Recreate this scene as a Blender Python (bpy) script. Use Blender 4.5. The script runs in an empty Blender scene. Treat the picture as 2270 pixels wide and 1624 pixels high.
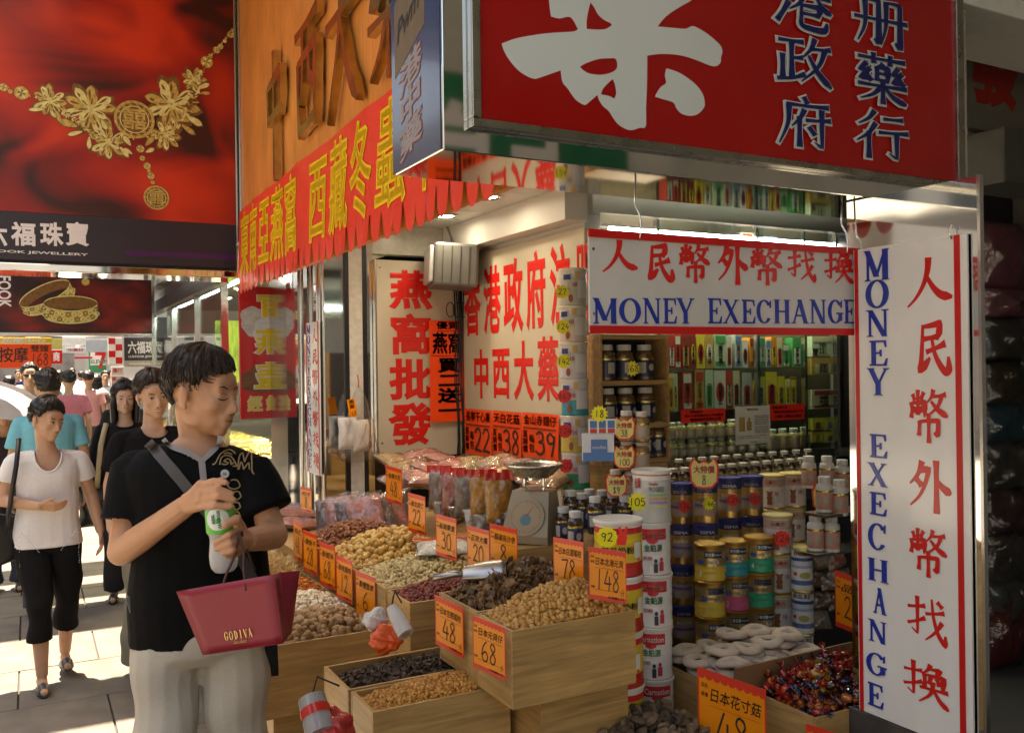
import bpy, bmesh, math, random
import numpy as np
from mathutils import Vector, Matrix

# ------------------------------------------------------------------ camera, sky, sun, exposure
SC = bpy.context.scene
COL = SC.collection
rnd = random.Random(7)
FPX, ROLL, YAW, CAMZ = 1984.0, .0133, math.radians(28.4), 1.6
FW = np.array([math.sin(YAW), math.cos(YAW), 0.0])
RT = np.array([math.cos(YAW), -math.sin(YAW), 0.0])
UP = np.array([0, 0, 1.0])
CAM = np.array([0, 0, CAMZ])
_cd = bpy.data.cameras.new('camera')
_cd.sensor_width = 36.0
_cd.lens = FPX / 2269.0 * 36.0
_cd.clip_start = .05
_cd.clip_end = 2000
cam = bpy.data.objects.new('camera', _cd)
COL.objects.link(cam)
_r = RT * math.cos(ROLL) - UP * math.sin(ROLL)
_u = RT * math.sin(ROLL) + UP * math.cos(ROLL)
cam.matrix_world = Matrix(((_r[0], _u[0], -FW[0], 0), (_r[1], _u[1], -FW[1], 0), (_r[2], _u[2], -FW[2], CAMZ), (0, 0, 0, 1)))
SC.camera = cam

SUN_EL, SUN_AZ = math.radians(79), math.radians(-28)      # azimuth from +Y towards +X
world = bpy.data.worlds.new('World')
SC.world = world
world.use_nodes = True
_nt = world.node_tree
_bg = _nt.nodes['Background']
_sky = _nt.nodes.new('ShaderNodeTexSky')
_sky.sky_type = 'NISHITA'
_sky.sun_disc = False
_sky.sun_elevation = SUN_EL
_sky.sun_rotation = SUN_AZ
_sky.air_density = 1.3
_sky.dust_density = 3.0
_nt.links.new(_sky.outputs[0], _bg.inputs[0])
_bg.inputs[1].default_value = .085
_sd = bpy.data.lights.new('sun', 'SUN')
_sd.energy = 5.0
_sd.angle = math.radians(.53)
_sd.color = (1, .95, .87)
sun = bpy.data.objects.new('sun', _sd)
COL.objects.link(sun)
_dir = Vector((math.sin(SUN_AZ) * math.cos(SUN_EL), math.cos(SUN_AZ) * math.cos(SUN_EL), math.sin(SUN_EL)))
sun.rotation_euler = _dir.to_track_quat('Z', 'Y').to_euler()
SC.view_settings.view_transform = 'Standard'
SC.view_settings.look = 'None'
SC.view_settings.exposure = 2.42
SC.view_settings.use_white_balance = True          # camera balanced for open shade
SC.view_settings.white_balance_temperature = 7900
SC.view_settings.gamma = 1.0
SC.cycles.max_bounces = 10
SC.cycles.diffuse_bounces = 5
SC.cycles.glossy_bounces = 5
SC.cycles.transmission_bounces = 8
SC.cycles.transparent_max_bounces = 16
SC.cycles.sample_clamp_indirect = 6
SC.cycles.caustics_reflective = False
SC.cycles.caustics_refractive = False

# ------------------------------------------------------------------ photo pixel -> place
def ray(x, y):
    dx = (x - 1134.5) / FPX
    dy = -(y - 812) / FPX
    a = dx * math.cos(ROLL) + dy * math.sin(ROLL)
    b = -dx * math.sin(ROLL) + dy * math.cos(ROLL)
    return FW + a * RT + b * UP
def onX(x, y, v): d = ray(x, y); return CAM + d * (v / d[0])
def onY(x, y, v): d = ray(x, y); return CAM + d * (v / d[1])
def onZ(x, y, v): d = ray(x, y); return CAM + d * ((v - CAMZ) / d[2])
def onD(x, y, v): return CAM + ray(x, y) * v

# ------------------------------------------------------------------ materials
MATS = {}
def M(name, rgb, rough=.55, metal=0.0, var=.12, scale=18.0, bump=0.0, bscale=None, alpha=1.0, trans=0.0, emit=None, estr=0.0,
      stretch=(1, 1, 1), coat=0.0, spec=.5, sub=0.0, ior=1.45, rvar=.12):
    if name in MATS: return MATS[name]
    m = bpy.data.materials.new(name)
    m.use_nodes = True
    nt = m.node_tree; N = nt.nodes; L = nt.links
    b = N['Principled BSDF']
    b.inputs['Base Color'].default_value = (*rgb, 1)
    b.inputs['Roughness'].default_value = rough
    b.inputs['Metallic'].default_value = metal
    b.inputs['Alpha'].default_value = alpha
    b.inputs['Transmission Weight'].default_value = trans
    b.inputs['Coat Weight'].default_value = coat
    b.inputs['Coat Roughness'].default_value = .08
    b.inputs['Specular IOR Level'].default_value = spec
    b.inputs['IOR'].default_value = ior
    if sub:
        b.inputs['Subsurface Weight'].default_value = sub
        b.inputs['Subsurface Radius'].default_value = (.012, .005, .003)
        b.inputs['Subsurface Scale'].default_value = 1.0
    if emit:
        b.inputs['Emission Color'].default_value = (*emit, 1)
        b.inputs['Emission Strength'].default_value = estr
    if var or bump:
        tc = N.new('ShaderNodeTexCoord'); mp = N.new('ShaderNodeMapping')
        mp.inputs['Scale'].default_value = stretch
        L.new(tc.outputs['Object'], mp.inputs[0])
        nz = N.new('ShaderNodeTexNoise'); nz.inputs['Scale'].default_value = scale; nz.inputs['Detail'].default_value = 5
        L.new(mp.outputs[0], nz.inputs[0])
        if var:
            mx = N.new('ShaderNodeMix'); mx.data_type = 'RGBA'
            c0 = [max(0, c * (1 - 1.6 * var)) for c in rgb]; c1 = [min(1, c * (1 + 1.3 * var)) for c in rgb]
            mx.inputs[6].default_value = (*c0, 1); mx.inputs[7].default_value = (*c1, 1)
            L.new(nz.outputs[0], mx.inputs[0]); L.new(mx.outputs[2], b.inputs['Base Color'])
            if rvar:
                mr = N.new('ShaderNodeMapRange')
                mr.inputs[3].default_value = max(.02, rough * (1 - rvar * 2)); mr.inputs[4].default_value = min(1, rough * (1 + rvar * 2))
                L.new(nz.outputs[0], mr.inputs[0]); L.new(mr.outputs[0], b.inputs['Roughness'])
        if bump:
            n2 = nz
            if bscale:
                n2 = N.new('ShaderNodeTexNoise'); n2.inputs['Scale'].default_value = bscale; n2.inputs['Detail'].default_value = 4
                L.new(mp.outputs[0], n2.inputs[0])
            bp = N.new('ShaderNodeBump'); bp.inputs['Strength'].default_value = min(1, bump); bp.inputs['Distance'].default_value = .004
            L.new(n2.outputs[0], bp.inputs['Height']); L.new(bp.outputs[0], b.inputs['Normal'])
    MATS[name] = m
    return m

def glass_mat(name, tint=(.9, .97, .95), mixf=.12, rough=.02):
    if name in MATS: return MATS[name]
    m = bpy.data.materials.new(name); m.use_nodes = True
    nt = m.node_tree; N = nt.nodes; L = nt.links
    N.remove(N['Principled BSDF'])
    out = N['Material Output']
    tr = N.new('ShaderNodeBsdfTransparent'); tr.inputs[0].default_value = (*tint, 1)
    gl = N.new('ShaderNodeBsdfGlossy'); gl.inputs['Roughness'].default_value = rough
    fr = N.new('ShaderNodeLayerWeight'); fr.inputs[0].default_value = .5
    pw = N.new('ShaderNodeMath'); pw.operation = 'POWER'; pw.inputs[1].default_value = 4.0; L.new(fr.outputs['Facing'], pw.inputs[0])
    sc_ = N.new('ShaderNodeMath'); sc_.operation = 'MULTIPLY'; sc_.inputs[1].default_value = .6; L.new(pw.outputs[0], sc_.inputs[0])
    ad = N.new('ShaderNodeMath'); ad.operation = 'ADD'; ad.inputs[1].default_value = mixf; ad.use_clamp = True
    L.new(sc_.outputs[0], ad.inputs[0])
    mx = N.new('ShaderNodeMixShader')
    L.new(ad.outputs[0], mx.inputs[0]); L.new(tr.outputs[0], mx.inputs[1]); L.new(gl.outputs[0], mx.inputs[2])
    L.new(mx.outputs[0], out.inputs[0])
    MATS[name] = m
    return m

def plastic_film(name, tint=(.9, .9, .9), mixf=.18, rough=.12, bscale=35):
    """crinkled clear plastic bag"""
    if name in MATS: return MATS[name]
    m = glass_mat(name, tint, mixf, rough)
    nt = m.node_tree; N = nt.nodes; L = nt.links
    tc = N.new('ShaderNodeTexCoord'); nz = N.new('ShaderNodeTexNoise'); nz.inputs['Scale'].default_value = bscale; nz.inputs['Detail'].default_value = 3
    L.new(tc.outputs['Object'], nz.inputs[0])
    bp = N.new('ShaderNodeBump'); bp.inputs['Strength'].default_value = 1; bp.inputs['Distance'].default_value = .012
    L.new(nz.outputs[0], bp.inputs['Height'])
    for n in N:
        if n.type in ('BSDF_GLOSSY', 'LAYER_WEIGHT'): L.new(bp.outputs[0], n.inputs['Normal'])
    return m

def band_mat(name, stops, axis=2, rough=.35, metal=0.0, var=.06):
    """printed bands along an axis of the object (stops: (position in metres, rgb, metal))"""
    if name in MATS: return MATS[name]
    m = bpy.data.materials.new(name); m.use_nodes = True
    nt = m.node_tree; N = nt.nodes; L = nt.links
    b = N['Principled BSDF']
    tc = N.new('ShaderNodeTexCoord'); sp = N.new('ShaderNodeSeparateXYZ'); L.new(tc.outputs['Object'], sp.inputs[0])
    top = stops[-1][0] + 1e-6
    mr = N.new('ShaderNodeMapRange'); mr.inputs[1].default_value = 0; mr.inputs[2].default_value = 1.0
    L.new(sp.outputs[axis], mr.inputs[0])
    cr = N.new('ShaderNodeValToRGB'); cr.color_ramp.interpolation = 'CONSTANT'
    cm = N.new('ShaderNodeValToRGB'); cm.color_ramp.interpolation = 'CONSTANT'
    for ramp, k in ((cr, 1), (cm, 2)):
        e = ramp.color_ramp.elements
        while len(e) > 1: e.remove(e[-1])
        for i, s in enumerate(stops):
            v = s[1] if k == 1 else ((s[2],) * 3 if len(s) > 2 else (metal,) * 3)
            if i == 0: e[0].position = max(0, s[0]); e[0].color = (*v, 1)
            else:
                q = e.new(max(0, min(1, s[0]))); q.color = (*v, 1)
        L.new(mr.outputs[0], ramp.inputs[0])
    nz = N.new('ShaderNodeTexNoise'); nz.inputs['Scale'].default_value = 25; L.new(tc.outputs['Object'], nz.inputs[0])
    hs = N.new('ShaderNodeHueSaturation'); m2 = N.new('ShaderNodeMapRange'); m2.inputs[3].default_value = 1 - var; m2.inputs[4].default_value = 1 + var
    L.new(nz.outputs[0], m2.inputs[0]); L.new(m2.outputs[0], hs.inputs['Value']); L.new(cr.outputs[0], hs.inputs['Color'])
    L.new(hs.outputs[0], b.inputs['Base Color']); L.new(cm.outputs[0], b.inputs['Metallic'])
    b.inputs['Roughness'].default_value = rough
    MATS[name] = m
    return m

def wood_mat(name, rgb, axis=0, scale=3.0, rough=.5, contrast=.25, lift=1.0):
    if name in MATS: return MATS[name]
    m = bpy.data.materials.new(name); m.use_nodes = True
    nt = m.node_tree; N = nt.nodes; L = nt.links
    b = N['Principled BSDF']
    tc = N.new('ShaderNodeTexCoord'); mp = N.new('ShaderNodeMapping')
    s = [22.0, 22.0, 22.0]; s[axis] = 1.6
    mp.inputs['Scale'].default_value = [q * scale / 3 for q in s]
    oi = N.new('ShaderNodeObjectInfo'); va = N.new('ShaderNodeVectorMath'); va.operation = 'SCALE'; va.inputs[0].default_value = (7, 13, 5)
    L.new(oi.outputs['Random'], va.inputs['Scale']); L.new(va.outputs[0], mp.inputs['Location'])
    L.new(tc.outputs['Object'], mp.inputs[0])
    nz = N.new('ShaderNodeTexNoise'); nz.inputs['Scale'].default_value = 2.2; nz.inputs['Detail'].default_value = 7; nz.inputs['Roughness'].default_value = .62; nz.inputs['Distortion'].default_value = .6
    L.new(mp.outputs[0], nz.inputs[0])
    cr = N.new('ShaderNodeValToRGB')
    e = cr.color_ramp.elements
    e[0].position = .33; e[0].color = (*[c * (1 - contrast * 1.4) for c in rgb], 1)
    e[1].position = .68; e[1].color = (*[min(1, c * (1 + contrast * .6)) for c in rgb], 1)
    L.new(nz.outputs[0], cr.inputs[0])
    n3 = N.new('ShaderNodeTexNoise'); n3.inputs['Scale'].default_value = 3.5; n3.inputs['Detail'].default_value = 6; L.new(tc.outputs['Object'], n3.inputs[0])
    hs = N.new('ShaderNodeHueSaturation'); mr = N.new('ShaderNodeMapRange'); mr.inputs[1].default_value = .25; mr.inputs[2].default_value = .7; mr.inputs[3].default_value = .8; mr.inputs[4].default_value = 1.1
    L.new(n3.outputs[0], mr.inputs[0]); L.new(mr.outputs[0], hs.inputs['Value']); L.new(cr.outputs[0], hs.inputs['Color'])
    L.new(hs.outputs[0], b.inputs['Base Color'])
    bp = N.new('ShaderNodeBump'); bp.inputs['Strength'].default_value = .25; bp.inputs['Distance'].default_value = .002
    L.new(nz.outputs[0], bp.inputs['Height']); L.new(bp.outputs[0], b.inputs['Normal'])
    b.inputs['Roughness'].default_value = rough
    MATS[name] = m
    return m

# ------------------------------------------------------------------ mesh collecting
def rotm(axis, ang):
    return np.array(Matrix.Rotation(ang, 3, axis))
def wloc(o):
    p = np.zeros(3)
    while o is not None:
        p += np.array(o.location); o = o.parent
    return p

class G:
    """collects faces of ONE part"""
    def __init__(s): s.v = []; s.f = []
    def add(s, V, Fc, T=None):
        k = len(s.v)
        V = np.asarray(V, float)
        if T is not None:
            A, t = T
            V = V @ np.asarray(A).T + np.asarray(t)
        s.v.extend(map(tuple, V)); s.f.extend([tuple(i + k for i in f) for f in Fc])
        return s
    def box(s, lo, hi, rot=None, piv=None, bev=0.0):
        x0, y0, z0 = lo; x1, y1, z1 = hi
        if bev:
            bm = bmesh.new(); bmesh.ops.create_cube(bm, size=1)
            for v in bm.verts: v.co = ((v.co.x + .5) * (x1 - x0) + x0, (v.co.y + .5) * (y1 - y0) + y0, (v.co.z + .5) * (z1 - z0) + z0)
            bmesh.ops.bevel(bm, geom=bm.edges[:], offset=bev, segments=2, affect='EDGES', profile=.5)
            bm.verts.index_update()
            V = np.array([v.co[:] for v in bm.verts]); Fc = [[v.index for v in f.verts] for f in bm.faces]; bm.free()
        else:
            V = np.array([(x, y, z) for x in (x0, x1) for y in (y0, y1) for z in (z0, z1)], float)
            Fc = [(0, 1, 3, 2), (4, 6, 7, 5), (0, 4, 5, 1), (2, 3, 7, 6), (0, 2, 6, 4), (1, 5, 7, 3)]
        if rot is not None:
            p = np.asarray(piv if piv is not None else [(a + b) / 2 for a, b in zip(lo, hi)], float)
            V = (V - p) @ np.asarray(rot).T + p
        return s.add(V, Fc)
    def quad(s, a, b, c, d): return s.add([a, b, c, d], [(0, 1, 2, 3)])
    def slab(s, pts, d):
        """flat polygon pts pushed along d into a solid"""
        n = len(pts); P = np.asarray(pts, float); Q = P + np.asarray(d, float)
        Fc = [tuple(range(n)), tuple(range(2 * n - 1, n - 1, -1))] + [(i, i + n, (i + 1) % n + n, (i + 1) % n) for i in range(n)]
        return s.add(np.vstack([P, Q]), Fc)
    def lathe(s, prof, seg=20, c=(0, 0, 0), T=None, cap=True):
        V = []; Fc = []
        for (r, z) in prof:
            for i in range(seg):
                a = 2 * math.pi * i / seg
                V.append((r * math.cos(a), r * math.sin(a), z))
        for j in range(len(prof) - 1):
            for i in range(seg):
                i2 = (i + 1) % seg
                Fc.append((j * seg + i, j * seg + i2, (j + 1) * seg + i2, (j + 1) * seg + i))
        if cap:
            Fc.append(tuple(range(seg - 1, -1, -1))); Fc.append(tuple((len(prof) - 1) * seg + i for i in range(seg)))
        V = np.array(V)
        if T is not None: return s.add(V, Fc, T)
        return s.add(V + np.asarray(c, float), Fc)
    def tube(s, pts, rad, seg=6, cap=True):
        P = [np.asarray(p, float) for p in pts]; n = len(P)
        if not hasattr(rad, '__len__'): rad = [rad] * n
        V = []; Fc = []; ref = None
        for i in range(n):
            t = P[min(i + 1, n - 1)] - P[max(i - 1, 0)]; t = t / (np.linalg.norm(t) + 1e-9)
            if ref is None:
                ref = np.array([0, 0, 1.0]) if abs(t[2]) < .9 else np.array([1.0, 0, 0])
            u = np.cross(t, ref); u /= np.linalg.norm(u) + 1e-9; w = np.cross(u, t); ref = w
            for k in range(seg):
                a = 2 * math.pi * k / seg
                V.append(P[i] + rad[i] * (math.cos(a) * u + math.sin(a) * w))
        for i in range(n - 1):
            for k in range(seg):
                k2 = (k + 1) % seg
                Fc.append((i * seg + k, i * seg + k2, (i + 1) * seg + k2, (i + 1) * seg + k))
        if cap: Fc.append(tuple(range(seg - 1, -1, -1))); Fc.append(tuple((n - 1) * seg + k for k in range(seg)))
        return s.add(V, Fc)
    def ell(s, c, r, seg=14, rings=9, rot=None):
        V = [(0, 0, -1)]; Fc = []
        for j in range(1, rings):
            t = -math.pi / 2 + math.pi * j / rings
            for i in range(seg):
                a = 2 * math.pi * i / seg
                V.append((math.cos(t) * math.cos(a), math.cos(t) * math.sin(a), math.sin(t)))
        V.append((0, 0, 1))
        for i in range(seg): Fc.append((0, 1 + (i + 1) % seg, 1 + i))
        for j in range(rings - 2):
            for i in range(seg):
                i2 = (i + 1) % seg
                Fc.append((1 + j * seg + i, 1 + j * seg + i2, 1 + (j + 1) * seg + i2, 1 + (j + 1) * seg + i))
        b = 1 + (rings - 2) * seg; e = len(V) - 1
        for i in range(seg): Fc.append((b + i, b + (i + 1) % seg, e))
        V = np.array(V, float) * np.asarray(r, float)
        if rot is not None: V = V @ np.asarray(rot).T
        return s.add(V + np.asarray(c, float), Fc)
    def cap(s, a, b, ra, rb, seg=12):
        """tapered capsule"""
        a = np.asarray(a, float); b = np.asarray(b, float); d = b - a; n = np.linalg.norm(d)
        if n < 1e-6: return s.ell(a, (ra,) * 3)
        d /= n; pts = []; rad = []
        for k in range(5):
            t = math.pi / 2 * (k / 4); pts.append(a - d * ra * math.cos(t)); rad.append(max(1e-4, ra * math.sin(t)))
        for k in range(5):
            t = math.pi / 2 * (k / 4); pts.append(b + d * rb * math.sin(t)); rad.append(max(1e-4, rb * math.cos(t)))
        return s.tube(pts, rad, seg)
    def loft(s, rings):
        n = len(rings[0]); V = np.vstack(rings); Fc = []
        for j in range(len(rings) - 1):
            for i in range(n):
                i2 = (i + 1) % n
                Fc.append((j * n + i, j * n + i2, (j + 1) * n + i2, (j + 1) * n + i))
        Fc.append(tuple(range(n - 1, -1, -1))); Fc.append(tuple((len(rings) - 1) * n + i for i in range(n)))
        return s.add(V, Fc)
    def mesh(s, name):
        me = bpy.data.meshes.new(name); me.from_pydata([tuple(map(float, v)) for v in s.v], [], s.f); me.update()
        return me
    def obj(s, name, mat, parent=None, smooth=False, world=True, recalc=False):
        if parent is not None and world:
            p = wloc(parent); s.v = [(a - p[0], b - p[1], c - p[2]) for a, b, c in s.v]
        me = s.mesh(name)
        if recalc:
            bm = bmesh.new(); bm.from_mesh(me); bmesh.ops.recalc_face_normals(bm, faces=bm.faces[:]); bm.to_mesh(me); bm.free()
        if mat is not None: me.materials.append(mat)
        if smooth:
            me.polygons.foreach_set('use_smooth', [True] * len(me.polygons))
            if smooth != 'all':
                try: me.set_sharp_from_angle(angle=math.radians(smooth if smooth is not True else 38))
                except Exception: pass
        o = bpy.data.objects.new(name, me); COL.objects.link(o)
        if parent is not None: o.parent = parent
        return o

def tag(o, label, cat, group=None):
    o['label'] = label; o['category'] = cat
    if group: o['group'] = group
    return o
def thing(name, label, cat, loc=(0, 0, 0), rz=0, group=None):
    o = bpy.data.objects.new(name, None); COL.objects.link(o)
    o.empty_display_size = .05
    o.location = [float(q) for q in loc]; o.rotation_euler = (0, 0, rz)
    return tag(o, label, cat, group)
def struct(o): o['kind'] = 'structure'; return o
def stuff(o): o['kind'] = 'stuff'; return o
KIDS = {}
def dup(root, loc=None, rz=None, label=None, group=None, parent=None):
    c = root.copy(); COL.objects.link(c); c.parent = parent
    if loc is not None: c.location = [float(q) for q in loc]
    if rz is not None: c.rotation_euler = (0, 0, rz)
    if label: c['label'] = label
    if group: c['group'] = group
    for ch in root.children: dup(ch, parent=c)
    return c
def move(o, loc, rz=0): o.location = [float(q) for q in loc]; o.rotation_euler = (0, 0, rz); return o

class Fr:
    """a flat frame to lay print on: o origin, u right, v up, n outwards"""
    def __init__(s, o, u, v, n=None):
        s.o = np.asarray(o, float); s.u = np.asarray(u, float); s.v = np.asarray(v, float)
        s.n = np.cross(s.u, s.v) if n is None else np.asarray(n, float)
        s.n = s.n / np.linalg.norm(s.n)
    def p(s, x, y, z=0): return s.o + x * s.u + y * s.v + z * s.n
    def T(s): return (np.column_stack([s.u, s.v, s.n]), s.o)
    def poly(s, g, pts, z0, z1):
        return g.slab([s.p(x, y, z1) for x, y in pts], -(z1 - z0) * s.n)
    def rect(s, g, x0, y0, x1, y1, z0, z1): return s.poly(g, [(x0, y0), (x1, y0), (x1, y1), (x0, y1)], z0, z1)
def frY(x, y, z): return Fr((x, y, z), (1, 0, 0), (0, 0, 1), (0, -1, 0))       # faces -Y
def frX(x, y, z): return Fr((x, y, z), (0, -1, 0), (0, 0, 1), (-1, 0, 0))      # faces -X

# ------------------------------------------------------------------ lettering
_tc = {}
def glyphs(body, bold=0.0, shear=0.0):
    k = (body, round(bold, 4), shear)
    if k in _tc: return _tc[k]
    cu = bpy.data.curves.new('t', 'FONT'); cu.body = body; cu.size = 1; cu.shear = shear; cu.resolution_u = 3
    if bold: cu.bevel_depth = bold; cu.bevel_resolution = 0
    o = bpy.data.objects.new('t', cu); COL.objects.link(o)
    dg = bpy.context.evaluated_depsgraph_get()
    me = bpy.data.meshes.new_from_object(o.evaluated_get(dg))
    V = np.array([v.co[:] for v in me.vertices]).reshape(-1, 3); Fc = [tuple(p.vertices) for p in me.polygons]
    bpy.data.objects.remove(o); bpy.data.curves.remove(cu); bpy.data.meshes.remove(me)
    _tc[k] = (V, Fc); return _tc[k]
def put_text(g, fr, body, x0, y0, x1, y1, z=.0005, t=.0006, bold=0.0, shear=0.0, fit=True, wrap=None):
    """a line of letters fitted to the box; CJK single letters keep their em square when fit=False"""
    V, Fc = glyphs(body, bold, shear)
    if len(V) == 0: return
    V = V.copy()
    if fit: a, b = V.min(0), V.max(0)
    else: a, b = np.array([.0, -.16, 0]), np.array([1.0 * len(body), .84, 0])
    W = np.empty_like(V)
    W[:, 0] = x0 + (V[:, 0] - a[0]) / (b[0] - a[0] + 1e-9) * (x1 - x0)
    W[:, 1] = y0 + (V[:, 1] - a[1]) / (b[1] - a[1] + 1e-9) * (y1 - y0)
    zr = V[:, 2].max() - V[:, 2].min()
    W[:, 2] = z + ((V[:, 2] - V[:, 2].min()) / zr * t if zr > 1e-6 else 0)
    g.add(W, Fc, fr.T())
def put_cjk(g, fr, chars, x0, y0, x1, y1, vertical=False, bold=.02, z=.0005, t=.0006, gap=0.0, shear=0.0):
    n = len(chars)
    for i, c in enumerate(chars):
        if c == ' ': continue
        if vertical:
            h = (y1 - y0) / n; put_text(g, fr, c, x0, y1 - (i + 1) * h + gap * h / 2, x1, y1 - i * h - gap * h / 2, z, t, bold, shear, False)
        else:
            w = (x1 - x0) / n; put_text(g, fr, c, x0 + i * w + gap * w / 2, y0, x0 + (i + 1) * w - gap * w / 2, y1, z, t, bold, shear, False)

def S(txt): # "x,y x,y | x,y ..." -> strokes
    return [[tuple(map(float, p.split(','))) for p in s.split()] for s in txt.split('|')]
BRUSH = {
 '人': S("49,95 47,72 38,46 22,22 4,6|46,60 60,38 76,24 97,19"),
 '民': S("32,89 52,91 72,94 70,80 66,68|32,67 50,69 67,71|29,91 27,60 24,28 20,12 33,20 46,33|38,44 60,50 84,58|52,68 57,45 68,25 84,9 93,14 92,34"),
 '幣': S("22,98 22,76 22,52|9,90 14,79|37,94 30,81|5,74 7,60 5,46|6,73 24,75 41,75 39,48|15,66 12,56|29,67 33,57|62,99 57,86 47,76|58,87 76,88 92,91|82,88 72,68 47,50|57,77 72,63 96,50|27,39 26,26 25,13|27,39 50,41 74,42 72,16 63,18|50,54 50,25 50,0"),
 '外': S("33,96 24,72 5,52|28,80 49,83 41,56 27,30 6,10|18,63 32,50|66,99 66,50 66,0|66,64 80,50 98,40"),
 '找': S("28,98 28,55 28,18 14,27|5,73 25,76 47,81|4,37 24,44 47,55|49,65 70,69 93,75|64,98 68,60 79,26 95,7 96,27|88,53 72,30 48,9|78,95 89,85"),
 '換': S("24,98 24,55 24,18 11,27|4,73 23,75 43,79|3,37 22,43 43,53|61,99 55,85 44,74|58,89 70,90 81,92 73,77|48,73 49,58 48,42|48,73 70,75 89,76 86,44|62,70 58,53|75,70 80,55|39,40 68,42 97,45|67,60 61,30 37,5|68,42 80,21 98,5"),
 '港': S("12,93 23,82|4,67 15,58|4,8 14,26 24,47|34,84 62,85 91,87|52,99 52,64|74,99 74,64|27,64 62,65 98,67|50,63 42,47 25,33|74,63 84,48 99,38|44,45 62,46 79,47 77,30|46,30 77,31|46,45 45,22 46,8 60,4 86,5 91,20"),
 '政': S("6,86 27,87 49,89|28,86 28,55 28,20|28,56 47,59|12,60 12,38 12,17|3,13 28,18 51,29|69,99 62,79 48,61|62,79 80,81 97,84|87,81 75,48 45,15|58,65 74,36 98,11"),
 '府': S("49,99 55,88|20,82 56,83 93,86|22,83 20,46 5,8|49,75 41,58 27,42|40,60 40,35 40,5|52,56 74,58 96,61|80,78 80,40 80,7 67,16|57,44 67,30"),
 '册': S("20,91 20,42 7,6|20,91 32,91 45,92 45,50 45,7 37,14|59,92 58,42 49,6|59,91 72,92 85,92 85,50 85,4 76,14|1,52 50,54 99,57"),
 '藥': S("7,88 50,89 94,91|34,99 35,79|66,99 65,79|21,77 9,62 25,62|27,67 9,45 29,48|21,54 30,43|51,80 46,73|40,72 40,58 40,45|40,72 50,72 60,72 60,45|40,60 60,60|40,47 60,47|80,77 69,62 85,62|87,67 69,45 89,48|81,54 91,43|5,34 50,35 95,37|50,44 50,22 50,0|46,33 32,17 9,5|54,33 70,16 94,5"),
 '行': S("35,97 25,82 7,69|37,73 24,52 3,35|24,54 24,30 24,3|52,84 70,85 88,87|43,56 70,58 98,61|76,59 76,32 76,7 62,16"),
 '0': S("42,98 15,85 5,50 12,12 35,2 55,18 60,52 52,85 38,98"),
 '1': S("34,98 30,50 26,2"),
 '2': S("6,78 20,96 45,95 54,75 38,45 4,6 30,8 62,4"),
 '3': S("8,86 28,98 50,88 48,64 24,54 52,48 56,18 30,2 4,14"),
 '4': S("34,98 18,65 4,34 34,34 64,36|48,70 46,35 42,0"),
 '5': S("56,96 18,96 12,58 38,62 58,40 46,10 6,4"),
 '6': S("48,98 18,70 6,30 22,2 50,8 54,34 34,48 10,30"),
 '7': S("4,92 34,94 60,96 42,50 28,0"),
 '8': S("48,88 26,98 12,80 30,58 52,30 40,4 16,4 8,26 30,52 50,76 40,96"),
 '9': S("52,78 28,97 8,78 20,54 46,60 54,88 48,45 34,0"),
 '$': S("52,82 28,90 10,72 30,52 52,32 36,10 6,18|30,102 30,-4"),
 '斤': S("78,98 40,84|36,86 32,45 10,4|36,54 94,58|68,56 68,0"),
}
def _cr(P, n=5):
    P = [np.array(p, float) for p in P]
    if len(P) == 2: return [P[0] + (P[1] - P[0]) * t for t in np.linspace(0, 1, n + 1)]
    out = []
    for i in range(len(P) - 1):
        p0 = P[max(i - 1, 0)]; p1 = P[i]; p2 = P[i + 1]; p3 = P[min(i + 2, len(P) - 1)]
        # keep hooks and corners crisp
        a = p2 - p1
        m1 = (p2 - p0) / 2; m2 = (p3 - p1) / 2
        if i > 0 and np.dot(p1 - p0, a) < .2 * np.linalg.norm(p1 - p0) * np.linalg.norm(a): m1 = a * .6
        if i + 2 < len(P) and np.dot(p3 - p2, a) < .2 * np.linalg.norm(p3 - p2) * np.linalg.norm(a): m2 = a * .6
        for t in np.linspace(0, 1, n, endpoint=False):
            h = (2 * t**3 - 3 * t**2 + 1, t**3 - 2 * t**2 + t, -2 * t**3 + 3 * t**2, t**3 - t**2)
            out.append(h[0] * p1 + h[1] * m1 + h[2] * p2 + h[3] * m2)
    out.append(P[-1]); return out
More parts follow.
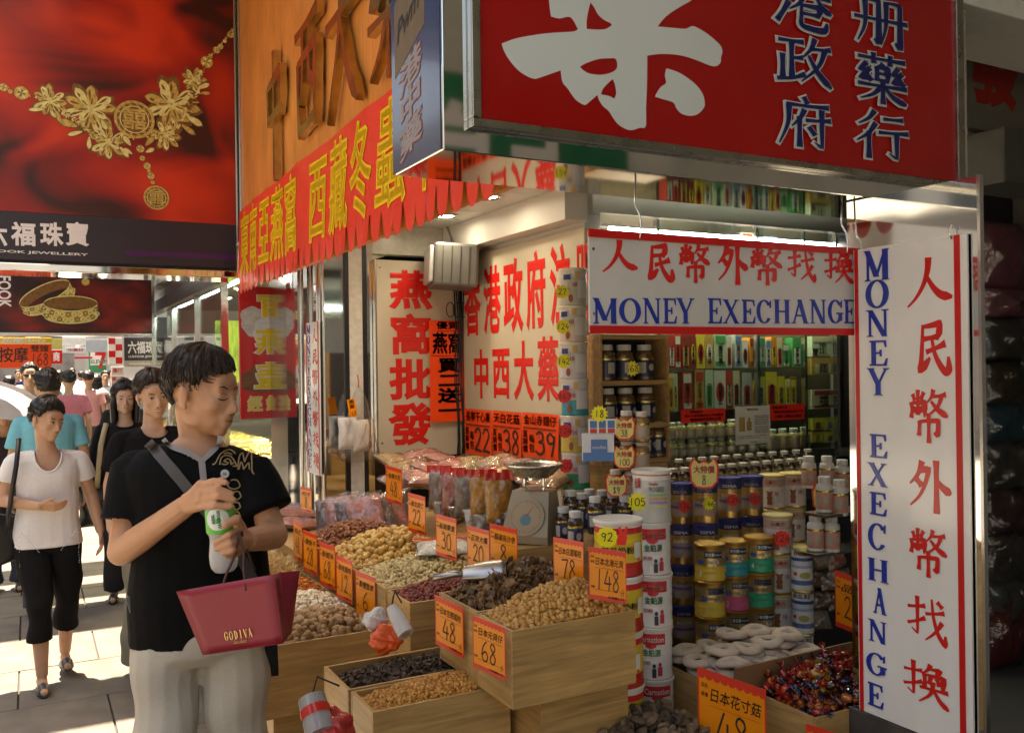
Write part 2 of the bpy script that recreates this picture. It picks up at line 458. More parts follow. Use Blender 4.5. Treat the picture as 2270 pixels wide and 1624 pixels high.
def put_brush(g, fr, ch, x0, y0, x1, y1, w=9.0, z=.0006, t=0.0, grow=0.0, even=False, smooth=5):
    """one brush-written letter in the box; w stroke width in % of the box; grow widens it (outline)"""
    sx = (x1 - x0) / 100.0; sy = (y1 - y0) / 100.0
    if ch in '0123456789$': sx = (x1 - x0) / 64.0
    for k, st in enumerate(BRUSH[ch]):
        P = _cr(st, smooth); n = len(P)
        d = P[-1] - P[0]; ln = sum(np.linalg.norm(P[i + 1] - P[i]) for i in range(n - 1))
        V = []; zz = z + k * .0002
        for i in range(n):
            s_ = i / (n - 1)
            if even: ww = w
            elif d[0] < -6 and d[1] < -6 and ln > 22 and abs(d[1]) > .3 * abs(d[0]): ww = w * (1.15 - .85 * s_)
            elif d[0] > 6 and d[1] < -6 and ln > 25: ww = w * (.55 + .95 * s_) if s_ < .8 else w * (1.31 - (s_ - .8) * 4.2)
            elif abs(d[0]) > 2 * abs(d[1]): ww = w * (1.0 - .35 * math.sin(math.pi * s_)) * (.8 + .35 * s_)
            else: ww = w * (1.15 - .3 * math.sin(math.pi * min(1, s_ * 1.1)))
            ww += grow * 2
            tt = P[min(i + 1, n - 1)] - P[max(i - 1, 0)]; tt = tt / (np.linalg.norm(tt) + 1e-9)
            nn = np.array([-tt[1], tt[0]]) * ww / 2
            p = P[i].copy()
            if i == 0: p = p - tt * (grow + .12 * w)
            if i == n - 1: p = p + tt * (grow + .1 * w)
            V.append(p + nn); V.append(p - nn)
        # little blunted ends
        W = [fr.p(x0 + a * sx, y0 + b * sy, zz + .00017 * (i_ // 2) / (n - 1)) for i_, (a, b) in enumerate(V)]
        Fc = [(2 * i, 2 * i + 1, 2 * i + 3, 2 * i + 2) for i in range(n - 1)]
        if t:
            m = len(W); W = [q + fr.n * t for q in W] + W
            Fc = Fc + [(2 * i + m, 2 * i, 2 * i + 2, 2 * i + 2 + m) for i in range(n - 1)] + [(2 * i + 1, 2 * i + 1 + m, 2 * i + 3 + m, 2 * i + 3) for i in range(n - 1)]
            Fc += [(0, m, m + 1, 1), (2 * n - 2, 2 * n - 1, m + 2 * n - 1, m + 2 * n - 2)]
        g.add(W, Fc)
def put_number(g, fr, s, x0, y0, x1, y1, w=9, z=.0006):
    n = len(s); cw = (x1 - x0) / n
    for i, c in enumerate(s):
        put_brush(g, fr, c, x0 + i * cw + cw * .06, y0, x0 + (i + 1) * cw - cw * .06, y1, w, z + i * .0004, even=True, smooth=4)

# serif capitals as polygons in a 0..1 box
def _bar(a, b, w): # slanted bar with horizontal cuts
    return [(a[0] - w / 2, a[1]), (a[0] + w / 2, a[1]), (b[0] + w / 2, b[1]), (b[0] - w / 2, b[1])]
def _ser(x, y, w, up): # a serif at y
    h = .05
    return [(x - w / 2, y), (x + w / 2, y), (x + w / 4, y + (h if up else -h)), (x - w / 4, y + (h if up else -h))]
def _ring(a0, a1, n=22, cx=.5, cy=.5, ro=(.47, .5), ri=(.27, .44)):
    q = []
    for i in range(n):
        t0 = a0 + (a1 - a0) * i / n; t1 = a0 + (a1 - a0) * (i + 1) / n
        q.append([(cx + ro[0] * math.cos(t0), cy + ro[1] * math.sin(t0)), (cx + ro[0] * math.cos(t1), cy + ro[1] * math.sin(t1)),
                  (cx + ri[0] * math.cos(t1), cy + ri[1] * math.sin(t1)), (cx + ri[0] * math.cos(t0), cy + ri[1] * math.sin(t0))])
    return q
TH, TN = .2, .075
SERIF = {
 'M': [_bar((.16, 0), (.16, 1), TN), _bar((.84, 0), (.84, 1), TH), _bar((.5, .12), (.14, 1), TH), _bar((.5, .12), (.84, 1), TN), _ser(.15, 0, .27, True), _ser(.84, 0, .32, True), _ser(.12, 1, .24, False), _ser(.86, 1, .28, False)],
 'O': _ring(0, 2 * math.pi, 30),
 'N': [_bar((.17, 0), (.17, 1), TN), _bar((.83, 0), (.83, 1), TN), _bar((.8, 0), (.18, 1), TH), _ser(.17, 0, .3, True), _ser(.14, 1, .28, False), _ser(.83, 1, .32, False)],
 'E': [_bar((.27, 0), (.27, 1), TH), [(.08, 0), (.93, 0), (.93, .07), (.08, .07)], [(.08, .93), (.9, .93), (.9, 1), (.08, 1)], [(.3, .47), (.66, .47), (.66, .54), (.3, .54)],
       [(.8, .07), (.93, .07), (.97, .3), (.93, .3)], [(.8, .93), (.9, .93), (.92, .73), (.88, .73)], [(.6, .37), (.67, .37), (.67, .64), (.6, .64)]],
 'Y': [_bar((.5, 0), (.5, .46), TH), _bar((.5, .4), (.16, 1), TH), _bar((.52, .42), (.86, 1), TN), _ser(.5, 0, .44, True), _ser(.17, 1, .38, False), _ser(.86, 1, .3, False)],
 'X': [_bar((.82, 0), (.2, 1), TH), _bar((.17, 0), (.82, 1), TN), _ser(.82, 0, .36, True), _ser(.17, 0, .3, True), _ser(.2, 1, .36, False), _ser(.82, 1, .3, False)],
 'C': _ring(.62, 2 * math.pi - .62, 26) + [[(.86, .66), (.92, .66), (.92, .97), (.86, .9)]],
 'G': _ring(.62, 2 * math.pi - .5, 26) + [[(.86, .66), (.92, .66), (.92, .97), (.86, .9)], [(.72, .08), (.92, .14), (.92, .44), (.72, .44)], [(.58, .40), (1.0, .40), (1.0, .46), (.58, .46)]],
 'H': [_bar((.22, 0), (.22, 1), TH), _bar((.78, 0), (.78, 1), TH), [(.3, .47), (.7, .47), (.7, .54), (.3, .54)], _ser(.22, 0, .38, True), _ser(.78, 0, .38, True), _ser(.22, 1, .38, False), _ser(.78, 1, .38, False)],
 'A': [_bar((.16, 0), (.5, 1), TN), _bar((.8, 0), (.47, 1), TH), [(.25, .3), (.7, .3), (.7, .37), (.27, .37)], _ser(.15, 0, .28, True), _ser(.82, 0, .36, True)],
 'D': [_bar((.27, 0), (.27, 1), TH), _ser(.25, 0, .34, True), _ser(.25, 1, .34, False)] + _ring(-math.pi / 2, math.pi / 2, 16, .3, .5, (.64, .5), (.42, .43)),
 'I': [_bar((.5, 0), (.5, 1), TH), _ser(.5, 0, .4, True), _ser(.5, 1, .4, False)],
 'V': [_bar((.5, 0), (.17, 1), TH), _bar((.52, 0), (.85, 1), TN), _ser(.18, 1, .38, False), _ser(.85, 1, .3, False)],
}
def put_serif(g, fr, ch, x0, y0, x1, y1, z=.0006, t=.003):
    for k, poly in enumerate(SERIF[ch]):
        zz = z + t + k * .00004
        P = [(x0 + a * (x1 - x0), y0 + b * (y1 - y0)) for a, b in poly]
        # keep anticlockwise
        ar = sum(P[i][0] * P[(i + 1) % 4][1] - P[(i + 1) % 4][0] * P[i][1] for i in range(4))
        if ar < 0: P = P[::-1]
        fr.poly(g, P, z, zz)
from mathutils.geometry import tessellate_polygon
# ------------------------------------------------------------------ shared materials
m_steel = M('brushed steel', (.62, .62, .60), .18, 1.0, .08, 40, stretch=(1, 1, 12))
m_mirror = M('mirror steel', (.80, .81, .80), .035, 1.0, .04, 2.5, rvar=.5)
m_black = M('black metal', (.015, .015, .017), .35, 0, .1)
m_white = M('white acrylic', (.78, .765, .72), .2, 0, .07, 5, coat=.5, stretch=(2, 2, .5))
m_cream = M('cream sign board', (.50, .455, .35), .4, 0, .07, 5)
m_red = M('sign red', (.56, .012, .012), .3, 0, .05)
m_rederr = M('letter red', (.62, .018, .015), .25, 0, .05, coat=.3)
m_blue = M('letter blue', (.012, .035, .30), .25, 0, .05, coat=.3)
m_orange_wood = wood_mat('orange veneer', (.74, .27, .062), axis=2, scale=2.2, rough=.38, contrast=.12)
m_gold = M('gold letters', (.52, .33, .10), .2, .85, .35, 14)
m_redplastic = M('red plastic sheet', (.80, .055, .028), .35, 0, .05, 6, bump=.15, bscale=9, coat=.25)
m_yellow = M('yellow print', (.83, .56, .02), .4, 0, .05)
m_ceil = M('ceiling panel', (.62, .62, .58), .5, 0, .06, 5)
m_marble = M('pale marble', (.58, .57, .51), .25, 0, .18, 30)
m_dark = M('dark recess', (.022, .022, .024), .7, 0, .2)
m_concrete = M('weathered concrete', (.30, .29, .27), .85, 0, .18, 3, bump=.3, bscale=40)
m_lightc = M('pale render wall', (.52, .50, .46), .8, 0, .14, 2.5)
m_ink = M('black ink', (.018, .015, .014), .5, 0, 0)
m_poster = M('fluorescent orange paper', (.86, .075, .012), .5, 0, .06, 8)
m_glass = glass_mat('shop glass')
m_lamp = M('lamp face', (.9, .9, .8), .4, 0, 0, emit=(1, .93, .78), estr=14)
m_tube = M('fluorescent tube', (.9, .9, .9), .4, 0, 0, emit=(.85, .95, 1), estr=7)

# ------------------------------------------------------------------ ground
m_pale_ground = M('light concrete', (.26, .235, .20), .9, 0, .2, 6, bump=.4, bscale=160)  # ground made pale as light concrete to bounce warm sun onto the shopfronts
m_paver = M('brown paving', (.15, .128, .105), .8, 0, .42, 6, bump=.5, bscale=150)
g = G(); g.quad((-400, -300, -.13), (400, -300, -.13), (400, 700, -.13), (-400, 700, -.13))
struct(g.obj('ground', m_pale_ground))
g = G(); g.box((-2.2, -8, -.12), (9, 46, -.012))
pav = struct(g.obj('pavement', M('paving joints', (.06, .055, .05), .9)))
g = G()
for k in range(54): g.box((-2.36, -8 + k, -.12), (-2.205, -7.01 + k, .0), bev=.012)
kerb = struct(g.obj('kerb', m_concrete))
PG = None
for iy in range(26):
    for ix in range(5):
        x0 = -2.2 + ix * .78; y0 = 2.4 + iy * .62 * (1 if iy < 20 else 1.0)
        off = .39 if iy % 2 else 0
        x0 += off - .2
        if PG is None:
            gg = G(); gg.box((.004, .004, -.013), (.776, .616, 0), bev=.004); PG = gg.obj('paving_slab', m_paver, pav, world=False)
            q = PG
        else:
            q = PG.copy(); COL.objects.link(q)
        q.location = (x0, y0, rnd.uniform(0, .003))

# ------------------------------------------------------------------ the pharmacy shop: ceiling, walls, pillars
shop = thing('pharmacy_shop', 'open fronted pharmacy shop with pale ceiling and mirrored pillars behind the red and white signs', 'shop', (1.4, 2.5, 0))
g = G(); g.box((2.60, 3.98, 0), (2.70, 5.50, 2.75)); g.box((2.70, 4.30, 0), (5.2, 4.40, 2.75)); g.obj('wall', m_lightc, shop)
CP = None
for iy in range(7):
    for ix in range(2):
        x0 = 1.385 + ix * .62; y0 = 2.97 + iy * .62
        gg = G(); gg.box((x0 + .003, y0 + .003, 2.53), (x0 + .617, y0 + .617, 2.55)); gg.obj('ceiling_panel', m_ceil, shop)
g = G(); g.box((1.455, 2.60, 2.552), (5.4, 7.2, 2.70)); g.obj('ceiling_slab', m_lightc, shop)
g = G(); g.box((2.46, 3.95, 2.36), (2.60, 5.50, 2.528)); g.obj('beam', m_ceil, shop)
g = G(); g.box((1.80, 5.505, 2.34), (2.598, 5.60, 2.528)); g.obj('beam', m_marble, shop)
g = G(); g.box((2.6, 3.9, 2.40), (4.7, 4.30, 2.548)); g.obj('bulkhead', m_steel, shop)
# mirrored corner pillar facing the street
g = G(); g.box((1.63, 5.515, 0), (1.96, 6.9, 2.52)); g.obj('pillar', m_steel, shop)
g = G(); g.box((1.64, 5.500, .0), (1.765, 5.513, 2.52)); g.obj('mirror_strip', m_mirror, shop)
g = G(); g.box((1.617, 5.60, .0), (1.628, 6.35, 2.5)); g.obj('mirror_strip', m_mirror, shop)
for xx, w, mm, nm in ((1.767, .028, m_black, 'trim'), (1.797, .088, m_marble, 'marble_strip'), (1.887, .026, m_black, 'trim'), (1.915, .04, m_mirror, 'mirror_strip')):
    g = G(); g.box((xx, 5.488, 0), (xx + w, 5.512, 2.52)); g.obj(nm, mm, shop)
# the clear pole by the hanging red sign
g = G(); g.tube([(1.585, 5.85, .0), (1.585, 5.85, 2.5)], .02, 10); g.obj('pole', m_steel, shop, smooth=True)

# ceiling lights
_dl = [(2.21, 4.35), (2.25, 5.0), (2.12, 6.35), (1.75, 4.6), (1.72, 3.9)]
DL = None
for i, (x, y) in enumerate(_dl):
    if DL is None:
        DL = thing('ceiling_downlight', 'round recessed downlight glowing in the pale shop ceiling', 'ceiling light', (x, y, 2.53), 0, 'downlights in the shop ceiling')
        g = G(); g.lathe([(.060, -.001), (.078, -.001), (.080, -.010), (.072, -.014), (.060, -.006)], 24, cap=False); g.obj('rim', m_steel, DL, True, world=False)
        g = G(); g.lathe([(.058, -.006), (.03, -.009), (.001, -.010)], 24, cap=False); g.obj('lens', m_lamp, DL, True, world=False)
        d = DL
    else: d = dup(DL, (x, y, 2.53))
    ld = bpy.data.lights.new('downlight', 'SPOT'); ld.energy = 1.4; ld.spot_size = math.radians(130); ld.spot_blend = .8; ld.color = (1, .9, .74); ld.shadow_soft_size = .05
    lo = bpy.data.objects.new('downlight_glow', ld); COL.objects.link(lo); lo.parent = d; lo.location = (0, 0, -.03)

# ------------------------------------------------------------------ building mass above and around (shades the pavement)
bld = thing('corner_building', 'tall concrete tenement above the shops whose upper floors overhang the pavement', 'building', (5, 5, 0))
g = G(); g.box((.20, -9, 4.55), (9.0, 13.0, 4.85)); g.obj('overhang_slab', m_concrete, bld)
g = G(); g.box((1.2, -9, 4.852), (9.0, 13.0, 17)); g.obj('upper_wall', m_lightc, bld)
g = G(); g.box((1.46, 2.62, 2.702), (9, 13, 4.548)); g.obj('fascia_wall', m_concrete, bld)
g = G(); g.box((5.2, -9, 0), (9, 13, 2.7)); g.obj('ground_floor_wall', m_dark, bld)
g = G(); g.box((3.9, -9, 0), (5.19, 1.2, 4.54)); g.obj('side_wall', m_concrete, bld)
g = G()
for k in range(7):
    for j in range(3): g.box((1.15, -6 + 2.6 * k, 6 + 3.4 * j), (1.195, -4.6 + 2.6 * k, 7.8 + 3.4 * j))
for k in range(7):
    for j in range(3):
        gg = G(); gg.box((1.14, -6 + 2.6 * k, 6 + 3.4 * j), (1.196, -4.6 + 2.6 * k, 7.8 + 3.4 * j)); gg.obj('window', m_glass if False else M('window glass dark', (.04, .05, .06), .1, 0, .1), bld)

# ------------------------------------------------------------------ orange board with gilt letters
X0 = 1.42
ob = thing('orange_signboard', 'tall orange wood veneer fascia board carrying raised gold brush letters', 'signboard', (X0, 5, 2.2))
ys = [6.82, 6.10, 5.32, 4.63, 3.94, 3.25, 2.62]
for a, b in zip(ys[:-1], ys[1:]):
    g = G(); g.box((X0, b + .0015, 2.2), (X0 + .03, a - .0015, 4.54)); g.obj('plank', m_orange_wood, ob)
g = G(); g.box((X0 - .012, 6.822, 2.2), (X0 + .035, 6.85, 4.54)); g.obj('edge_trim', m_steel, ob)
BRUSH.update({'中': S("16,74 18,60 20,46|16,74 50,77 84,80 78,48|20,47 50,49 78,51|50,99 50,50 50,-2"),
 '西': S("8,86 50,88 94,92|18,64 18,40 22,10|18,64 50,67 86,70 82,44 80,10|38,88 36,54 26,34|62,88 62,50 76,44|20,13 50,14 82,17"),
 '大': S("4,62 50,65 96,70|52,99 46,52 6,2|50,62 70,28 98,4")})
for ch, (ya, yb, za, zb) in {'中': (5.83, 5.36, 2.80, 3.58), '西': (5.12, 4.60, 2.84, 3.58), '大': (4.50, 4.00, 2.84, 3.62), '藥': (3.86, 3.3, 2.84, 3.62), '行': (3.2, 2.75, 2.84, 3.62)}.items():
    g = G(); f = frX(X0 - .0005, ya, za); put_brush(g, f, ch, 0, 0, ya - yb, zb - za, w=10 if ch != '藥' else 7, z=.018, t=.04)
    g.obj('gold_letter', m_gold, ob, recalc=False)

# ------------------------------------------------------------------ red plastic banner with scalloped hem
XB = 1.35
bn = thing('scalloped_banner', 'long red plastic banner with scalloped hem and big yellow letters under the orange board', 'banner', (XB, 5, 2.15))
Y0, Y1, ZT, ZB = 6.62, 2.56, 2.74, 2.27
g = G(); nv = 120; f = frX(XB, Y0, 0)
def bwave(t, z): return .006 * math.sin(t * 6 + 1.5 * z) + .003 * math.sin(t * 17 + 4 * z)
rows = [ZT, 2.68, 2.6, 2.5, 2.4, 2.32, ZB]
VV = []
for j, z in enumerate(rows):
    for i in range(nv + 1):
        t = (Y0 - Y1) * i / nv; zz = z + (.035 * t / 4 if j == 0 else 0)
        VV.append(f.p(t, zz, bwave(t, z) + .02 * (ZT - z)))
g.add(VV, [(j * (nv + 1) + i, (j + 1) * (nv + 1) + i, (j + 1) * (nv + 1) + i + 1, j * (nv + 1) + i + 1) for j in range(len(rows) - 1) for i in range(nv)])
ban = g.obj('banner_sheet', m_redplastic, bn, smooth='all')
for k in range(34):   # scallop tongues of the hem
    a = (Y0 - Y1) * k / 34; w = (Y0 - Y1) / 34; g = G(); V = []; Fc = []
    lean = rnd.uniform(-.006, .008); n = 9
    for i in range(n + 1):
        s = i / n; t = a + w * s; d = .125 * (max(0, 1 - (2 * s - 1) ** 2)) ** .5
        for j in range(5):
            z = ZB + .004 - (d + .004) * j / 4
            V.append(f.p(t, z, bwave(t, ZB) + .02 * (ZT - z) - .001 + lean * (j / 4) ** 2))
    for i in range(n):
        for j in range(4): Fc.append((i * 5 + j, i * 5 + j + 1, (i + 1) * 5 + j + 1, (i + 1) * 5 + j))
    g.add(V, Fc); g.obj('scallop', m_redplastic, ban, smooth='all')
def lay(g, fun):
    g.v = [fun(v) for v in g.v]
f0 = frX(XB, Y0, 0)
bx = [(.06, .36), (.38, .66), (.69, .97), (1.00, 1.30), (1.33, 1.63), (1.86, 2.18), (2.21, 2.53), (2.56, 2.88), (2.92, 3.26), (3.29, 3.6)]
for c, (a, b) in zip('東南亞燕窩西藏冬蟲草', bx):
    g = G(); put_text(g, f0, c, a, 2.235 + .02 * a / 4, b, 2.70 + .03 * a / 4, z=.0, t=.0, bold=.028, fit=False)
    lay(g, lambda v: (XB - (bwave(Y0 - v[1], v[2]) + .02 * (ZT - v[2])) - .004 - (XB - v[0]), v[1], v[2])); g.obj('yellow_letter', m_yellow, ban)

# ------------------------------------------------------------------ big red light box with the white brush letter
KS = .76
def KZ(z): return CAMZ + (z - CAMZ) * KS
RX0, RX1, RY, RZ0, RZ1 = 1.135 * KS, 3.68 * KS, 2.50 * KS, KZ(2.27), KZ(3.42)
rs = thing('red_light_box', 'large steel framed red light box sign with a huge white brush letter', 'sign', (1.8, 2.05, RZ0))
g = G(); g.box((RX0, RY + .02, RZ0), (RX1, RY + .33, RZ1), bev=.003); g.obj('case', m_mirror, rs)
g = G(); FZ = KZ(2.345)
for a, b in (((RX0 + .065, FZ), (RX1 - .05, FZ + .022)), ((RX0 + .065, RZ1 - .06), (RX1 - .05, RZ1 - .035))): g.box((a[0], RY - .006, a[1]), (b[0], RY + .018, b[1]), bev=.003)
g.box((RX0 + .065, RY - .006, FZ + .0225), (RX0 + .09, RY + .018, RZ1 - .0605), bev=.003); g.box((RX1 - .085, RY - .006, FZ + .0225), (RX1 - .05, RY + .018, RZ1 - .0605), bev=.003)
g.obj('frame', M('tarnished steel', (.45, .42, .36), .28, 1.0, .25, 14), rs)
m_redacr = M('red acrylic', (.36, .004, .005), .2, 0, .08, 2.0, coat=.25)
g = G(); g.box((RX0 + .088, RY + .006, FZ + .02), (RX1 - .083, RY + .019, RZ1 - .058)); face = g.obj('face', m_redacr, rs)
# mirror flank of the light box: street reflection painted as panel and letters
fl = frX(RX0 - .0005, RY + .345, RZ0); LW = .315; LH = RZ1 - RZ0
g = G(); fl.rect(g, .004, .004, LW, LH - .02, 0, .002); g.obj('flank_reflection_panel', M('blue flank reflection paint', (.028, .038, .085), .22, 0, .5, 6, stretch=(1, 1, .5), coat=.4), rs)
g = G(); fl.poly(g, [(.03, .25), (.23, .33), (.23, .56), (.03, .44)], .002, .003); g.obj('reflected_gold_patch', M('reflected gilt paint', (.17, .12, .06), .4, .3, .25, 30), rs)
g = G(); f2_ = Fr(fl.p(.05, .33, .0032), fl.u + .35 * fl.v, fl.v, fl.n); put_text(g, f2_, 'Pwm', 0, 0, .15, .06, .0004, .0004, .02, .2); g.obj('reflected_lettering', m_ink, rs)
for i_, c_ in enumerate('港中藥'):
    for w_, zz_, mm_ in ((.05, .0022, M('reflected pink red paint', (.22, .05, .05), .4)), (.022, .0034, M('reflected pale paint', (.26, .24, .25), .4))): g = G(); f3_ = Fr(fl.p(.06, .175 - i_ * .082, 0), fl.u + .3 * fl.v, fl.v, fl.n); put_text(g, f3_, c_, 0, 0, .15, .085, zz_, .0006, w_, fit=False); g.obj('reflected_letter', mm_, rs)
def z3(x, y):
    p = onY(858 + .340 * x, .340 * y, RY); return (p[0], p[2])
outer = [(1055,-30),(1070,95),(1085,110),(1130,120),(1200,112),(1248,190),(1215,205),(1100,212),(1000,222),(850,248),(750,283),(765,330),(800,390),(850,450),(905,490),(960,512),(1000,505),(1135,458),(1140,500),(1150,540),(1180,575),(1210,620),(1240,655),(1290,683),(1320,665),(1375,618),(1385,650),(1410,690),(1450,725),(1475,765),(1510,810),(1560,840),(1600,848),(1650,833),(1690,823),(1692,700),(1698,560),(1700,362),(1780,352),(1870,354),(1950,368),(2030,395),(2130,432),(2175,412),(2182,370),(2190,340),(2180,300),(2130,250),(2070,205),(2000,170),(1950,187),(1880,182),(1768,172),(1800,130),(1850,85),(1930,35),(1990,0),(2030,-40),(2060,-330),(1900,-380),(1700,-360),(1500,-390),(1250,-360),(1060,-320)]
holes = [[(1330,15),(1355,50),(1380,95),(1420,130),(1460,150),(1468,165),(1430,188),(1380,192),(1305,188),(1305,130),(1318,60)],
 [(1260,435),(1300,412),(1380,385),(1450,380),(1495,385),(1503,440),(1470,470),(1400,487),(1330,480),(1290,462)],
 [(1475,515),(1490,555),(1497,610),(1485,643),(1450,625),(1398,615),(1410,580),(1440,545)],
 [(1200,-40),(1450,-60),(1460,-180),(1220,-160)], [(1580,-60),(1850,-50),(1880,-180),(1590,-190)]]
dot = [(1825,445),(1815,490),(1822,540),(1790,565),(1765,600),(1750,630),(1800,645),(1870,668),(1890,705),(1920,738),(1970,754),(2020,748),(2060,715),(2075,680),(2065,620),(2030,565),(1980,520),(1920,480),(1870,458)]
g = G(); loops = [[Vector((*z3(*p), 0)) for p in _cr(list(L_) + [L_[0]], 4)[:-1]] for L_ in [outer] + holes]
tri = tessellate_polygon(loops); P = [v for L_ in loops for v in L_]
g.add([(v.x, RY - .0005, v.y) for v in P], [tuple(t) for t in tri])
dl = [Vector((*z3(*p), 0)) for p in _cr(list(dot) + [dot[0]], 4)[:-1]]; g.add([(v.x, RY - .0005, v.y) for v in dl], [tuple(t) for t in tessellate_polygon([dl])])
g.box((1.62 * KS, RY - .001, KZ(3.12)), (2.32 * KS, RY + .003, KZ(3.20))); g.box((1.78 * KS, RY - .002, KZ(3.02)), (1.86 * KS, RY + .003, KZ(3.3))); g.box((2.08 * KS, RY - .002, KZ(3.02)), (2.16 * KS, RY + .003, KZ(3.3)))
for v in range(len(g.v)): g.v[v] = (g.v[v][0], g.v[v][1] + .004, g.v[v][2])
m_palewhite = M('translucent white acrylic', (.60, .66, .64), .25, 0, .04, 3)
g.obj('white_letter', m_palewhite, face, recalc=True)
go, gi = G(), G()
cols = [(2.50 * KS, 2.80 * KS), (2.93 * KS, 3.25 * KS)]
fY = frY(0, RY + .004, 0)
for (xa, xb, s), z0 in zip((( *cols[0][:2], '港政府'), (*cols[1][:2], '册藥行')), (KZ(2.42), KZ(2.42))):
    for i, c in enumerate(s):
        h = .205 * KS; z1 = z0 + (2 - i) * .232 * KS
        go, gi = G(), G(); put_brush(go, fY, c, xa, z1, xb, z1 + h, w=9.5, z=.0022, grow=3.2); put_brush(gi, fY, c, xa, z1, xb, z1 + h, w=9.5, z=.0070)
        o_ = gi.obj('blue_letter', M('navy print', (.01, .015, .11), .3, 0, .05), face); go.obj('letter_outline', m_palewhite, face)

# ------------------------------------------------------------------ money exchange boards
def money_letters(g, fr, w, h):
    pass
HY = 2.60 * KS
hb = thing('hanging_money_exchange_board', 'wide white acrylic money exchange board with red bars hanging on hooks over the medicine cabinet', 'sign', (1.8, HY, KZ(1.715)))
hx0, hx1, hz0, hz1 = 1.712 * KS, 3.046 * KS, KZ(1.714), KZ(2.068)
g = G(); g.box((hx0, HY - .004, hz0), (hx1, HY + .004, hz1), bev=.0012); g.obj('panel', M('marbled white acrylic', (.58, .56, .52), .22, 0, .1, 6, coat=.3), hb); hbp = hb.children[0]
for za, zb in ((hz0 - .003, hz0 + .018), (hz1 - .018, hz1 + .003)):
    g = G(); g.box((hx0 - .003, HY - .010, za), (hx1 + .003, HY - .0045, zb)); g.obj('red_bar', m_red, hb)
fh = frY(hx0, HY - .0045, hz0)
W, H = hx1 - hx0, hz1 - hz0
def hp(px, py): p = onY(px, py, HY); return p[0] - hx0, p[2] - hz0
cells = [(1330, 1412, 527, 610), (1422, 1492, 537, 628), (1502, 1572, 540, 628), (1585, 1655, 540, 632), (1660, 1732, 548, 634), (1740, 1805, 552, 628), (1822, 1888, 558, 632)]
g = G()
for c, (a, b, t, d) in zip('人民幣外幣找換', cells):
    g = G(); x0, y1 = hp(a, t); x1, y0 = hp(b, d); put_brush(g, fh, c, x0, y0, x1, y1, w=15 if c in '人民外' else 11.5, z=.0005); g.obj('red_letter', m_rederr, hbp)
word = [('M', 1310, 1365), ('O', 1368, 1418), ('N', 1421, 1462), ('E', 1465, 1497), ('Y', 1496, 1536), ('E', 1564, 1597), ('X', 1597, 1636), ('E', 1639, 1671), ('C', 1673, 1707), ('H', 1710, 1749), ('A', 1749, 1790), ('N', 1791, 1828), ('G', 1831, 1864), ('E', 1866, 1893)]
g = G()
for i, (c, a, b) in enumerate(word):
    g = G(); x0, y0 = hp(a, 717); x1, y1 = hp(b, 662 if i < 6 else 665); put_serif(g, fh, c, x0, y0, x1, y1, z=.0005, t=.002); g.obj('blue_letter', m_blue, hbp)
for px in (1415, 1872):
    p = onY(px, 530, HY); g = G(); x = p[0]
    g.tube([(x, HY + .0, hz1 - .02), (x - .004, HY - .012, hz1 - .012), (x, HY - .012, hz1 + .02), (x + .006, HY, hz1 + .05), (x - .004, HY + .01, hz1 + .08), (x, HY + .01, RZ0 + .003)], .0028, 6)
    g.obj('hook', m_steel, hb, smooth='all')

def money_column(name, label, x, y_left, y_right, z0, z1, s=1.0, mirror=True):
    """upright sign: white panel, red side bars, blue capitals, red brush letters; faces -X"""
    t = thing(name, label, 'sign', (x, (y_left + y_right) / 2, z0))
    W = y_left - y_right; H = z1 - z0
    f = frX(x, y_left, z0)
    g = G(); f.rect(g, 0, 0, W, H, -.006 * s, 0); t_ = g.obj('panel', m_white, t)
    for a, b in ((.012, .045), (.90, .945)):
        g = G(); f.rect(g, a * W, 0, b * W, H, .0005, .003 * s); g.obj('red_bar', m_red, t)
    return t, f, W, H
VX = 3.0 * KS
VY0, VY1, VZ0, VZ1 = 2.575 * KS, 2.068 * KS, KZ(.17), KZ(2.06)
vs, f, W, H = money_column('upright_money_exchange_sign', 'tall white upright money exchange sign on a mirror backing with red side bars', VX, VY0, VY1, VZ0, VZ1)
def vp(px, py): p = onX(px, py, VX); return VY0 - p[1], p[2] - VZ0
vl = [('M', 1915, 1972, 558, 616), ('O', 1918, 1972, 620, 676), ('N', 1920, 1972, 683, 737), ('E', 1925, 1969, 747, 800), ('Y', 1922, 1972, 805, 863), ('E', 1926, 1968, 944, 997), ('X', 1922, 1968, 1004, 1058), ('E', 1926, 1967, 1066, 1120), ('C', 1924, 1967, 1130, 1195), ('H', 1922, 1972, 1205, 1263), ('A', 1935, 1966, 1268, 1330), ('N', 1925, 1967, 1335, 1393), ('G', 1920, 1966, 1402, 1464), ('E', 1922, 1960, 1468, 1530)]
vl = [(c, a, b, 555 + (t - 555) * 1.043, 555 + (d - 555) * 1.043) for c, a, b, t, d in vl]
g = G()
for c, a, b, t_, d in vl:
    g = G(); x0, y1 = vp(a, t_); x1, y0 = vp(b, d); put_serif(g, f, c, x0, y0, x1, y1, z=.0006, t=.004); g.obj('blue_letter', m_blue, vs.children[0])
vc = [('人', 2007, 2113, 573, 680), ('民', 2020, 2110, 712, 835), ('幣', 2015, 2105, 862, 984), ('外', 2012, 2110, 1015, 1142), ('幣', 2015, 2103, 1165, 1288), ('找', 2008, 2100, 1312, 1440), ('換', 2000, 2105, 1452, 1580)]
g = G()
for c, a, b, t_, d in vc:
    g = G(); x0, y1 = vp(a, t_); x1, y0 = vp(b, d); put_brush(g, f, c, x0, y0, x1, y1, w=13 if c in '人民外' else 10, z=.0006); g.obj('red_letter', m_rederr, vs.children[0])
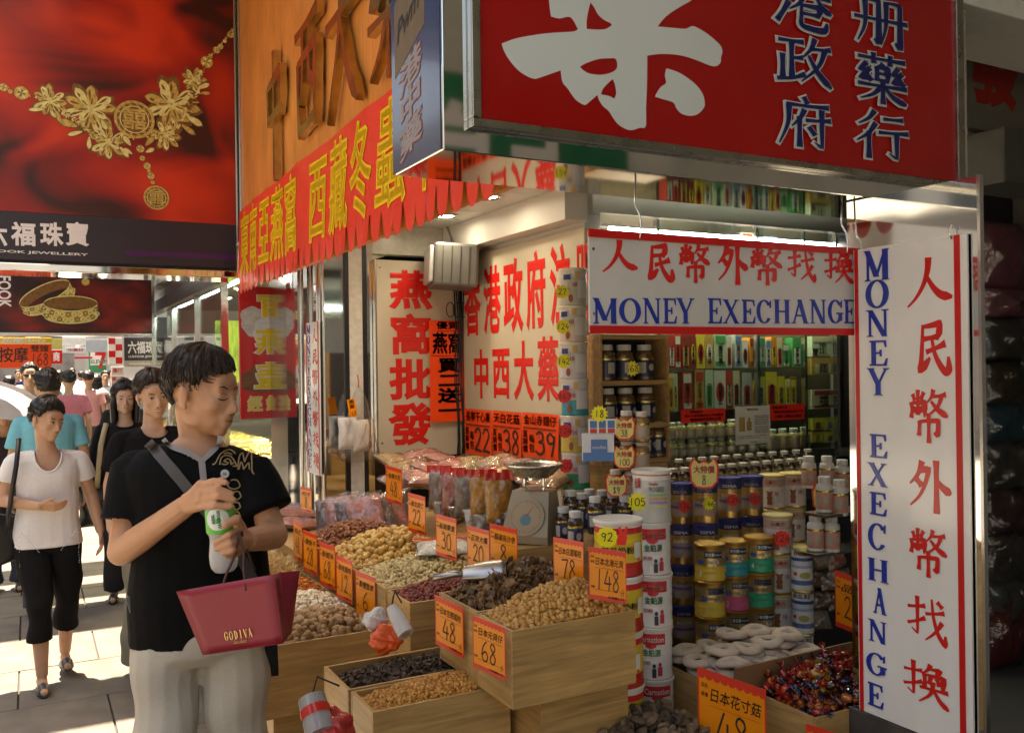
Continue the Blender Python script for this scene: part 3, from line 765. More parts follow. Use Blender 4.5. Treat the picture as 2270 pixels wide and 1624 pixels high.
# the mirrored pillar it hangs on
mp = thing('mirror_pillar', 'square mirror clad pillar behind the tall upright sign with a dark marble foot', 'pillar', (VX + .15, 1.77, 0))
g = G(); g.box((VX + .012, 2.035 * KS, VZ0), (VX + .036, 2.62 * KS, RZ0 - .004)); g.obj('mirror_cladding', m_mirror, mp)
g = G(); g.box((VX - .004, 2.03 * KS, 0), (VX + .05, 2.63 * KS, VZ0 - .003), bev=.004); g.obj('foot', M('dark marble', (.07, .065, .06), .25, 0, .5, 14), mp)
g = G(); g.box((VX + .004, 2.02 * KS, VZ0), (VX + .02, 2.032 * KS, RZ0 - .004)); g.obj('corner_trim', m_steel, mp)
g = G(); g.tube([(VX - .004, 1.615, VZ1 - .01), (VX - .006, 1.622, VZ1 + .012), (VX - .004, 1.615, VZ1 + .03), (VX + .006, 1.61, VZ1 + .02)], .0025, 6); g.obj('hook', m_steel, mp, smooth='all')
# small twin of the upright sign on the far pillar
s2, f, W, H = money_column('small_money_exchange_sign', 'narrow white money exchange sign fixed to the street side of the far mirrored pillar', 1.605, 5.80, 5.50, .93, 1.90)
g = G()
for i, c in enumerate('MONEYEXECHANGE'):
    g = G(); y1 = H * (.985 - i * .0685); put_serif(g, f, c, .07 * W, y1 - .06 * H, .34 * W, y1, z=.0005, t=.001); g.obj('blue_letter', m_blue, s2.children[0])
g = G()
for i, c in enumerate('人民幣外幣找換'):
    g = G(); y1 = H * (.96 - i * .136); put_brush(g, f, c, .44 * W, y1 - .105 * H, .86 * W, y1, w=13, z=.0006); g.obj('red_letter', m_rederr, s2.children[0])

def screws(par, f, pts, r=.006):
    for x, y in pts: g = G(); f.poly(g, [(x + r * math.cos(a), y + r * math.sin(a)) for a in np.linspace(0, 6.2832, 9)[:-1]], 0, .0025); g.obj('screw', m_steel, par)
screws(hb, fh, [(.012, .05), (.012, .22), (hx1 - hx0 - .012, .05), (hx1 - hx0 - .012, .22)], .004)
# ------------------------------------------------------------------ cream boards with round red letters
cb = thing('tall_cream_signboard', 'tall cream signboard with four big rounded red letters at the far end of the shop', 'signboard', (2.25, 5.46, 1.0))
cx0, cx1, cz0, cz1 = 1.965, 2.555, 1.02, 2.295
g = G(); g.box((cx0, 5.44, cz0), (cx1, 5.475, cz1), bev=.003); g.obj('panel', m_cream, cb)
g = G(); g.box((cx0 - .012, 5.436, cz0), (cx0 - .001, 5.478, cz1)); g.obj('edge_strip', m_steel, cb)
f = frY(0, 5.44, 0); g = G()
def yp(px, py): p = onY(px, py, 5.44); return p[0], p[2]
for i, c in enumerate('燕窩批發'):
    a, z1 = yp(862, 600 + i * 99); b, z0 = yp(958, 600 + i * 99 + 90); g = G(); put_text(g, f, c, a, z0, b, z1, .0004, .003, .036, fit=False); g.obj('red_letter', m_rederr, cb.children[0])
screws(cb, f, [(cx0 + .025, cz0 + .1), (cx0 + .025, cz1 - .05), (cx1 - .02, cz1 - .05)], .007)
wb = thing('long_cream_signboard', 'long cream signboard with two lines of tall red letters along the shop side wall', 'signboard', (2.57, 4.7, 1.0))
g = G(); g.box((2.565, 3.93, 1.0), (2.597, 5.435, 2.325), bev=.003); g.obj('panel', m_cream, wb)
f = frX(2.565, 0, 0); g = G()
def xp(px, py): p = onX(px, py, 2.565); return -p[1], p[2]
r1 = [(1028, 1066, 608, 750), (1071, 1110, 598, 747), (1115, 1160, 583, 742), (1165, 1211, 568, 735), (1218, 1266, 552, 728), (1273, 1318, 540, 720)]
for c, (a, b, t_, d) in zip('香港政府注册', r1):
    x0, z1 = xp(a, t_); x1, z0 = xp(b, d); g = G(); put_text(g, f, c, x0, z0, x1, z1, .0004, .003, .03, fit=False); g.obj('red_letter', m_rederr, wb.children[0])
r2 = [(1048, 1086, 778, 890), (1090, 1132, 770, 890), (1138, 1184, 760, 895), (1190, 1240, 750, 900), (1247, 1296, 742, 902)]
for c, (a, b, t_, d) in zip('中西大藥行', r2):
    x0, z1 = xp(a, t_); x1, z0 = xp(b, d); g = G(); put_text(g, f, c, x0, z0, x1, z1, .0004, .003, .03 if c != '藥' else .022, fit=False); g.obj('red_letter', m_rederr, wb.children[0])
# orange paper notices
def poster(name, label, f, w, h, parts, m=m_poster):
    t = thing(name, label, 'poster', f.p(w / 2, 0), 0, None)
    g = G(); nx = 6; V = []
    for j in range(5):
        for i in range(nx + 1): V.append(f.p(w * i / nx, h * j / 4, .004 + .003 * math.sin(i * 1.3 + j * .9)))
    g.add(V, [(j * (nx + 1) + i, j * (nx + 1) + i + 1, (j + 1) * (nx + 1) + i + 1, (j + 1) * (nx + 1) + i) for j in range(4) for i in range(nx)])
    t_ = g.obj('sheet', m, t, smooth='all')
    g = G()
    for p in parts:
        k = p[0]
        if k == 'c': put_cjk(g, f, p[1], p[2] * w, p[3] * h, p[4] * w, p[5] * h, p[6] if len(p) > 6 else False, p[7] if len(p) > 7 else .012, z=.0085, t=.0)
        if k == 'n': put_number(g, f, p[1], p[2] * w, p[3] * h, p[4] * w, p[5] * h, p[6] if len(p) > 6 else 9, z=.0085)
        if k == 'l': f.rect(g, p[1] * w, p[2] * h, p[3] * w, p[2] * h + .003, .0075, .0085)
    g.obj('handwriting', m_ink, t_)
    return t
p0 = onY(950, 710, 5.41); p1 = onY(1030, 932, 5.41)
poster('hanging_poster', 'tall fluorescent orange hand painted poster hanging in the corner between the cream boards', frY(p0[0], 5.41, p1[2]), p1[0] - p0[0], p0[2] - p1[2],
       [('c', '優質', .2, .91, .85, .99, False, .02), ('l', .22, .895, .85), ('c', '燕窩', .08, .66, .95, .88, False, .022), ('l', .05, .65, .97), ('c', '買二送一', .22, .03, .88, .63, True, .03)])
for i, (a, b, n, s) in enumerate(((1031, 1092, '22', '長寧干心果'), (1092, 1158, '38', '天白花菇'), (1158, 1240, '39', '金山赤翅仔'))):
    q0 = onX(a + .5, 905 + i * 4, 2.55); q1 = onX(b - .5, 1014 + i * 4, 2.55)
    poster('price_poster', 'orange price poster with the number %s pinned under the long cream board' % {'22':'twenty-two','38':'thirty-eight','39':'thirty-nine'}[n], frX(2.55, q0[1], q1[2]), q0[1] - q1[1], q0[2] - q1[2],
           [('c', s, .05, .72, .97, .95, False, .015), ('l', .04, .66, .96), ('l', .04, .64, .96), ('n', n, .36, .08, .97, .6, 10), ('c', '直銷價', .02, .08, .17, .6, True, .015), ('c', '每包', .2, .1, .36, .52, True, .015)])

# wall speaker box
sp = thing('wall_speaker', 'grey white metal box on a bracket above the corner between the cream boards', 'speaker', (2.4, 5.2, 2.1))
R_ = rotm('Z', math.radians(-16)) @ rotm('Y', math.radians(3)); pv = (2.38, 5.2, 2.25)
g = G(); g.box((2.25, 5.02, 2.10), (2.53, 5.34, 2.37), R_, pv, bev=.018); g.obj('case', M('dusty grey metal', (.11, .11, .10), .5, 0, .15, 9), sp)
g = G()
for k in range(5): g.box((2.249 , 5.05 + k * .06, 2.13), (2.247, 5.085 + k * .06, 2.34), R_, pv)
for k in range(4): g.box((2.30 + k * .055, 5.016, 2.125), (2.303 + k * .055, 5.019, 2.35), R_, pv)
g.obj('grille_lines', m_dark, sp)
g = G(); g.box((2.22, 5.04, 2.12), (2.25, 5.32, 2.35), R_, pv, bev=.012); g.obj('front', M('dusty pale front', (.40, .40, .40), .4), sp)
g = G(); g.tube([(2.45, 5.3, 2.37), (2.46, 5.36, 2.45), (2.46, 5.42, 2.528)], .012, 8); g.obj('bracket', m_steel, sp)
# loose cables in the corner
g = G()
for k in range(6):
    x = 2.50 + k * .012; g.tube([(x, 5.42 - k * .004, 2.12), (x + .01 * math.sin(k), 5.40, 1.9), (x - .01, 5.405, 1.5), (x + .012 * math.cos(k * 2), 5.40, 1.2), (x, 5.41, .95)], .0045, 5)
for k in range(3): g.tube([(2.46 + .05 * k + .03 * math.cos(a * .7), 5.395, 1.98 + .05 * math.sin(a * .7)) for a in range(10)], .0035, 5)
tag(g.obj('cable_bundle', m_black, smooth='all'), 'bundle of loose black cables hanging in the corner behind the orange poster', 'cables')

# red bird's nest sign
rb = thing('red_dealer_sign', 'red upright sign with yellow outlined letters over printed nests, beside the steel pole', 'sign', (1.65, 6.9, 1.23))
f = frY(1.405, 6.9, 1.23); W, H = .49, 1.0
g = G(); g.box((1.405, 6.90, 1.23), (1.895, 6.94, 2.23), bev=.003); g.obj('panel', M('glossy red vinyl', (.60, .01, .012), .25, 0, .05, coat=.3), rb)
m_nest = M('printed white nest', (.60, .54, .50), .4, 0, .3, 14, stretch=(1, 1, 4)); m_bnest = M('printed brown nest', (.23, .085, .04), .4, 0, .6, 14, stretch=(1, 1, 5))
def blob(g, f, cx, cy, rx, ry, z, seed, n=28):
    r_ = random.Random(seed); P = []
    for i in range(n):
        a = 2 * math.pi * i / n; q = 1 + .1 * math.sin(3 * a + seed) + .05 * math.sin(7 * a + 2 * seed); P.append((cx + rx * q * math.cos(a), cy + ry * q * math.sin(a)))
    P = [(min(max(x, .006), W - .006), y) for x, y in P]
    f.poly(g, P, z - .0004, z)
g = G(); blob(g, f, .12, .74, .12, .11, .0010, 1); g.obj('nest_print', m_nest, rb)
g = G(); blob(g, f, .22, .66, .13, .10, .0016, 2); g.obj('nest_print', M('printed white nest pale', (.72, .68, .66), .4, 0, .2, 14, stretch=(1, 1, 4)), rb)
g = G(); blob(g, f, .38, .66, .11, .12, .0022, 3); g.obj('nest_print', M('printed white nest mid', (.66, .61, .58), .4, 0, .25, 14, stretch=(4, 1, 1)), rb)
g = G(); blob(g, f, .12, .29, .13, .10, .0012, 4); blob(g, f, .36, .28, .13, .11, .0018, 5); blob(g, f, .24, .33, .1, .08, .0024, 6); g.obj('nest_print', m_bnest, rb)
gw, gy = G(), G()
for c, (a, b, y0, y1) in zip('官燕盞', ((.12, .40, .76, .95), (.11, .39, .48, .68), (.10, .39, .21, .42))):
    put_text(gw, f, c, a, y0, b, y1, .0028, .0006, .055, fit=False); put_text(gy, f, c, a, y0, b, y1, .0042, .0006, .022, fit=False)
for c, a in zip('經銷商', (.05, .19, .34)):
    put_text(gw, f, c, a, .05, a + .115, .17, .0028, .0006, .05, fit=False); put_text(gy, f, c, a, .05, a + .115, .17, .0042, .0006, .015, fit=False)
gw.obj('letter_outline', M('cream print', (.75, .70, .60), .4, 0, 0), rb); gy.obj('yellow_lettering', m_yellow, rb)
# ------------------------------------------------------------------ jewellery billboard: silk print, necklace
def silk_mat(name, lo, mid, hi, sc=1.3):
    if name in MATS: return MATS[name]
    m = bpy.data.materials.new(name); m.use_nodes = True
    nt = m.node_tree; N = nt.nodes; L = nt.links; b = N['Principled BSDF']
    tc = N.new('ShaderNodeTexCoord'); mp = N.new('ShaderNodeMapping'); mp.inputs['Rotation'].default_value = (0, math.radians(28), 0); mp.inputs['Scale'].default_value = (.8, 1, 1.5)
    L.new(tc.outputs['Object'], mp.inputs[0])
    n1 = N.new('ShaderNodeTexNoise'); n1.inputs['Scale'].default_value = sc * .9; n1.inputs['Detail'].default_value = 1.6; n1.inputs['Distortion'].default_value = 1.6; L.new(mp.outputs[0], n1.inputs[0])
    w = N.new('ShaderNodeTexWave'); w.inputs['Scale'].default_value = sc * .22; w.inputs['Distortion'].default_value = 9; w.inputs['Detail'].default_value = 1.5; L.new(mp.outputs[0], w.inputs[0])
    mx = N.new('ShaderNodeMix'); mx.data_type = 'FLOAT'; mx.inputs[0].default_value = .25; L.new(n1.outputs[0], mx.inputs[2]); L.new(w.outputs[1], mx.inputs[3])
    cr = N.new('ShaderNodeValToRGB'); e = cr.color_ramp.elements; e[0].position = .33; e[0].color = (*lo, 1); e[1].position = .66; e[1].color = (*hi, 1); q = e.new(.47); q.color = (*mid, 1)
    L.new(mx.outputs[0], cr.inputs[0]); L.new(cr.outputs[0], b.inputs['Base Color']); b.inputs['Roughness'].default_value = .35
    MATS[name] = m; return m
m_pgold = M('printed gold', (.62, .38, .10), .35, 0, .62, 38)
m_pgold2 = M('printed gold pale', (.86, .64, .26), .35, 0, .35, 30)
m_pgold3 = M('printed gold shade', (.20, .085, .02), .4, 0, .5, 30)
m_black_print = M('black print', (.018, .015, .018), .3, 0, .2, 3)
BY = 6.90
jb = thing('necklace_billboard', 'huge jewellery billboard printed with a gold necklace on red silk above the pavement', 'billboard', (.4, 7.0, 2.33))
bx0, bx1, bz0, bz1 = -.75, 1.408, 2.345, 4.5
g = G(); g.box((bx0, BY + .012, bz0), (bx1, BY + .36, bz1)); g.obj('case', m_dark, jb)
g = G(); g.box((bx0, BY, 2.690), (bx1 - .022, BY + .011, bz1 - .02)); g.obj('silk_print', silk_mat('red silk print', (.04, .002, .001), (.30, .008, .004), (.62, .034, .008)), jb)
g = G(); g.box((bx0, BY - .001, bz0 + .02), (bx1 - .022, BY + .011, 2.688)); band = g.obj('name_band', M('black violet print', (.030, .022, .032), .3, 0, .25, 1.2), jb)
g = G(); g.box((.62, BY - .0022, 2.425), (bx1 - .03, BY - .0011, 2.465)); g.obj('violet_stripe', M('violet print', (.06, .012, .085), .3, 0, .05), jb)
g = G(); g.box((bx1 - .02, BY - .01, bz0), (bx1 + .004, BY + .37, bz1)); g.obj('edge_frame', m_steel, jb)
g = G(); g.box((bx0, BY - .02, bz0 - .055), (bx1 + .004, BY + .37, bz0 - .003), bev=.006); g.obj('bottom_rail', m_mirror, jb)
fb = frY(0, BY, 0)
def bp(x, y): p = onY(.380 * x, .380 * y, BY); return p[0], p[2]
SB = bp(1000, 0)[0] - bp(0, 0)[0]; SB /= 1000.0   # metres per zoom pixel
m_pw = M('white print', (.78, .74, .74), .4, 0, .04)
g = G()
for c, (a, b) in zip('六福珠寶', ((-85, 45), (65, 212), (232, 368), (382, 520))):
    x0, z1 = bp(a, 1297); x1, z0 = bp(b, 1445); put_text(g, fb, c, x0, z0, x1, z1, .0016, .0006, .03, fit=False)
x0, z1 = bp(-190, 1448); x1, z0 = bp(515, 1498); put_text(g, fb, 'LUKFOOK JEWELLERY', x0, z0, x1, z1, .0016, .0005, .02)
g.obj('lettering', m_pw, jb)
gA, gB, gC = G(), G(), G()
def flushn(par, nm):
    global gA, gB, gC
    o = gA.obj(nm, m_pgold, par) if gA.f else None
    if gC.f: stuff(gC.obj(nm + '_shade_print', m_pgold3, o or par))
    if gB.f: stuff(gB.obj(nm + '_light_print', m_pgold2, o or par))
    gA, gB, gC = G(), G(), G()
def petal(g, f, cx, cy, a, r0, r1, w, z, n=7):
    L_, R_2 = [], []
    for i in range(n + 1):
        s = i / n; r = r0 + (r1 - r0) * s; ww = w * (s + .04) ** .6 * (1 - s ** 5) * 1.15
        L_.append((cx + r * math.cos(a) - ww * math.sin(a), cy + r * math.sin(a) + ww * math.cos(a))); R_2.append((cx + r * math.cos(a) + ww * math.sin(a), cy + r * math.sin(a) - ww * math.cos(a)))
    f.poly(g, R_2 + L_[::-1], z - .0002, z)
def flower(f, cx, cy, r, seed, z=.002, s=1.0):
    q = random.Random(seed); k = 0
    for i in range(9):
        a = i * 2 * math.pi / 9 + q.uniform(-.2, .2); petal(gC, f, cx, cy, a, .1 * r, r * q.uniform(.85, 1.1), .27 * r, z + k * .00003); k += 1
        petal([gA, gB][i % 2], f, cx, cy, a + .05, .15 * r, r * q.uniform(.8, 1.0), .19 * r, z + .0006 + k * .00003)
        petal(gC, f, cx, cy, a + .12, .3 * r, r * .75, .05 * r, z + .0010 + k * .00003)
    for i in range(7):
        a = i * 2 * math.pi / 7 + .4; petal([gB, gA][i % 2], f, cx, cy, a, .05 * r, r * .6, .15 * r, z + .0016 + k * .00003); k += 1
        petal(gC, f, cx, cy, a + .15, .1 * r, r * .45, .035 * r, z + .0021 + k * .00003)
    for i in range(5): petal(gB, f, cx, cy, i * 1.26, 0, .2 * r, .07 * r, z + .0026 + k * .00003)
def ring(g, f, cx, cy, r0, r1, z, n=30, sy=1.0):
    for i in range(n):
        a, b = 2 * math.pi * i / n, 2 * math.pi * (i + 1) / n
        P = [(cx + r1 * math.cos(a), cy + sy * r1 * math.sin(a)), (cx + r1 * math.cos(b), cy + sy * r1 * math.sin(b)), (cx + r0 * math.cos(b), cy + sy * r0 * math.sin(b)), (cx + r0 * math.cos(a), cy + sy * r0 * math.sin(a))]
        g.add([f.p(x, y, z) for x, y in P], [(0, 1, 2, 3)])
def medal(f, cx, cy, r, z):
    ring(gC, f, cx, cy, .001, r, z); ring(gA, f, cx, cy, .86 * r, r, z + .0005); ring(gB, f, cx, cy, .68 * r, .73 * r, z + .0005)
    for i in range(14): petal(gA, f, cx + .79 * r * math.cos(i * .449), cy + .79 * r * math.sin(i * .449), i * .449 + 1.2, -.09 * r, .09 * r, .04 * r, z + .0008)
    put_text(gA, f, '囍', cx - .62 * r, cy - .6 * r, cx + .62 * r, cy + .62 * r, z + .0008, .0003, .015, fit=False)
for i, (x, y, r) in enumerate(((530, 640, 135), (1000, 610, 150), (630, 830, 100), (965, 790, 85), (290, 590, 88), (1130, 465, 70))):
    cx, cy = bp(x, y); flower(fb, cx, cy, r * 1.28 * SB, i, z=.0022 + .0003 * i); flushn(jb, 'flower_ornament')
cx, cy = bp(783, 700); medal(fb, cx, cy, 124 * SB, .0085); flushn(jb, 'medallion'); cx, cy = bp(912, 1155); medal(fb, cx, cy, 80 * SB, .006); flushn(jb, 'medallion')
k = 0
for (x, y, a, l, w) in ((450, 740, 2.9, 110, 28), (1150, 520, .5, 90, 18), (1090, 680, -.5, 110, 26), (1060, 730, -.6, 100, 20), (520, 800, -1.6, 80, 16), (480, 770, 3.5, 90, 16), (330, 650, -1.3, 70, 15), (260, 640, 3.3, 90, 14),
                        (760, 850, 2.2, 70, 20), (850, 850, .9, 80, 20), (770, 900, 2.6, 60, 16), (850, 890, .5, 60, 16), (1170, 545, .1, 60, 14), (590, 700, -1.1, 70, 18), (700, 860, -.9, 80, 18)):
    cx, cy = bp(x, y); petal(gC, fb, cx, cy, a, -.1 * l * SB, 1.08 * l * SB, 1.25 * w * SB, .0062 + k * .00004); petal(gB if k % 3 else gA, fb, cx, cy, a, 0, l * SB, w * SB, .0068 + k * .00004); k += 1; flushn(jb, 'leaf_ornament')
path = _cr([(-60, 480), (125, 545), (290, 600), (420, 690), (540, 780), (650, 830), (783, 790), (930, 790), (1060, 690), (1150, 520), (1205, 365), (1300, 250), (1400, 110)], 9); q = random.Random(8)
for i in range(len(path) - 1):
    (xa, ya), (xb, yb) = path[i], path[i + 1]; (x0, z0), (x1, z1) = bp(xa, ya), bp(xb, yb); a = math.atan2(z1 - z0, x1 - x0); l = math.hypot(x1 - x0, z1 - z0)
    big = 250 < xa < 1160
    for s_ in ((-1, 1, -.4, .5) if big else (-.3, .3)): petal([gA, gB, gC][q.randrange(3)], fb, x0, z0, a + s_ * q.uniform(.6, 1.5), 0, (l * q.uniform(1.0, 2.0)) if big else l * .8, l * (.28 if big else .2), .0034 + .00004 * i + .00001 * s_)
stuff(gA.obj('filigree_print', m_pgold, jb)); gA = G(); flushn(jb, 'filigree')
chain = [(1205, 365, 42), (1225, 330, 16), (1262, 295, 24), (1285, 275, 20), (1310, 243, 14), (1345, 205, 24), (1360, 180, 18), (1378, 140, 14), (125, 545, 44), (60, 535, 14), (20, 512, 26), (-30, 490, 26), (818, 870, 26), (830, 925, 18), (858, 970, 24), (868, 1000, 13), (880, 1028, 24), (890, 1065, 14)]
for x, y, r in chain:
    cx, cy = bp(x, y); ring(gC, fb, cx, cy, .001, r * SB, .0040, 14); ring(gA, fb, cx, cy, .45 * r * SB, .95 * r * SB, .0046, 14)
    for i in range(4): petal(gB, fb, cx, cy, i * 1.57 + .5, .1 * r * SB, .85 * r * SB, .2 * r * SB, .0052)
    flushn(jb, 'chain_link')
flushn(jb, 'leaf_ornament')

# second billboard further along: two bangles
BY2 = 12.0
b2 = thing('bangle_billboard', 'smaller dark red billboard printed with two gold bangles under the necklace billboard', 'billboard', (.5, BY2, 2.06))
g = G(); g.box((-.8, BY2 + .012, 2.06), (1.39, BY2 + .3, 2.74)); g.obj('case', m_dark, b2)
g = G(); g.box((-.78, BY2, 2.085), (1.365, BY2 + .011, 2.725)); g.obj('silk_print', silk_mat('dark silk print', (.020, .003, .004), (.075, .006, .006), (.22, .012, .008), 1.8), b2)
g = G(); g.box((-.8, BY2 - .015, 2.04), (1.405, BY2 + .31, 2.075), bev=.004); g.box((1.37, BY2 - .015, 2.077), (1.405, BY2 + .31, 2.75)); g.obj('frame', m_steel, b2)
f2 = frY(0, BY2, 0)
gA, gB, gC = G(), G(), G()
def bp2(x, y): p = onY(.296 * x, 583 + .296 * y, BY2); return p[0], p[2]
def bangle(cx, cy, rx, ry, tilt, hh, z, seed):
    q = random.Random(seed); n = 40
    def pt(a, r=1.0, dy=0):
        x, y = rx * r * math.cos(a), ry * r * math.sin(a) + dy; return (cx + x * math.cos(tilt) - y * math.sin(tilt), cy + x * math.sin(tilt) + y * math.cos(tilt))
    for i in range(n):    # back inner wall, then front wall
        a, b = math.pi * i / n, math.pi * (i + 1) / n; gC.add([f2.p(*pt(a, 1, 0), z), f2.p(*pt(b, 1, 0), z), f2.p(*pt(b, 1, -hh), z), f2.p(*pt(a, 1, -hh), z)], [(0, 1, 2, 3)])
    for i in range(n):
        a, b = math.pi + math.pi * i / n, math.pi + math.pi * (i + 1) / n; gA.add([f2.p(*pt(a), z + .001), f2.p(*pt(b), z + .001), f2.p(*pt(b, 1, -hh), z + .001), f2.p(*pt(a, 1, -hh), z + .001)], [(0, 3, 2, 1)])
    for i in range(26):
        a = math.pi * (1.03 + .94 * i / 26); p = pt(a, 1, -hh * (.3 + .4 * (i % 2))); ring(gB if i % 3 else gC, f2, p[0], p[1], .3 * hh * .35, .3 * hh * .6, z + .002, 10)
    for i in range(n):
        a, b = 2 * math.pi * i / n, 2 * math.pi * (i + 1) / n
        gB.add([f2.p(*pt(a), z + .003), f2.p(*pt(b), z + .003), f2.p(*pt(b, 1, -.012), z + .003), f2.p(*pt(a, 1, -.012), z + .003)], [(0, 1, 2, 3)])
        if a >= math.pi: gB.add([f2.p(*pt(a, 1, -hh), z + .003), f2.p(*pt(b, 1, -hh), z + .003), f2.p(*pt(b, 1, -hh + .014), z + .003), f2.p(*pt(a, 1, -hh + .014), z + .003)], [(0, 1, 2, 3)])
cx, cy = bp2(335, 225); bangle(cx, cy, .30, .10, .5, .12, .001, 1); flushn(b2, 'bangle'); cx, cy = bp2(530, 300); bangle(cx, cy, .29, .09, .02, .16, .005, 2); flushn(b2, 'bangle')
cx, cy = bp2(640, 140); ring(gA, f2, cx, cy, .002, .045, .001, 12)
flushn(b2, 'pendant')
g = G(); x0, z1 = bp2(-20, 95); x1, z0 = bp2(85, 335)
fr_ = Fr((x0, BY2, z1), (0, 0, -1), (1, 0, 0), (0, -1, 0)); put_text(g, fr_, 'FOOK', 0, 0, z1 - z0, x1 - x0, .0015, .0005, .02); g.obj('lettering', m_pw, b2)

# ------------------------------------------------------------------ jewellery shop beyond the pharmacy
js = thing('jewellery_shop', 'dark glass fronted jewellery shop with lit ceiling and gold displays beyond the pharmacy', 'shop', (2.5, 9.5, 0))
m_darkceil = M('dark gloss ceiling', (.03, .028, .03), .2, 0, .2)
g = G(); g.box((1.46, 7.3, 2.50), (5.0, 14.0, 2.6)); g.obj('ceiling', m_darkceil, js)
g = G(); g.box((4.6, 7.3, 0), (4.7, 14, 2.498)); g.obj('back_wall', M('dark violet panel', (.045, .03, .05), .4, 0, .2), js)
g = G(); g.box((2.9, 7.25, 0), (4.6, 7.3, 2.498)); g.obj('side_wall', m_dark, js)
g = G(); g.box((1.46, 7.3, .004), (5, 14, .02)); g.obj('floor', M('polished stone floor', (.2, .18, .16), .15, 0, .2), js)
for y in (8.0, 9.4, 11.0, 12.9):
    g = G(); g.box((1.47, y - .03, .02), (1.53, y + .03, 2.498)); g.obj('mullion', m_steel, js)
for a, b in ((8.03, 9.37), (9.43, 10.97), (11.03, 12.87)):
    g = G(); g.box((1.496, a + .002, .03), (1.506, b - .002, 2.35)); g.obj('glass_pane', m_glass, js)
g = G(); g.box((1.44, 8.03, 2.352), (1.56, 12.87, 2.495)); g.obj('transom', m_black, js)
g = G(); g.box((1.68, 8.2, 2.44), (1.80, 12.6, 2.498)); g.obj('strip_light', m_tube, js)
for i, (x, y) in enumerate(((2.0, 7.9), (2.0, 8.7), (2.1, 10.2), (2.8, 8.3), (2.8, 9.6), (2.2, 11.5))):
    d = dup(DL, (x, y, 2.498), label='round downlight in the dark glossy ceiling of the jewellery shop', group='downlights in the jewellery shop ceiling')
    ld = bpy.data.lights.new('downlight', 'SPOT'); ld.energy = 30; ld.spot_size = math.radians(110); ld.spot_blend = .7; ld.color = (1, .84, .55); ld.shadow_soft_size = .05
    lo = bpy.data.objects.new('downlight_glow', ld); COL.objects.link(lo); lo.parent = d; lo.location = (0, 0, -.03)
m_jgold = M('bright gold', (.85, .56, .16), .2, 1.0, .15)
m_velvet = M('cream display velvet', (.6, .5, .36), .8, 0, .1)
def showcase(x0, x1, y0, y1, z, lab, seed):
    t = thing('jewellery_showcase', lab, 'showcase', ((x0 + x1) / 2, (y0 + y1) / 2, .02))
    q = random.Random(seed)
    g = G(); g.box((x0, y0, .02), (x1, y1, z - .25), bev=.01); g.obj('base', M('walnut panel', (.09, .05, .03), .4, 0, .3), t)
    g = G(); g.box((x0 + .02, y0 + .02, z - .245), (x1 - .02, y1 - .02, z - .2)); g.obj('tray', m_velvet, t)
    g = G(); g.box((x0, y0, z - .012), (x1, y1, z)); g.box((x0, y0, z - .249), (x0 + .008, y1, z - .013)); g.obj('glass', m_glass, t)
    g = G()
    for i in range(int((x1 - x0) * (y1 - y0) * 130)):
        x, y = q.uniform(x0 + .06, x1 - .06), q.uniform(y0 + .06, y1 - .06)
        g.ell((x, y, z - .185), (q.uniform(.012, .04), q.uniform(.012, .04), .012), 6, 4)
    stuff(g.obj('gold_pieces', m_jgold, t, smooth='all'))
    return t
showcase(1.62, 2.25, 7.5, 9.0, 1.06, 'low glass showcase full of gold pieces just behind the red dealer sign', 3)
showcase(1.62, 2.2, 9.3, 10.8, 1.08, 'glass showcase of gold jewellery by the shop window', 4)
g = G(); q = random.Random(5)
for r_ in range(7):
    for c in range(16):
        g.ell((2.66 - .03 * r_, 8.0 + c * .14 + q.uniform(-.03, .03), 1.02 + r_ * .085), (.03, .045, .035), 6, 5)
t = thing('gold_display_wall', 'stepped wall display crowded with lit gold ornaments inside the jewellery shop', 'display', (2.75, 9, .02))
stuff(g.obj('gold_pieces', m_jgold, t, smooth='all'))
g = G()
for r_ in range(7): g.box((2.69 - .03 * r_, 7.9, .95 + r_ * .085), (2.95, 10.4, .995 + r_ * .085 - .003 + .03))
g.obj('steps', m_velvet, t)
g = G(); g.box((2.7, 7.9, .02), (2.95, 10.4, .948)); g.obj('base', M('walnut panel', (.09, .05, .03), .4), t)
ld = bpy.data.lights.new('display_light', 'AREA'); ld.energy = 25; ld.shape = 'RECTANGLE'; ld.size = 2.2; ld.size_y = .1; ld.color = (1, .86, .55)
lo = bpy.data.objects.new('display_lamp_glow', ld); COL.objects.link(lo); lo.location = (2.4, 9.1, 1.9); lo.rotation_euler = (0, math.radians(-25), 0); lo.parent = t; lo.location = (2.4 - 2.75, .1, 1.9)
# green reflection in the shop glass, painted as a panel
g = G(); g.box((2.0, 11.2, 1.45), (4.4, 11.24, 2.2)); tag(g.obj('green_reflection_panel', M('green reflection print', (.28, .42, .05), .5, 0, .75, 6, stretch=(4, 1, 1))), 'bright green panel painted as a reflection in the jewellery shop glass', 'picture')

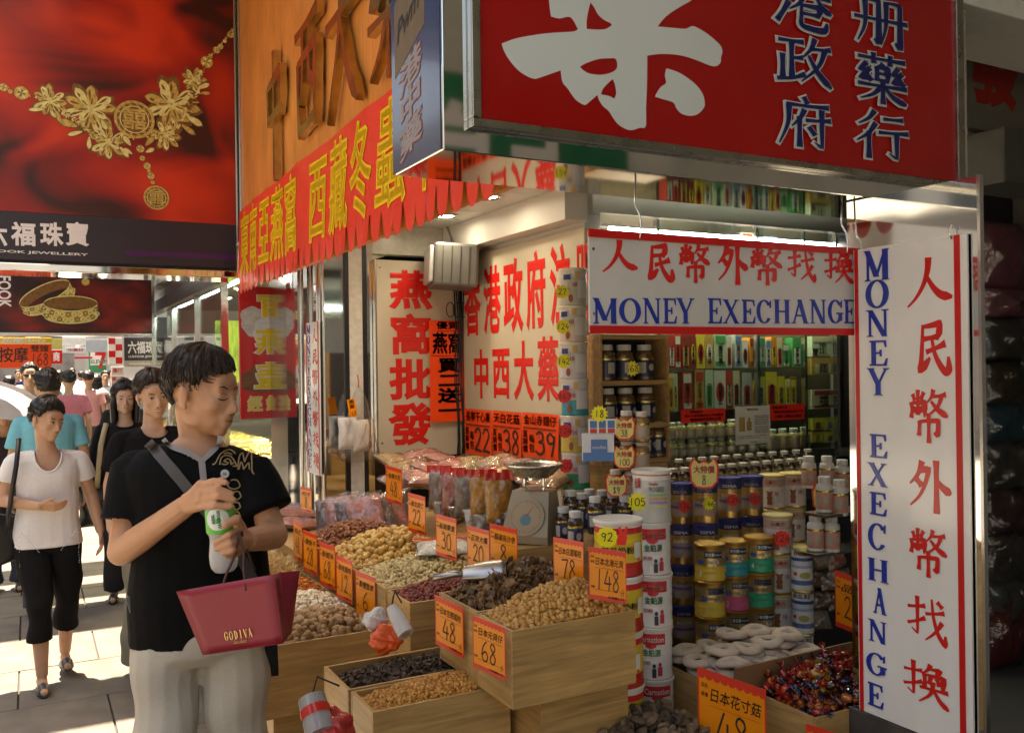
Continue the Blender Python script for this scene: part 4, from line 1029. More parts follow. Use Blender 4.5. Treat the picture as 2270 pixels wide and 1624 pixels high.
# ------------------------------------------------------------------ boards and signs along the street
def board(name, lab, x0, x1, y, z0, z1, m, cat='sign', d=.08):
    t = thing(name, lab, cat, ((x0 + x1) / 2, y, z0))
    g = G(); g.box((x0, y, z0), (x1, y + d, z1), bev=.004); g.obj('panel', m, t)
    return t, frY(x0, y, z0), x1 - x0, z1 - z0
def byp(a, b, t_, d, Y):
    p = onY(a, d, Y); q = onY(b, t_, Y); return p[0], q[0], Y, p[2], q[2]
t, f, W, H = board('small_jewellery_sign', 'small black hanging jewellery sign with white letters past the bangle billboard', *byp(276, 368, 748, 812, 14.0), M('black violet print', (.03, .02, .03)), d=.12)
g = G(); put_cjk(g, f, '六福珠寶', .08 * W, .42 * H, .92 * W, .86 * H, bold=.03, z=.001); put_text(g, f, 'LUKFOOK JEWELLERY', .1 * W, .28 * H, .9 * W, .38 * H, .001, .0005, .02); put_text(g, f, 'www.lukfook.com.hk', .1 * W, .06 * H, .9 * W, .14 * H, .001, .0005, .02); g.obj('lettering', m_pw, t)
g = G(); f.rect(g, 0, .01 * H, W, .2 * H, -.001, .0008); g.obj('lower_strip', M('beige strip', (.45, .38, .3), .5), t)
t, f, W, H = board('massage_poster', 'fluorescent orange massage price poster hanging under the bangle billboard', *byp(-10, 114, 762, 816, 13.0), m_poster, 'poster', .02)
g = G(); put_cjk(g, f, '按摩', .05 * W, .2 * H, .58 * W, .85 * H, bold=.015, z=.001); put_number(g, f, '168', .62 * W, .12 * H, .95 * W, .6 * H, 10, .001); put_cjk(g, f, '雙鐘', .62 * W, .64 * H, .95 * W, .95 * H, bold=.01, z=.001); g.obj('handwriting', m_ink, t)
t, f, W, H = board('yellow_poster', 'yellow notice strip above the orange massage poster', *byp(-10, 114, 748, 761, 13.0), M('yellow paper', (.8, .55, .03), .5), 'poster', .02)
g = G(); put_cjk(g, f, '按摩中心', .1 * W, .15 * H, .9 * W, .85 * H, bold=.03, z=.001); g.obj('lettering', m_pw, t)
t, f, W, H = board('red_shop_sign', 'small red sign with a pale square letter beside the massage poster', *byp(112, 138, 776, 806, 16), m_red)
g = G(); put_cjk(g, f, '商', .2 * W, .15 * H, .8 * W, .85 * H, bold=.03, z=.001); g.obj('lettering', m_pw, t)
t, f, W, H = board('checkered_sign', 'red and white checkered upright sign by the small jewellery sign', *byp(241, 271, 748, 806, 15), m_white, d=.2)
for i in range(2):
    for j in range(4):
        if (i + j) % 2: g = G(); f.rect(g, i * W / 2, j * H / 4, (i + 1) * W / 2 - .003, (j + 1) * H / 4 - .003, .0, .004); g.obj('red_check', m_red, t)
t, f, W, H = board('convenience_store_sign', 'green framed convenience store sign with a big red seven', *byp(197, 243, 778, 826, 22), M('store green', (.03, .25, .12), .4), d=.15)
g = G(); f.rect(g, .08 * W, .35 * H, .92 * W, .95 * H, 0, .004); g.obj('white_field', m_white, t)
g = G(); f.poly(g, [(.3 * W, .95 * H), (.8 * W, .95 * H), (.8 * W, .8 * H), (.6 * W, .2 * H), (.45 * W, .2 * H), (.62 * W, .8 * H), (.3 * W, .8 * H)], .004, .009); g.obj('seven', m_red, t)
g = G(); put_text(g, f, 'ELEVEN', .1 * W, .42 * H, .9 * W, .6 * H, .0092, .0005, .03); g.obj('lettering', M('store green', (.03, .25, .12)), t)
for (nm, lab, a, b, t_, d, Y, col) in (('picture_sign', 'pale picture sign over the convenience store sign', 190, 241, 752, 780, 20, (.45, .5, .55)), ('white_shop_sign', 'long white shop sign with red dot across the far street', 145, 190, 770, 782, 26, (.7, .7, .7)),
        ('grey_shop_sign', 'pale grey shop sign hung high over the far street', 138, 200, 748, 764, 30, (.55, .55, .55)), ('yellow_shop_sign', 'yellow striped shop sign beyond the red shop sign', 114, 138, 750, 774, 24, (.5, .45, .12)),
        ('small_white_plate', 'small white plate with red writing under the checkered sign', 247, 274, 812, 832, 14.6, (.72, .7, .66)), ('checked_panel', 'faded red checked panel below the small white plate', 248, 276, 834, 862, 14.6, (.6, .45, .38)),
        ('red_bar_sign', 'thin red bar sign above the far crowd', 165, 205, 790, 795, 21, (.5, .03, .05))):
    t, f, W, H = board(nm, lab, *byp(a, b, t_, d, Y), M(nm + ' paint', col, .5, 0, .25, 5))
    if nm in ('white_shop_sign', 'small_white_plate'):
        g = G(); put_cjk(g, f, '中藥材' if nm[0] == 'w' else '藥行', .12 * W, .25 * H, .88 * W, .8 * H, bold=.02, z=.001); g.obj('lettering', m_red, t)
    if nm == 'checked_panel':
        for i in range(3):
            for j in range(3):
                if (i + j) % 2 == 0: g = G(); f.rect(g, (i + .05) * W / 3, (j + .05) * H / 3, (i + .95) * W / 3, (j + .95) * H / 3, 0, .003); g.obj('check', M('faded red', (.42, .1, .06)), t)

# buildings along and at the end of the street
def block(name, lab, x0, x1, y0, y1, h, col, seed, faces='W'):
    t = thing(name, lab, 'building', ((x0 + x1) / 2, (y0 + y1) / 2, -.1)); q = random.Random(seed)
    g = G(); g.box((x0, y0, -.1), (x1, y1, h)); g.obj('wall', M(name + str(seed) + ' wall', col, .85, 0, .2, .8), t)
    mw = M('window glass dark', (.04, .05, .06), .1, 0, .1)
    for z in np.arange(3.6, h - 1.5, 3.1):
        if 'S' in faces:
            for x in np.arange(x0 + .7, x1 - 1.4, 2.0):
                g = G(); g.box((x, y0 - .03, z), (x + 1.2, y0 + .02, z + 1.5)); w = g.obj('window', mw, t)
        if 'E' in faces:
            for y in np.arange(y0 + .7, y1 - 1.4, 2.2):
                g = G(); g.box((x1 - .02, y, z), (x1 + .03, y + 1.3, z + 1.5)); g.obj('window', mw, t)
        if 'W' in faces:
            for y in np.arange(y0 + .7, y1 - 1.4, 2.2):
                g = G(); g.box((x0 - .03, y, z), (x0 + .02, y + 1.3, z + 1.5)); g.obj('window', mw, t)
    # shop front band with shutters
    if 'E' in faces: g = G(); g.box((x1 + .001, y0 + .2, 0), (x1 + .06, y1 - .2, 2.8)); g.obj('shop_front', M(name + str(seed) + ' front', (.16, .15, .15), .4, 0, .5, 1.5), t)
    if 'W' in faces: g = G(); g.box((x0 - .06, y0 + .2, 0), (x0 - .001, y1 - .2, 2.8)); g.obj('shop_front', M(name + str(seed) + ' front', (.16, .15, .15), .4, 0, .5, 1.5), t)
    if 'S' in faces: g = G(); g.box((x0 + .2, y0 - .06, 0), (x1 - .2, y0 - .001, 2.8)); g.obj('shop_front', M(name + str(seed) + ' front', (.2, .18, .17), .4, 0, .5, 1.5), t)
    return t
block('tenement', 'beige tenement block past the jewellery shop', 1.6, 10, 14.2, 30, 16, (.42, .38, .33), 1, 'W')
block('tenement', 'grey tenement block further down the same side of the street', 2.2, 10, 31, 52, 18, (.38, .38, .38), 2, 'WS')
block('tenement', 'pale block closing the far end of the street', -14, 16, 62, 72, 22, (.5, .49, .47), 3, 'S')
block('tenement', 'concrete block across the road from the pharmacy', -20, -10.5, -12, 12, 9, (.34, .33, .32), 4, 'E')
block('tenement', 'brown block across the road beyond the concrete one', -20, -10.5, 13, 40, 10, (.36, .30, .26), 5, 'E')
block('tenement', 'grey block behind the camera side of the pavement', -9, 9, -22, -14, 8, (.33, .33, .33), 6, '')

# box signs hung over the pavement: they throw the dark bands
HS = [('overhead sign with pale green face hung high over the pavement', -3.2, .55, 5.55, .42, 4.9, 6.3, (.3, .45, .4)),
      ('overhead sign with dark blue face hung high over the pavement', -3.4, .6, 8.05, .28, 4.9, 6.0, (.05, .08, .2)),
      ('overhead sign with blue face hung high over the pavement', -3.2, .6, 8.85, .34, 5.0, 6.4, (.1, .2, .5)),
      ('very large overhead sign with white face hung above the pharmacy corner', -.9, .35, 1.0, 3.0, 4.95, 7.0, (.6, .58, .55))]  # this last sign is unseen, added only to keep the man in shade
for lab, x0, x1, y0, d, z0, z1, c in HS:
    board('overhead_sign', lab, x0, x1, y0, z0, z1, M('overhead ' + lab[:26], c, .5), d=d)
t, f, W, H = board('green_shop_sign', 'green shop sign with white letters behind the viewer', 1.0, 3.6, -1.2, 2.3, 3.4, M('shop sign green', (.02, .20, .10), .4))
g = G(); f = Fr((3.6, -1.11, 2.3), (-1, 0, 0), (0, 0, 1), (0, 1, 0)); put_cjk(g, f, '上良藥', .3, .2, 2.3, .9, bold=.03, z=.001); g.obj('lettering', m_pw, t)
# ------------------------------------------------------------------ loose goods
def heap_mat(name, c0, c1, rough=.6, bump=.3, coat=0.0, metal=0.0, const=None, bscale=120):
    if name in MATS: return MATS[name]
    m = bpy.data.materials.new(name); m.use_nodes = True
    nt = m.node_tree; N = nt.nodes; L = nt.links; b = N['Principled BSDF']
    at = N.new('ShaderNodeAttribute'); at.attribute_name = 'tint'
    cr = N.new('ShaderNodeValToRGB'); e = cr.color_ramp.elements
    if const:
        cr.color_ramp.interpolation = 'CONSTANT'; e[0].color = (*const[0], 1); e[1].position = 1 / len(const); e[1].color = (*const[1], 1)
        for i, c in enumerate(const[2:]): q = e.new((i + 2) / len(const)); q.color = (*c, 1)
    else: e[0].color = (*c0, 1); e[1].color = (*c1, 1)
    L.new(at.outputs['Fac'], cr.inputs[0]); L.new(cr.outputs[0], b.inputs['Base Color'])
    b.inputs['Roughness'].default_value = rough; b.inputs['Coat Weight'].default_value = coat; b.inputs['Metallic'].default_value = metal
    if bump:
        tc = N.new('ShaderNodeTexCoord'); nz = N.new('ShaderNodeTexNoise'); nz.inputs['Scale'].default_value = bscale; L.new(tc.outputs['Object'], nz.inputs[0])
        bp_ = N.new('ShaderNodeBump'); bp_.inputs['Strength'].default_value = bump; bp_.inputs['Distance'].default_value = .004; L.new(nz.outputs[0], bp_.inputs['Height']); L.new(bp_.outputs[0], b.inputs['Normal'])
    MATS[name] = m; return m
def ico(sub=1):
    bm = bmesh.new(); bmesh.ops.create_icosphere(bm, subdivisions=sub, radius=1); bm.verts.index_update()
    V = np.array([v.co[:] for v in bm.verts]); Fc = np.array([[v.index for v in f.verts] for f in bm.faces]); bm.free(); return V, Fc
ICO1 = ico(1); ICO2 = ico(2)
NPR = np.random.default_rng(11)
def tmpl(kind, q):
    V, Fc = ICO1
    if kind == 'ball': V = V * (1, 1, .85) * (1 + .06 * np.sin(V[:, [1]] * 5))
    elif kind == 'bean': V = V * (1.35, .85, .75); V = V + np.column_stack([0 * V[:, 0], .25 * V[:, 0] ** 2, 0 * V[:, 0]])
    elif kind == 'knob': V, Fc = ICO2; V = V * (1 + .16 * np.sin(V[:, [0]] * 6 + 1) * np.sin(V[:, [1]] * 7) + .1 * np.sin(V[:, [2]] * 9))
    elif kind == 'chip': V, Fc = ICO2; V = V * (1, .75, .2); V = V + np.column_stack([0 * V[:, 0], 0 * V[:, 0], .45 * V[:, 0] ** 2 + .25 * np.sin(V[:, 1] * 4)])
    elif kind == 'shred':
        n = 7; P = []; Fq = []
        for i in range(n):
            x = -1 + 2 * i / (n - 1)
            for w in (-.05, .05): P.append((x, .28 * math.sin(x * 2.4) + w, .2 * math.cos(x * 3)))
        V = np.array(P); Fc = np.array([(2 * i, 2 * i + 1, 2 * i + 3) for i in range(n - 1)] + [(2 * i, 2 * i + 3, 2 * i + 2) for i in range(n - 1)])
    elif kind == 'shrimp':
        g = G(); g.tube([(math.cos(a) , math.sin(a), 0) for a in np.linspace(0, 3.6, 7)], [.1, .22, .3, .3, .25, .18, .05], 5); V = np.array(g.v); Fc = np.array([(f[0], f[1], f[2]) for f in g.f if len(f) >= 3] + [(f[0], f[2], f[3]) for f in g.f if len(f) == 4])
    elif kind == 'candy':
        g = G(); g.ell((0, 0, 0), (.95, .6, .5), 8, 6)
        for s in (-1, 1):
            for k in range(5):
                a = k * 1.257; g.add([(s * .85, 0, 0), (s * 1.75, .55 * math.cos(a), .55 * math.sin(a)), (s * 1.65, .5 * math.cos(a + .9), .5 * math.sin(a + .9))], [(0, 1, 2)])
        V = np.array(g.v); Fc = np.array([(f[0], f[1], f[2]) for f in g.f] + [(f[0], f[2], f[3]) for f in g.f if len(f) == 4])
    elif kind == 'cap':
        g = G(); g.lathe([(.001, .62), (.45, .55), (.85, .3), (1.0, 0), (.8, -.2), (.3, -.1), (.2, -.12), (.16, -.7), (.001, -.72)], 10, cap=False); V = np.array(g.v); V = V * (1 + .12 * np.sin(3 * np.arctan2(V[:, [1]], V[:, [0]])))
        Fc = np.array([(f[0], f[1], f[2]) for f in g.f] + [(f[0], f[2], f[3]) for f in g.f if len(f) == 4])
    return V, Fc
def rot_rand(n, flat=1.0):
    q = NPR.normal(size=(n, 4)); q[:, 1:3] *= flat; q /= np.linalg.norm(q, axis=1, keepdims=True)
    w, x, y, z = q.T
    return np.stack([np.stack([1 - 2 * (y * y + z * z), 2 * (x * y - z * w), 2 * (x * z + y * w)], -1), np.stack([2 * (x * y + z * w), 1 - 2 * (x * x + z * z), 2 * (y * z - x * w)], -1), np.stack([2 * (x * z - y * w), 2 * (y * z + x * w), 1 - 2 * (x * x + y * y)], -1)], 1)
def heap(name, label, cat, x0, x1, y0, y1, zb, peak, kind, size, mat, n, px=.5, py=.5, jit=.35, flat=1.0, layers=2, power=1.0):
    def hz(x, y):
        u = (x - x0) / (x1 - x0); v = (y - y0) / (y1 - y0)
        e = np.clip(np.minimum(np.minimum(u, 1 - u) * 5, np.minimum(v, 1 - v) * 5), 0, 1)
        d = np.sqrt(((u - px) / .75) ** 2 + ((v - py) / .75) ** 2)
        return zb + peak * np.clip(1 - d ** 1.6, -.35, 1) * power * (.35 + .65 * e) + .004 * np.sin(x * 60) * np.sin(y * 70)
    V, Fc = tmpl(kind, None)
    s = size; cx = max(2, int(round(math.sqrt(n * (x1 - x0) / (y1 - y0))))); cy = max(2, int(n / cx))
    gx, gy = np.meshgrid(np.linspace(0, 1, cx), np.linspace(0, 1, cy)); gx = gx.ravel(); gy = gy.ravel()
    pos = []
    for l in range(layers):
        xx = x0 + s * .7 + (x1 - x0 - 1.4 * s) * np.clip(gx + NPR.uniform(-jit, jit, gx.size) / cx * 1.4, 0, 1); yy = y0 + s * .7 + (y1 - y0 - 1.4 * s) * np.clip(gy + NPR.uniform(-jit, jit, gx.size) / cy * 1.4, 0, 1)
        keep = NPR.uniform(size=gx.size) < (1 if l == 0 else .55)
        zz = hz(xx, yy) + s * (.15 + .75 * l) + NPR.uniform(-.3, .3, gx.size) * s
        pos.append(np.stack([xx, yy, zz], -1)[keep])
    pos = np.vstack(pos); m = len(pos)
    R = rot_rand(m, flat); sc = s * NPR.uniform(.75, 1.2, (m, 1, 1))
    P = np.einsum('mij,vj->mvi', R, V) * sc + pos[:, None, :]
    nv = len(V); FA = (Fc[None] + (np.arange(m) * nv)[:, None, None]).reshape(-1, 3)
    P = P.reshape(-1, 3); tint = np.repeat(NPR.uniform(0, 1, m), nv)
    # the bulk below the top layers
    nb = 14; bx, by = np.meshgrid(np.linspace(x0, x1, nb), np.linspace(y0, y1, nb)); bz = hz(bx, by) - s * .35
    B = np.stack([bx.ravel(), by.ravel(), bz.ravel()], -1); k0 = len(P)
    BF = [(k0 + j * nb + i, k0 + j * nb + i + 1, k0 + (j + 1) * nb + i + 1) for j in range(nb - 1) for i in range(nb - 1)] + [(k0 + j * nb + i, k0 + (j + 1) * nb + i + 1, k0 + (j + 1) * nb + i) for j in range(nb - 1) for i in range(nb - 1)]
    P = np.vstack([P, B]); FA = np.vstack([FA, BF]); tint = np.concatenate([tint, NPR.uniform(.2, .5, len(B))])
    me = bpy.data.meshes.new(name); me.from_pydata(P.tolist(), [], FA.tolist()); me.update()
    me.polygons.foreach_set('use_smooth', [kind != 'shred'] * len(me.polygons))
    at = me.attributes.new('tint', 'FLOAT', 'POINT'); at.data.foreach_set('value', tint.astype(np.float32))
    me.materials.append(mat); o = bpy.data.objects.new(name, me); COL.objects.link(o)
    tag(o, label, cat); return stuff(o)

# ------------------------------------------------------------------ wooden crates
PINE = (.52, .315, .115)
m_pineX = wood_mat('pine along', PINE, 0, 3.2, .42); m_pineY = wood_mat('pine across', PINE, 1, 3.2, .42); m_pineD = wood_mat('pine inside', (.40, .25, .10), 0, 3, .6)
def crate(label, x0, x1, y0, y1, z0, z1, w=.011, name='wooden_crate', cat='crate', group=None, closed=False):
    t = thing(name, label, cat, ((x0 + x1) / 2, (y0 + y1) / 2, z0), 0, group)
    for (a, b, m, nm) in (((x0, y0, z0), (x1, y0 + w, z1), m_pineX, 'front_board'), ((x0, y1 - w, z0), (x1, y1, z1 - .001), m_pineX, 'back_board'),
                      ((x0 + .0005, y0 + w + .0008, z0), (x0 + w, y1 - w - .0008, z1 - .0006), m_pineY, 'side_board'), ((x1 - w, y0 + w + .0008, z0), (x1 - .0005, y1 - w - .0008, z1 - .0006), m_pineY, 'side_board')):
        g = G(); g.box(a, b, bev=.0018); g.obj(nm, m, t)
    g = G()
    if closed: g.box((x0 + w + .001, y0 + w + .001, z1 - .02), (x1 - w - .001, y1 - w - .001, z1 - .004)); g.obj('lid_board', m_pineX, t)
    else: g.box((x0 + w + .001, y0 + w + .001, z0 + .004), (x1 - w - .001, y1 - w - .001, z0 + .016)); g.obj('base_board', m_pineD, t)
    return t
# front upper pair
crate('deep pine crate heaped with tan dried scallops, beside the yellow tins', 1.18, 1.605, 2.205, 2.425, .64, .86)
heap('dried_scallop_heap', 'heap of plump tan dried scallops in the deep pine crate', 'dried scallops', 1.195, 1.59, 2.22, 2.41, .845, .085, 'ball', .0105, heap_mat('scallop', (.42, .19, .04), (.62, .35, .10), .45, .35), 640, .62, .6)
crate('pine crate of dark brown dried mushrooms behind the scallop crate', 1.185, 1.60, 2.435, 2.72, .64, .86)
heap('dried_mushroom_heap', 'heap of dark brown curled dried mushrooms behind the scallops', 'dried mushrooms', 1.20, 1.585, 2.45, 2.705, .835, .11, 'chip', .017, heap_mat('brown mushroom', (.07, .035, .012), (.26, .135, .05), .6, .6), 420, .6, .5)
# front lower pair
crate('low pine crate of small amber dried scallops at the front of the stall', .845, 1.285, 2.415, 2.612, .41, .63)
heap('small_scallop_heap', 'heap of small amber dried scallops in the low front crate', 'dried scallops', .857, 1.273, 2.427, 2.60, .600, .045, 'ball', .0075, heap_mat('small scallop', (.40, .16, .025), (.62, .32, .07), .45, .3), 1150, .6, .55)
crate('low pine crate of black dried sea slugs behind the amber scallops', .84, 1.28, 2.622, 2.875, .41, .63)
heap('dark_sea_slug_heap', 'heap of nearly black dried sea slugs in the low crate', 'dried sea slugs', .852, 1.268, 2.634, 2.863, .585, .04, 'chip', .013, heap_mat('black slug', (.028, .016, .01), (.13, .08, .045), .6, .6), 520, .6, .4)
# row leaning on the shop line
HM = [('dark red dried berries', 2.955, 3.19, 'knob', .0085, (.13, .012, .008), (.27, .045, .022), .05, 760, .35),
      ('pale cream dried beans', 3.20, 3.62, 'bean', .0095, (.48, .34, .13), (.70, .56, .28), .07, 900, .6),
      ('golden macadamia-sized dried scallops', 3.63, 4.03, 'ball', .016, (.54, .29, .06), (.76, .52, .18), .11, 330, .55),
      ('red brown raisins', 4.04, 4.42, 'knob', .0105, (.16, .045, .015), (.36, .13, .045), .10, 560, .5)]
for lab, a, b, kind, s, c0, c1, pk, n, px in HM:
    crate('pine crate full of ' + lab, 1.175, 1.66, a, b, .50, .77)
    heap(lab.split()[-1].rstrip('s').replace('-', '_') + '_heap', 'heap of ' + lab + ' filling its pine crate', 'dried ' + ('beans' if 'bean' in lab else 'goods'), 1.19, 1.645, a + .012, b - .012, .745, pk, kind, s, heap_mat(lab, c0, c1, .45, .35), n, px, .5)
LM = [('brown wrinkled longans', 3.205, 3.50, 'knob', .017, (.20, .10, .035), (.44, .26, .11), .06, 220),
      ('white lotus nuts', 3.51, 3.86, 'ball', .0115, (.62, .50, .34), (.86, .76, .58), .06, 560),
      ('orange dried shrimps', 3.87, 4.16, 'shrimp', .011, (.50, .13, .02), (.78, .32, .07), .06, 520),
      ('straw coloured shredded scallop', 4.17, 4.55, 'shred', .03, (.55, .36, .13), (.76, .56, .26), .08, 1400),
      ('pale dried whitebait', 4.56, 5.1, 'shred', .03, (.56, .44, .26), (.80, .70, .50), .1, 1500)]
for lab, a, b, kind, s, c0, c1, pk, n in LM:
    crate('low pine crate full of ' + lab, .725, 1.165, a, b, .36, .62)
    heap(lab.split()[-1].rstrip('s') + '_heap', 'heap of ' + lab + ' filling a low crate', 'dried ' + lab.split()[-1], .74, 1.15, a + .012, b - .012, .598, pk, kind, s, heap_mat(lab, c0, c1, .5, .3), n, .55, .5)
# trestle crates below
for i, (lab, x0, x1, y0, y1, z0, z1) in enumerate((('upturned pine crate carrying the low front crates', .87, 1.30, 2.45, 2.86, .002, .408), ('upturned pine crate under the deep scallop crate', 1.31, 1.62, 2.27, 2.72, .002, .637),
     ('long pine box under the low row of crates', .76, 1.15, 3.24, 5.08, .002, .358), ('long pine box under the berry and bean crates', 1.18, 1.65, 2.97, 4.44, .002, .498), ('pine box under the weighing scale', 1.70, 2.02, 3.02, 3.5, .002, .86),
     ('long pine counter under the bagged goods', 1.72, 2.55, 3.6, 5.36, .002, .70), ('low pine box under the silver bags', 1.18, 1.68, 4.46, 5.3, .002, .68))):
    crate(lab, x0, x1, y0, y1, z0, z1, closed=True, name='pine_box', cat='box')
# right hand pair in front of the upright sign
crate('pine crate stacked with pale flat persimmon cakes', 2.05, 2.62, 2.285, 2.66, .26, .50)
crate('pine crate full of shiny wrapped sweets beside the upright sign', 2.13, 2.66, 1.995, 2.272, .26, .50)
heap('wrapped_sweet_heap', 'heap of glossy red gold and blue wrapped sweets in the crate by the upright sign', 'sweets', 2.145, 2.645, 2.01, 2.257, .485, .085, 'candy', .024,
     heap_mat('sweet wrappers', 0, 0, .16, .6, .6, .25, const=[(.22, .01, .006), (.42, .02, .008), (.10, .015, .008), (.40, .10, .012), (.04, .012, .008), (.28, .015, .01), (.06, .015, .008), (.30, .14, .02), (.012, .02, .07)], bscale=60), 130, .5, .6)
g = G(); g.box((2.06, 2.275, .45), (2.62, 2.283, .585)); g.obj('divider', None).data.materials.append(M('brown cardboard', (.24, .12, .05), .7)); 
bpy.data.objects['divider'].name = 'cardboard_divider'; tag(bpy.data.objects['cardboard_divider'], 'brown cardboard divider between the persimmon cakes and the sweets', 'divider')
crate('pine box under the persimmon and sweet crates', 2.08, 2.60, 2.02, 2.63, .002, .258, closed=True, name='pine_box', cat='box')
# persimmon cakes
g = G(); pr = [(.0005, -.002), (.011, -.002), (.014, .008), (.021, .014), (.034, .0135), (.045, .007), (.047, .000), (.039, -.006), (.001, -.007)]
g.lathe(pr, 18, cap=False); V = np.array(g.v); a = np.arctan2(V[:, 1], V[:, 0]); V[:, :2] *= (1 + .05 * np.sin(3 * a) + .03 * np.sin(5 * a + 1))[:, None]; V[:, 2] += .003 * np.sin(2 * a + .5); g.v = [tuple(v) for v in V]
m_pers = M('floury persimmon', (.56, .44, .34), .85, 0, .2, 40, bump=.5, bscale=90)
PC = thing('persimmon_cake', 'flat floury dried persimmon cake with a dimpled middle in the pine crate', 'dried fruit', (1.8, 2, .65), 0, 'persimmon cakes in the crate')
g.obj('cake', m_pers, PC, smooth='all', world=False)
g = G(); g.lathe([(.0005, .0030), (.008, .0030), (.0138, .0050)], 8, cap=False); g.obj('calyx', M('brown calyx', (.16, .08, .03), .8, 0, .3), PC, smooth='all', world=False)
spots = []
for iy in range(4):
    for ix in range(5):
        for l in range(2 + (1 if iy < 2 and ix < 3 else 0) + (1 if rnd.random() < .4 else 0)):
            spots.append((2.112 + ix * .102 + rnd.uniform(-.016, .016) + .03 * (iy % 2), 2.35 + iy * .083 + rnd.uniform(-.012, .012), .475 + .030 * l + .012 * rnd.random() + .010 * iy))
for i, s in enumerate(spots):
    o = PC if i == 0 else dup(PC)
    o.scale = (1.32, 1.32, 1.2)
    o.location = s; o.rotation_euler = (rnd.uniform(-.1, .1), rnd.uniform(-.1, .1), rnd.uniform(0, 6))
# mushroom crate at the very bottom
q0 = onZ(1400, 1608, .47)
crate('crate of whole dried mushrooms low down before the tins', q0[0] - .18, q0[0] + .22, q0[1] - .16, q0[1] + .1, .22, .45)
heap('whole_mushroom_heap', 'heap of whole dark wrinkled mushrooms low down before the tins', 'dried mushrooms', q0[0] - .16, q0[0] + .20, q0[1] - .145, q0[1] + .085, .44, .05, 'cap', .026, heap_mat('whole mushroom', (.05, .03, .018), (.22, .14, .08), .75, .6), 90, .5, .6, layers=2)
crate('pine box under the whole mushrooms', q0[0] - .17, q0[0] + .21, q0[1] - .15, q0[1] + .09, .002, .218, closed=True, name='pine_box', cat='box')

# ------------------------------------------------------------------ orange price cards
m_card = M('orange card', (.84, .25, .006), .3, 0, .05, 7, coat=.2)
m_cardred = M('card red', (.68, .035, .015), .38, 0, .05, coat=.35)
NW = {'148': 'one hundred forty-eight', '78': 'seventy-eight', '8': 'eight', '20': 'twenty', '22': 'twenty-two', '48': 'forty-eight', '68': 'sixty-eight', '6': 'six', '12': 'twelve', '28': 'twenty-eight', '30': 'thirty'}
CARDS = [(1304, 1210, 1387, 1223, 115, 2.60, '148', '日本北海元貝', 'at the edge of the plump scallops'), (1226, 1189, 1293, 1201, 109, 2.82, '78', '日本白酒瑤柱', 'behind the plump scallops'), (1085, 1159, 1146, 1173, 102, 3.0, '8', '蘇頭烏沙參', 'beside the dark mushrooms and the scoop'),
 (1035, 1163, 1084, 1176, 95, 3.2, '20', '正宗大棗', 'half hidden by the card with eight'), (966, 1138, 1011, 1150, 92, 3.5, '30', '新南棗皇', 'behind the flat bag of grain'), (904, 1091, 942, 1101, 85, 4.0, '22', '南北杏仁', 'behind the raisins'),
 (855, 1030, 890, 1040, 80, 4.4, '48', '金蠔大花', 'in front of the striped bags'), (964, 1317, 1026, 1347, 110, 2.79, '48', '日本生晒瑤柱', 'above the black sea slugs'), (1047, 1362, 1119, 1391, 115, 2.52, '68', '日本元貝仔', 'above the small amber scallops'),
 (788, 1263, 831, 1280, 100, 3.5, '6', '青欖螢衆', 'behind the brown longans'), (745, 1228, 780, 1243, 95, 3.72, '12', '新桂圓肉', 'behind the white lotus nuts'), (708, 1199, 742, 1211, 95, 3.93, '68', '新蝦米', 'behind the dried shrimps'),
 (672, 1173, 702, 1185, 90, 4.17, '28', '銀魚干', 'behind the shredded scallop'), (650, 1150, 669, 1160, 86, 4.4, '48', '淮山仁', 'behind the whitebait'), (666, 1077, 690, 1083, 54, 5.0, '8', '杞子', 'on the pile of pink bags'),
 (1545, 1475, 1697, 1528, 205, 2.82, '48', '日本花寸菇', 'large, before the persimmon cakes'), (1850, 1262, 1925, 1290, 125, 3.5, '28', '品名', 'behind the persimmon cakes'), (1786, 1602, 1905, 1640, 150, 2.72, '6', '什錦糖', 'low before the wrapped sweets')]
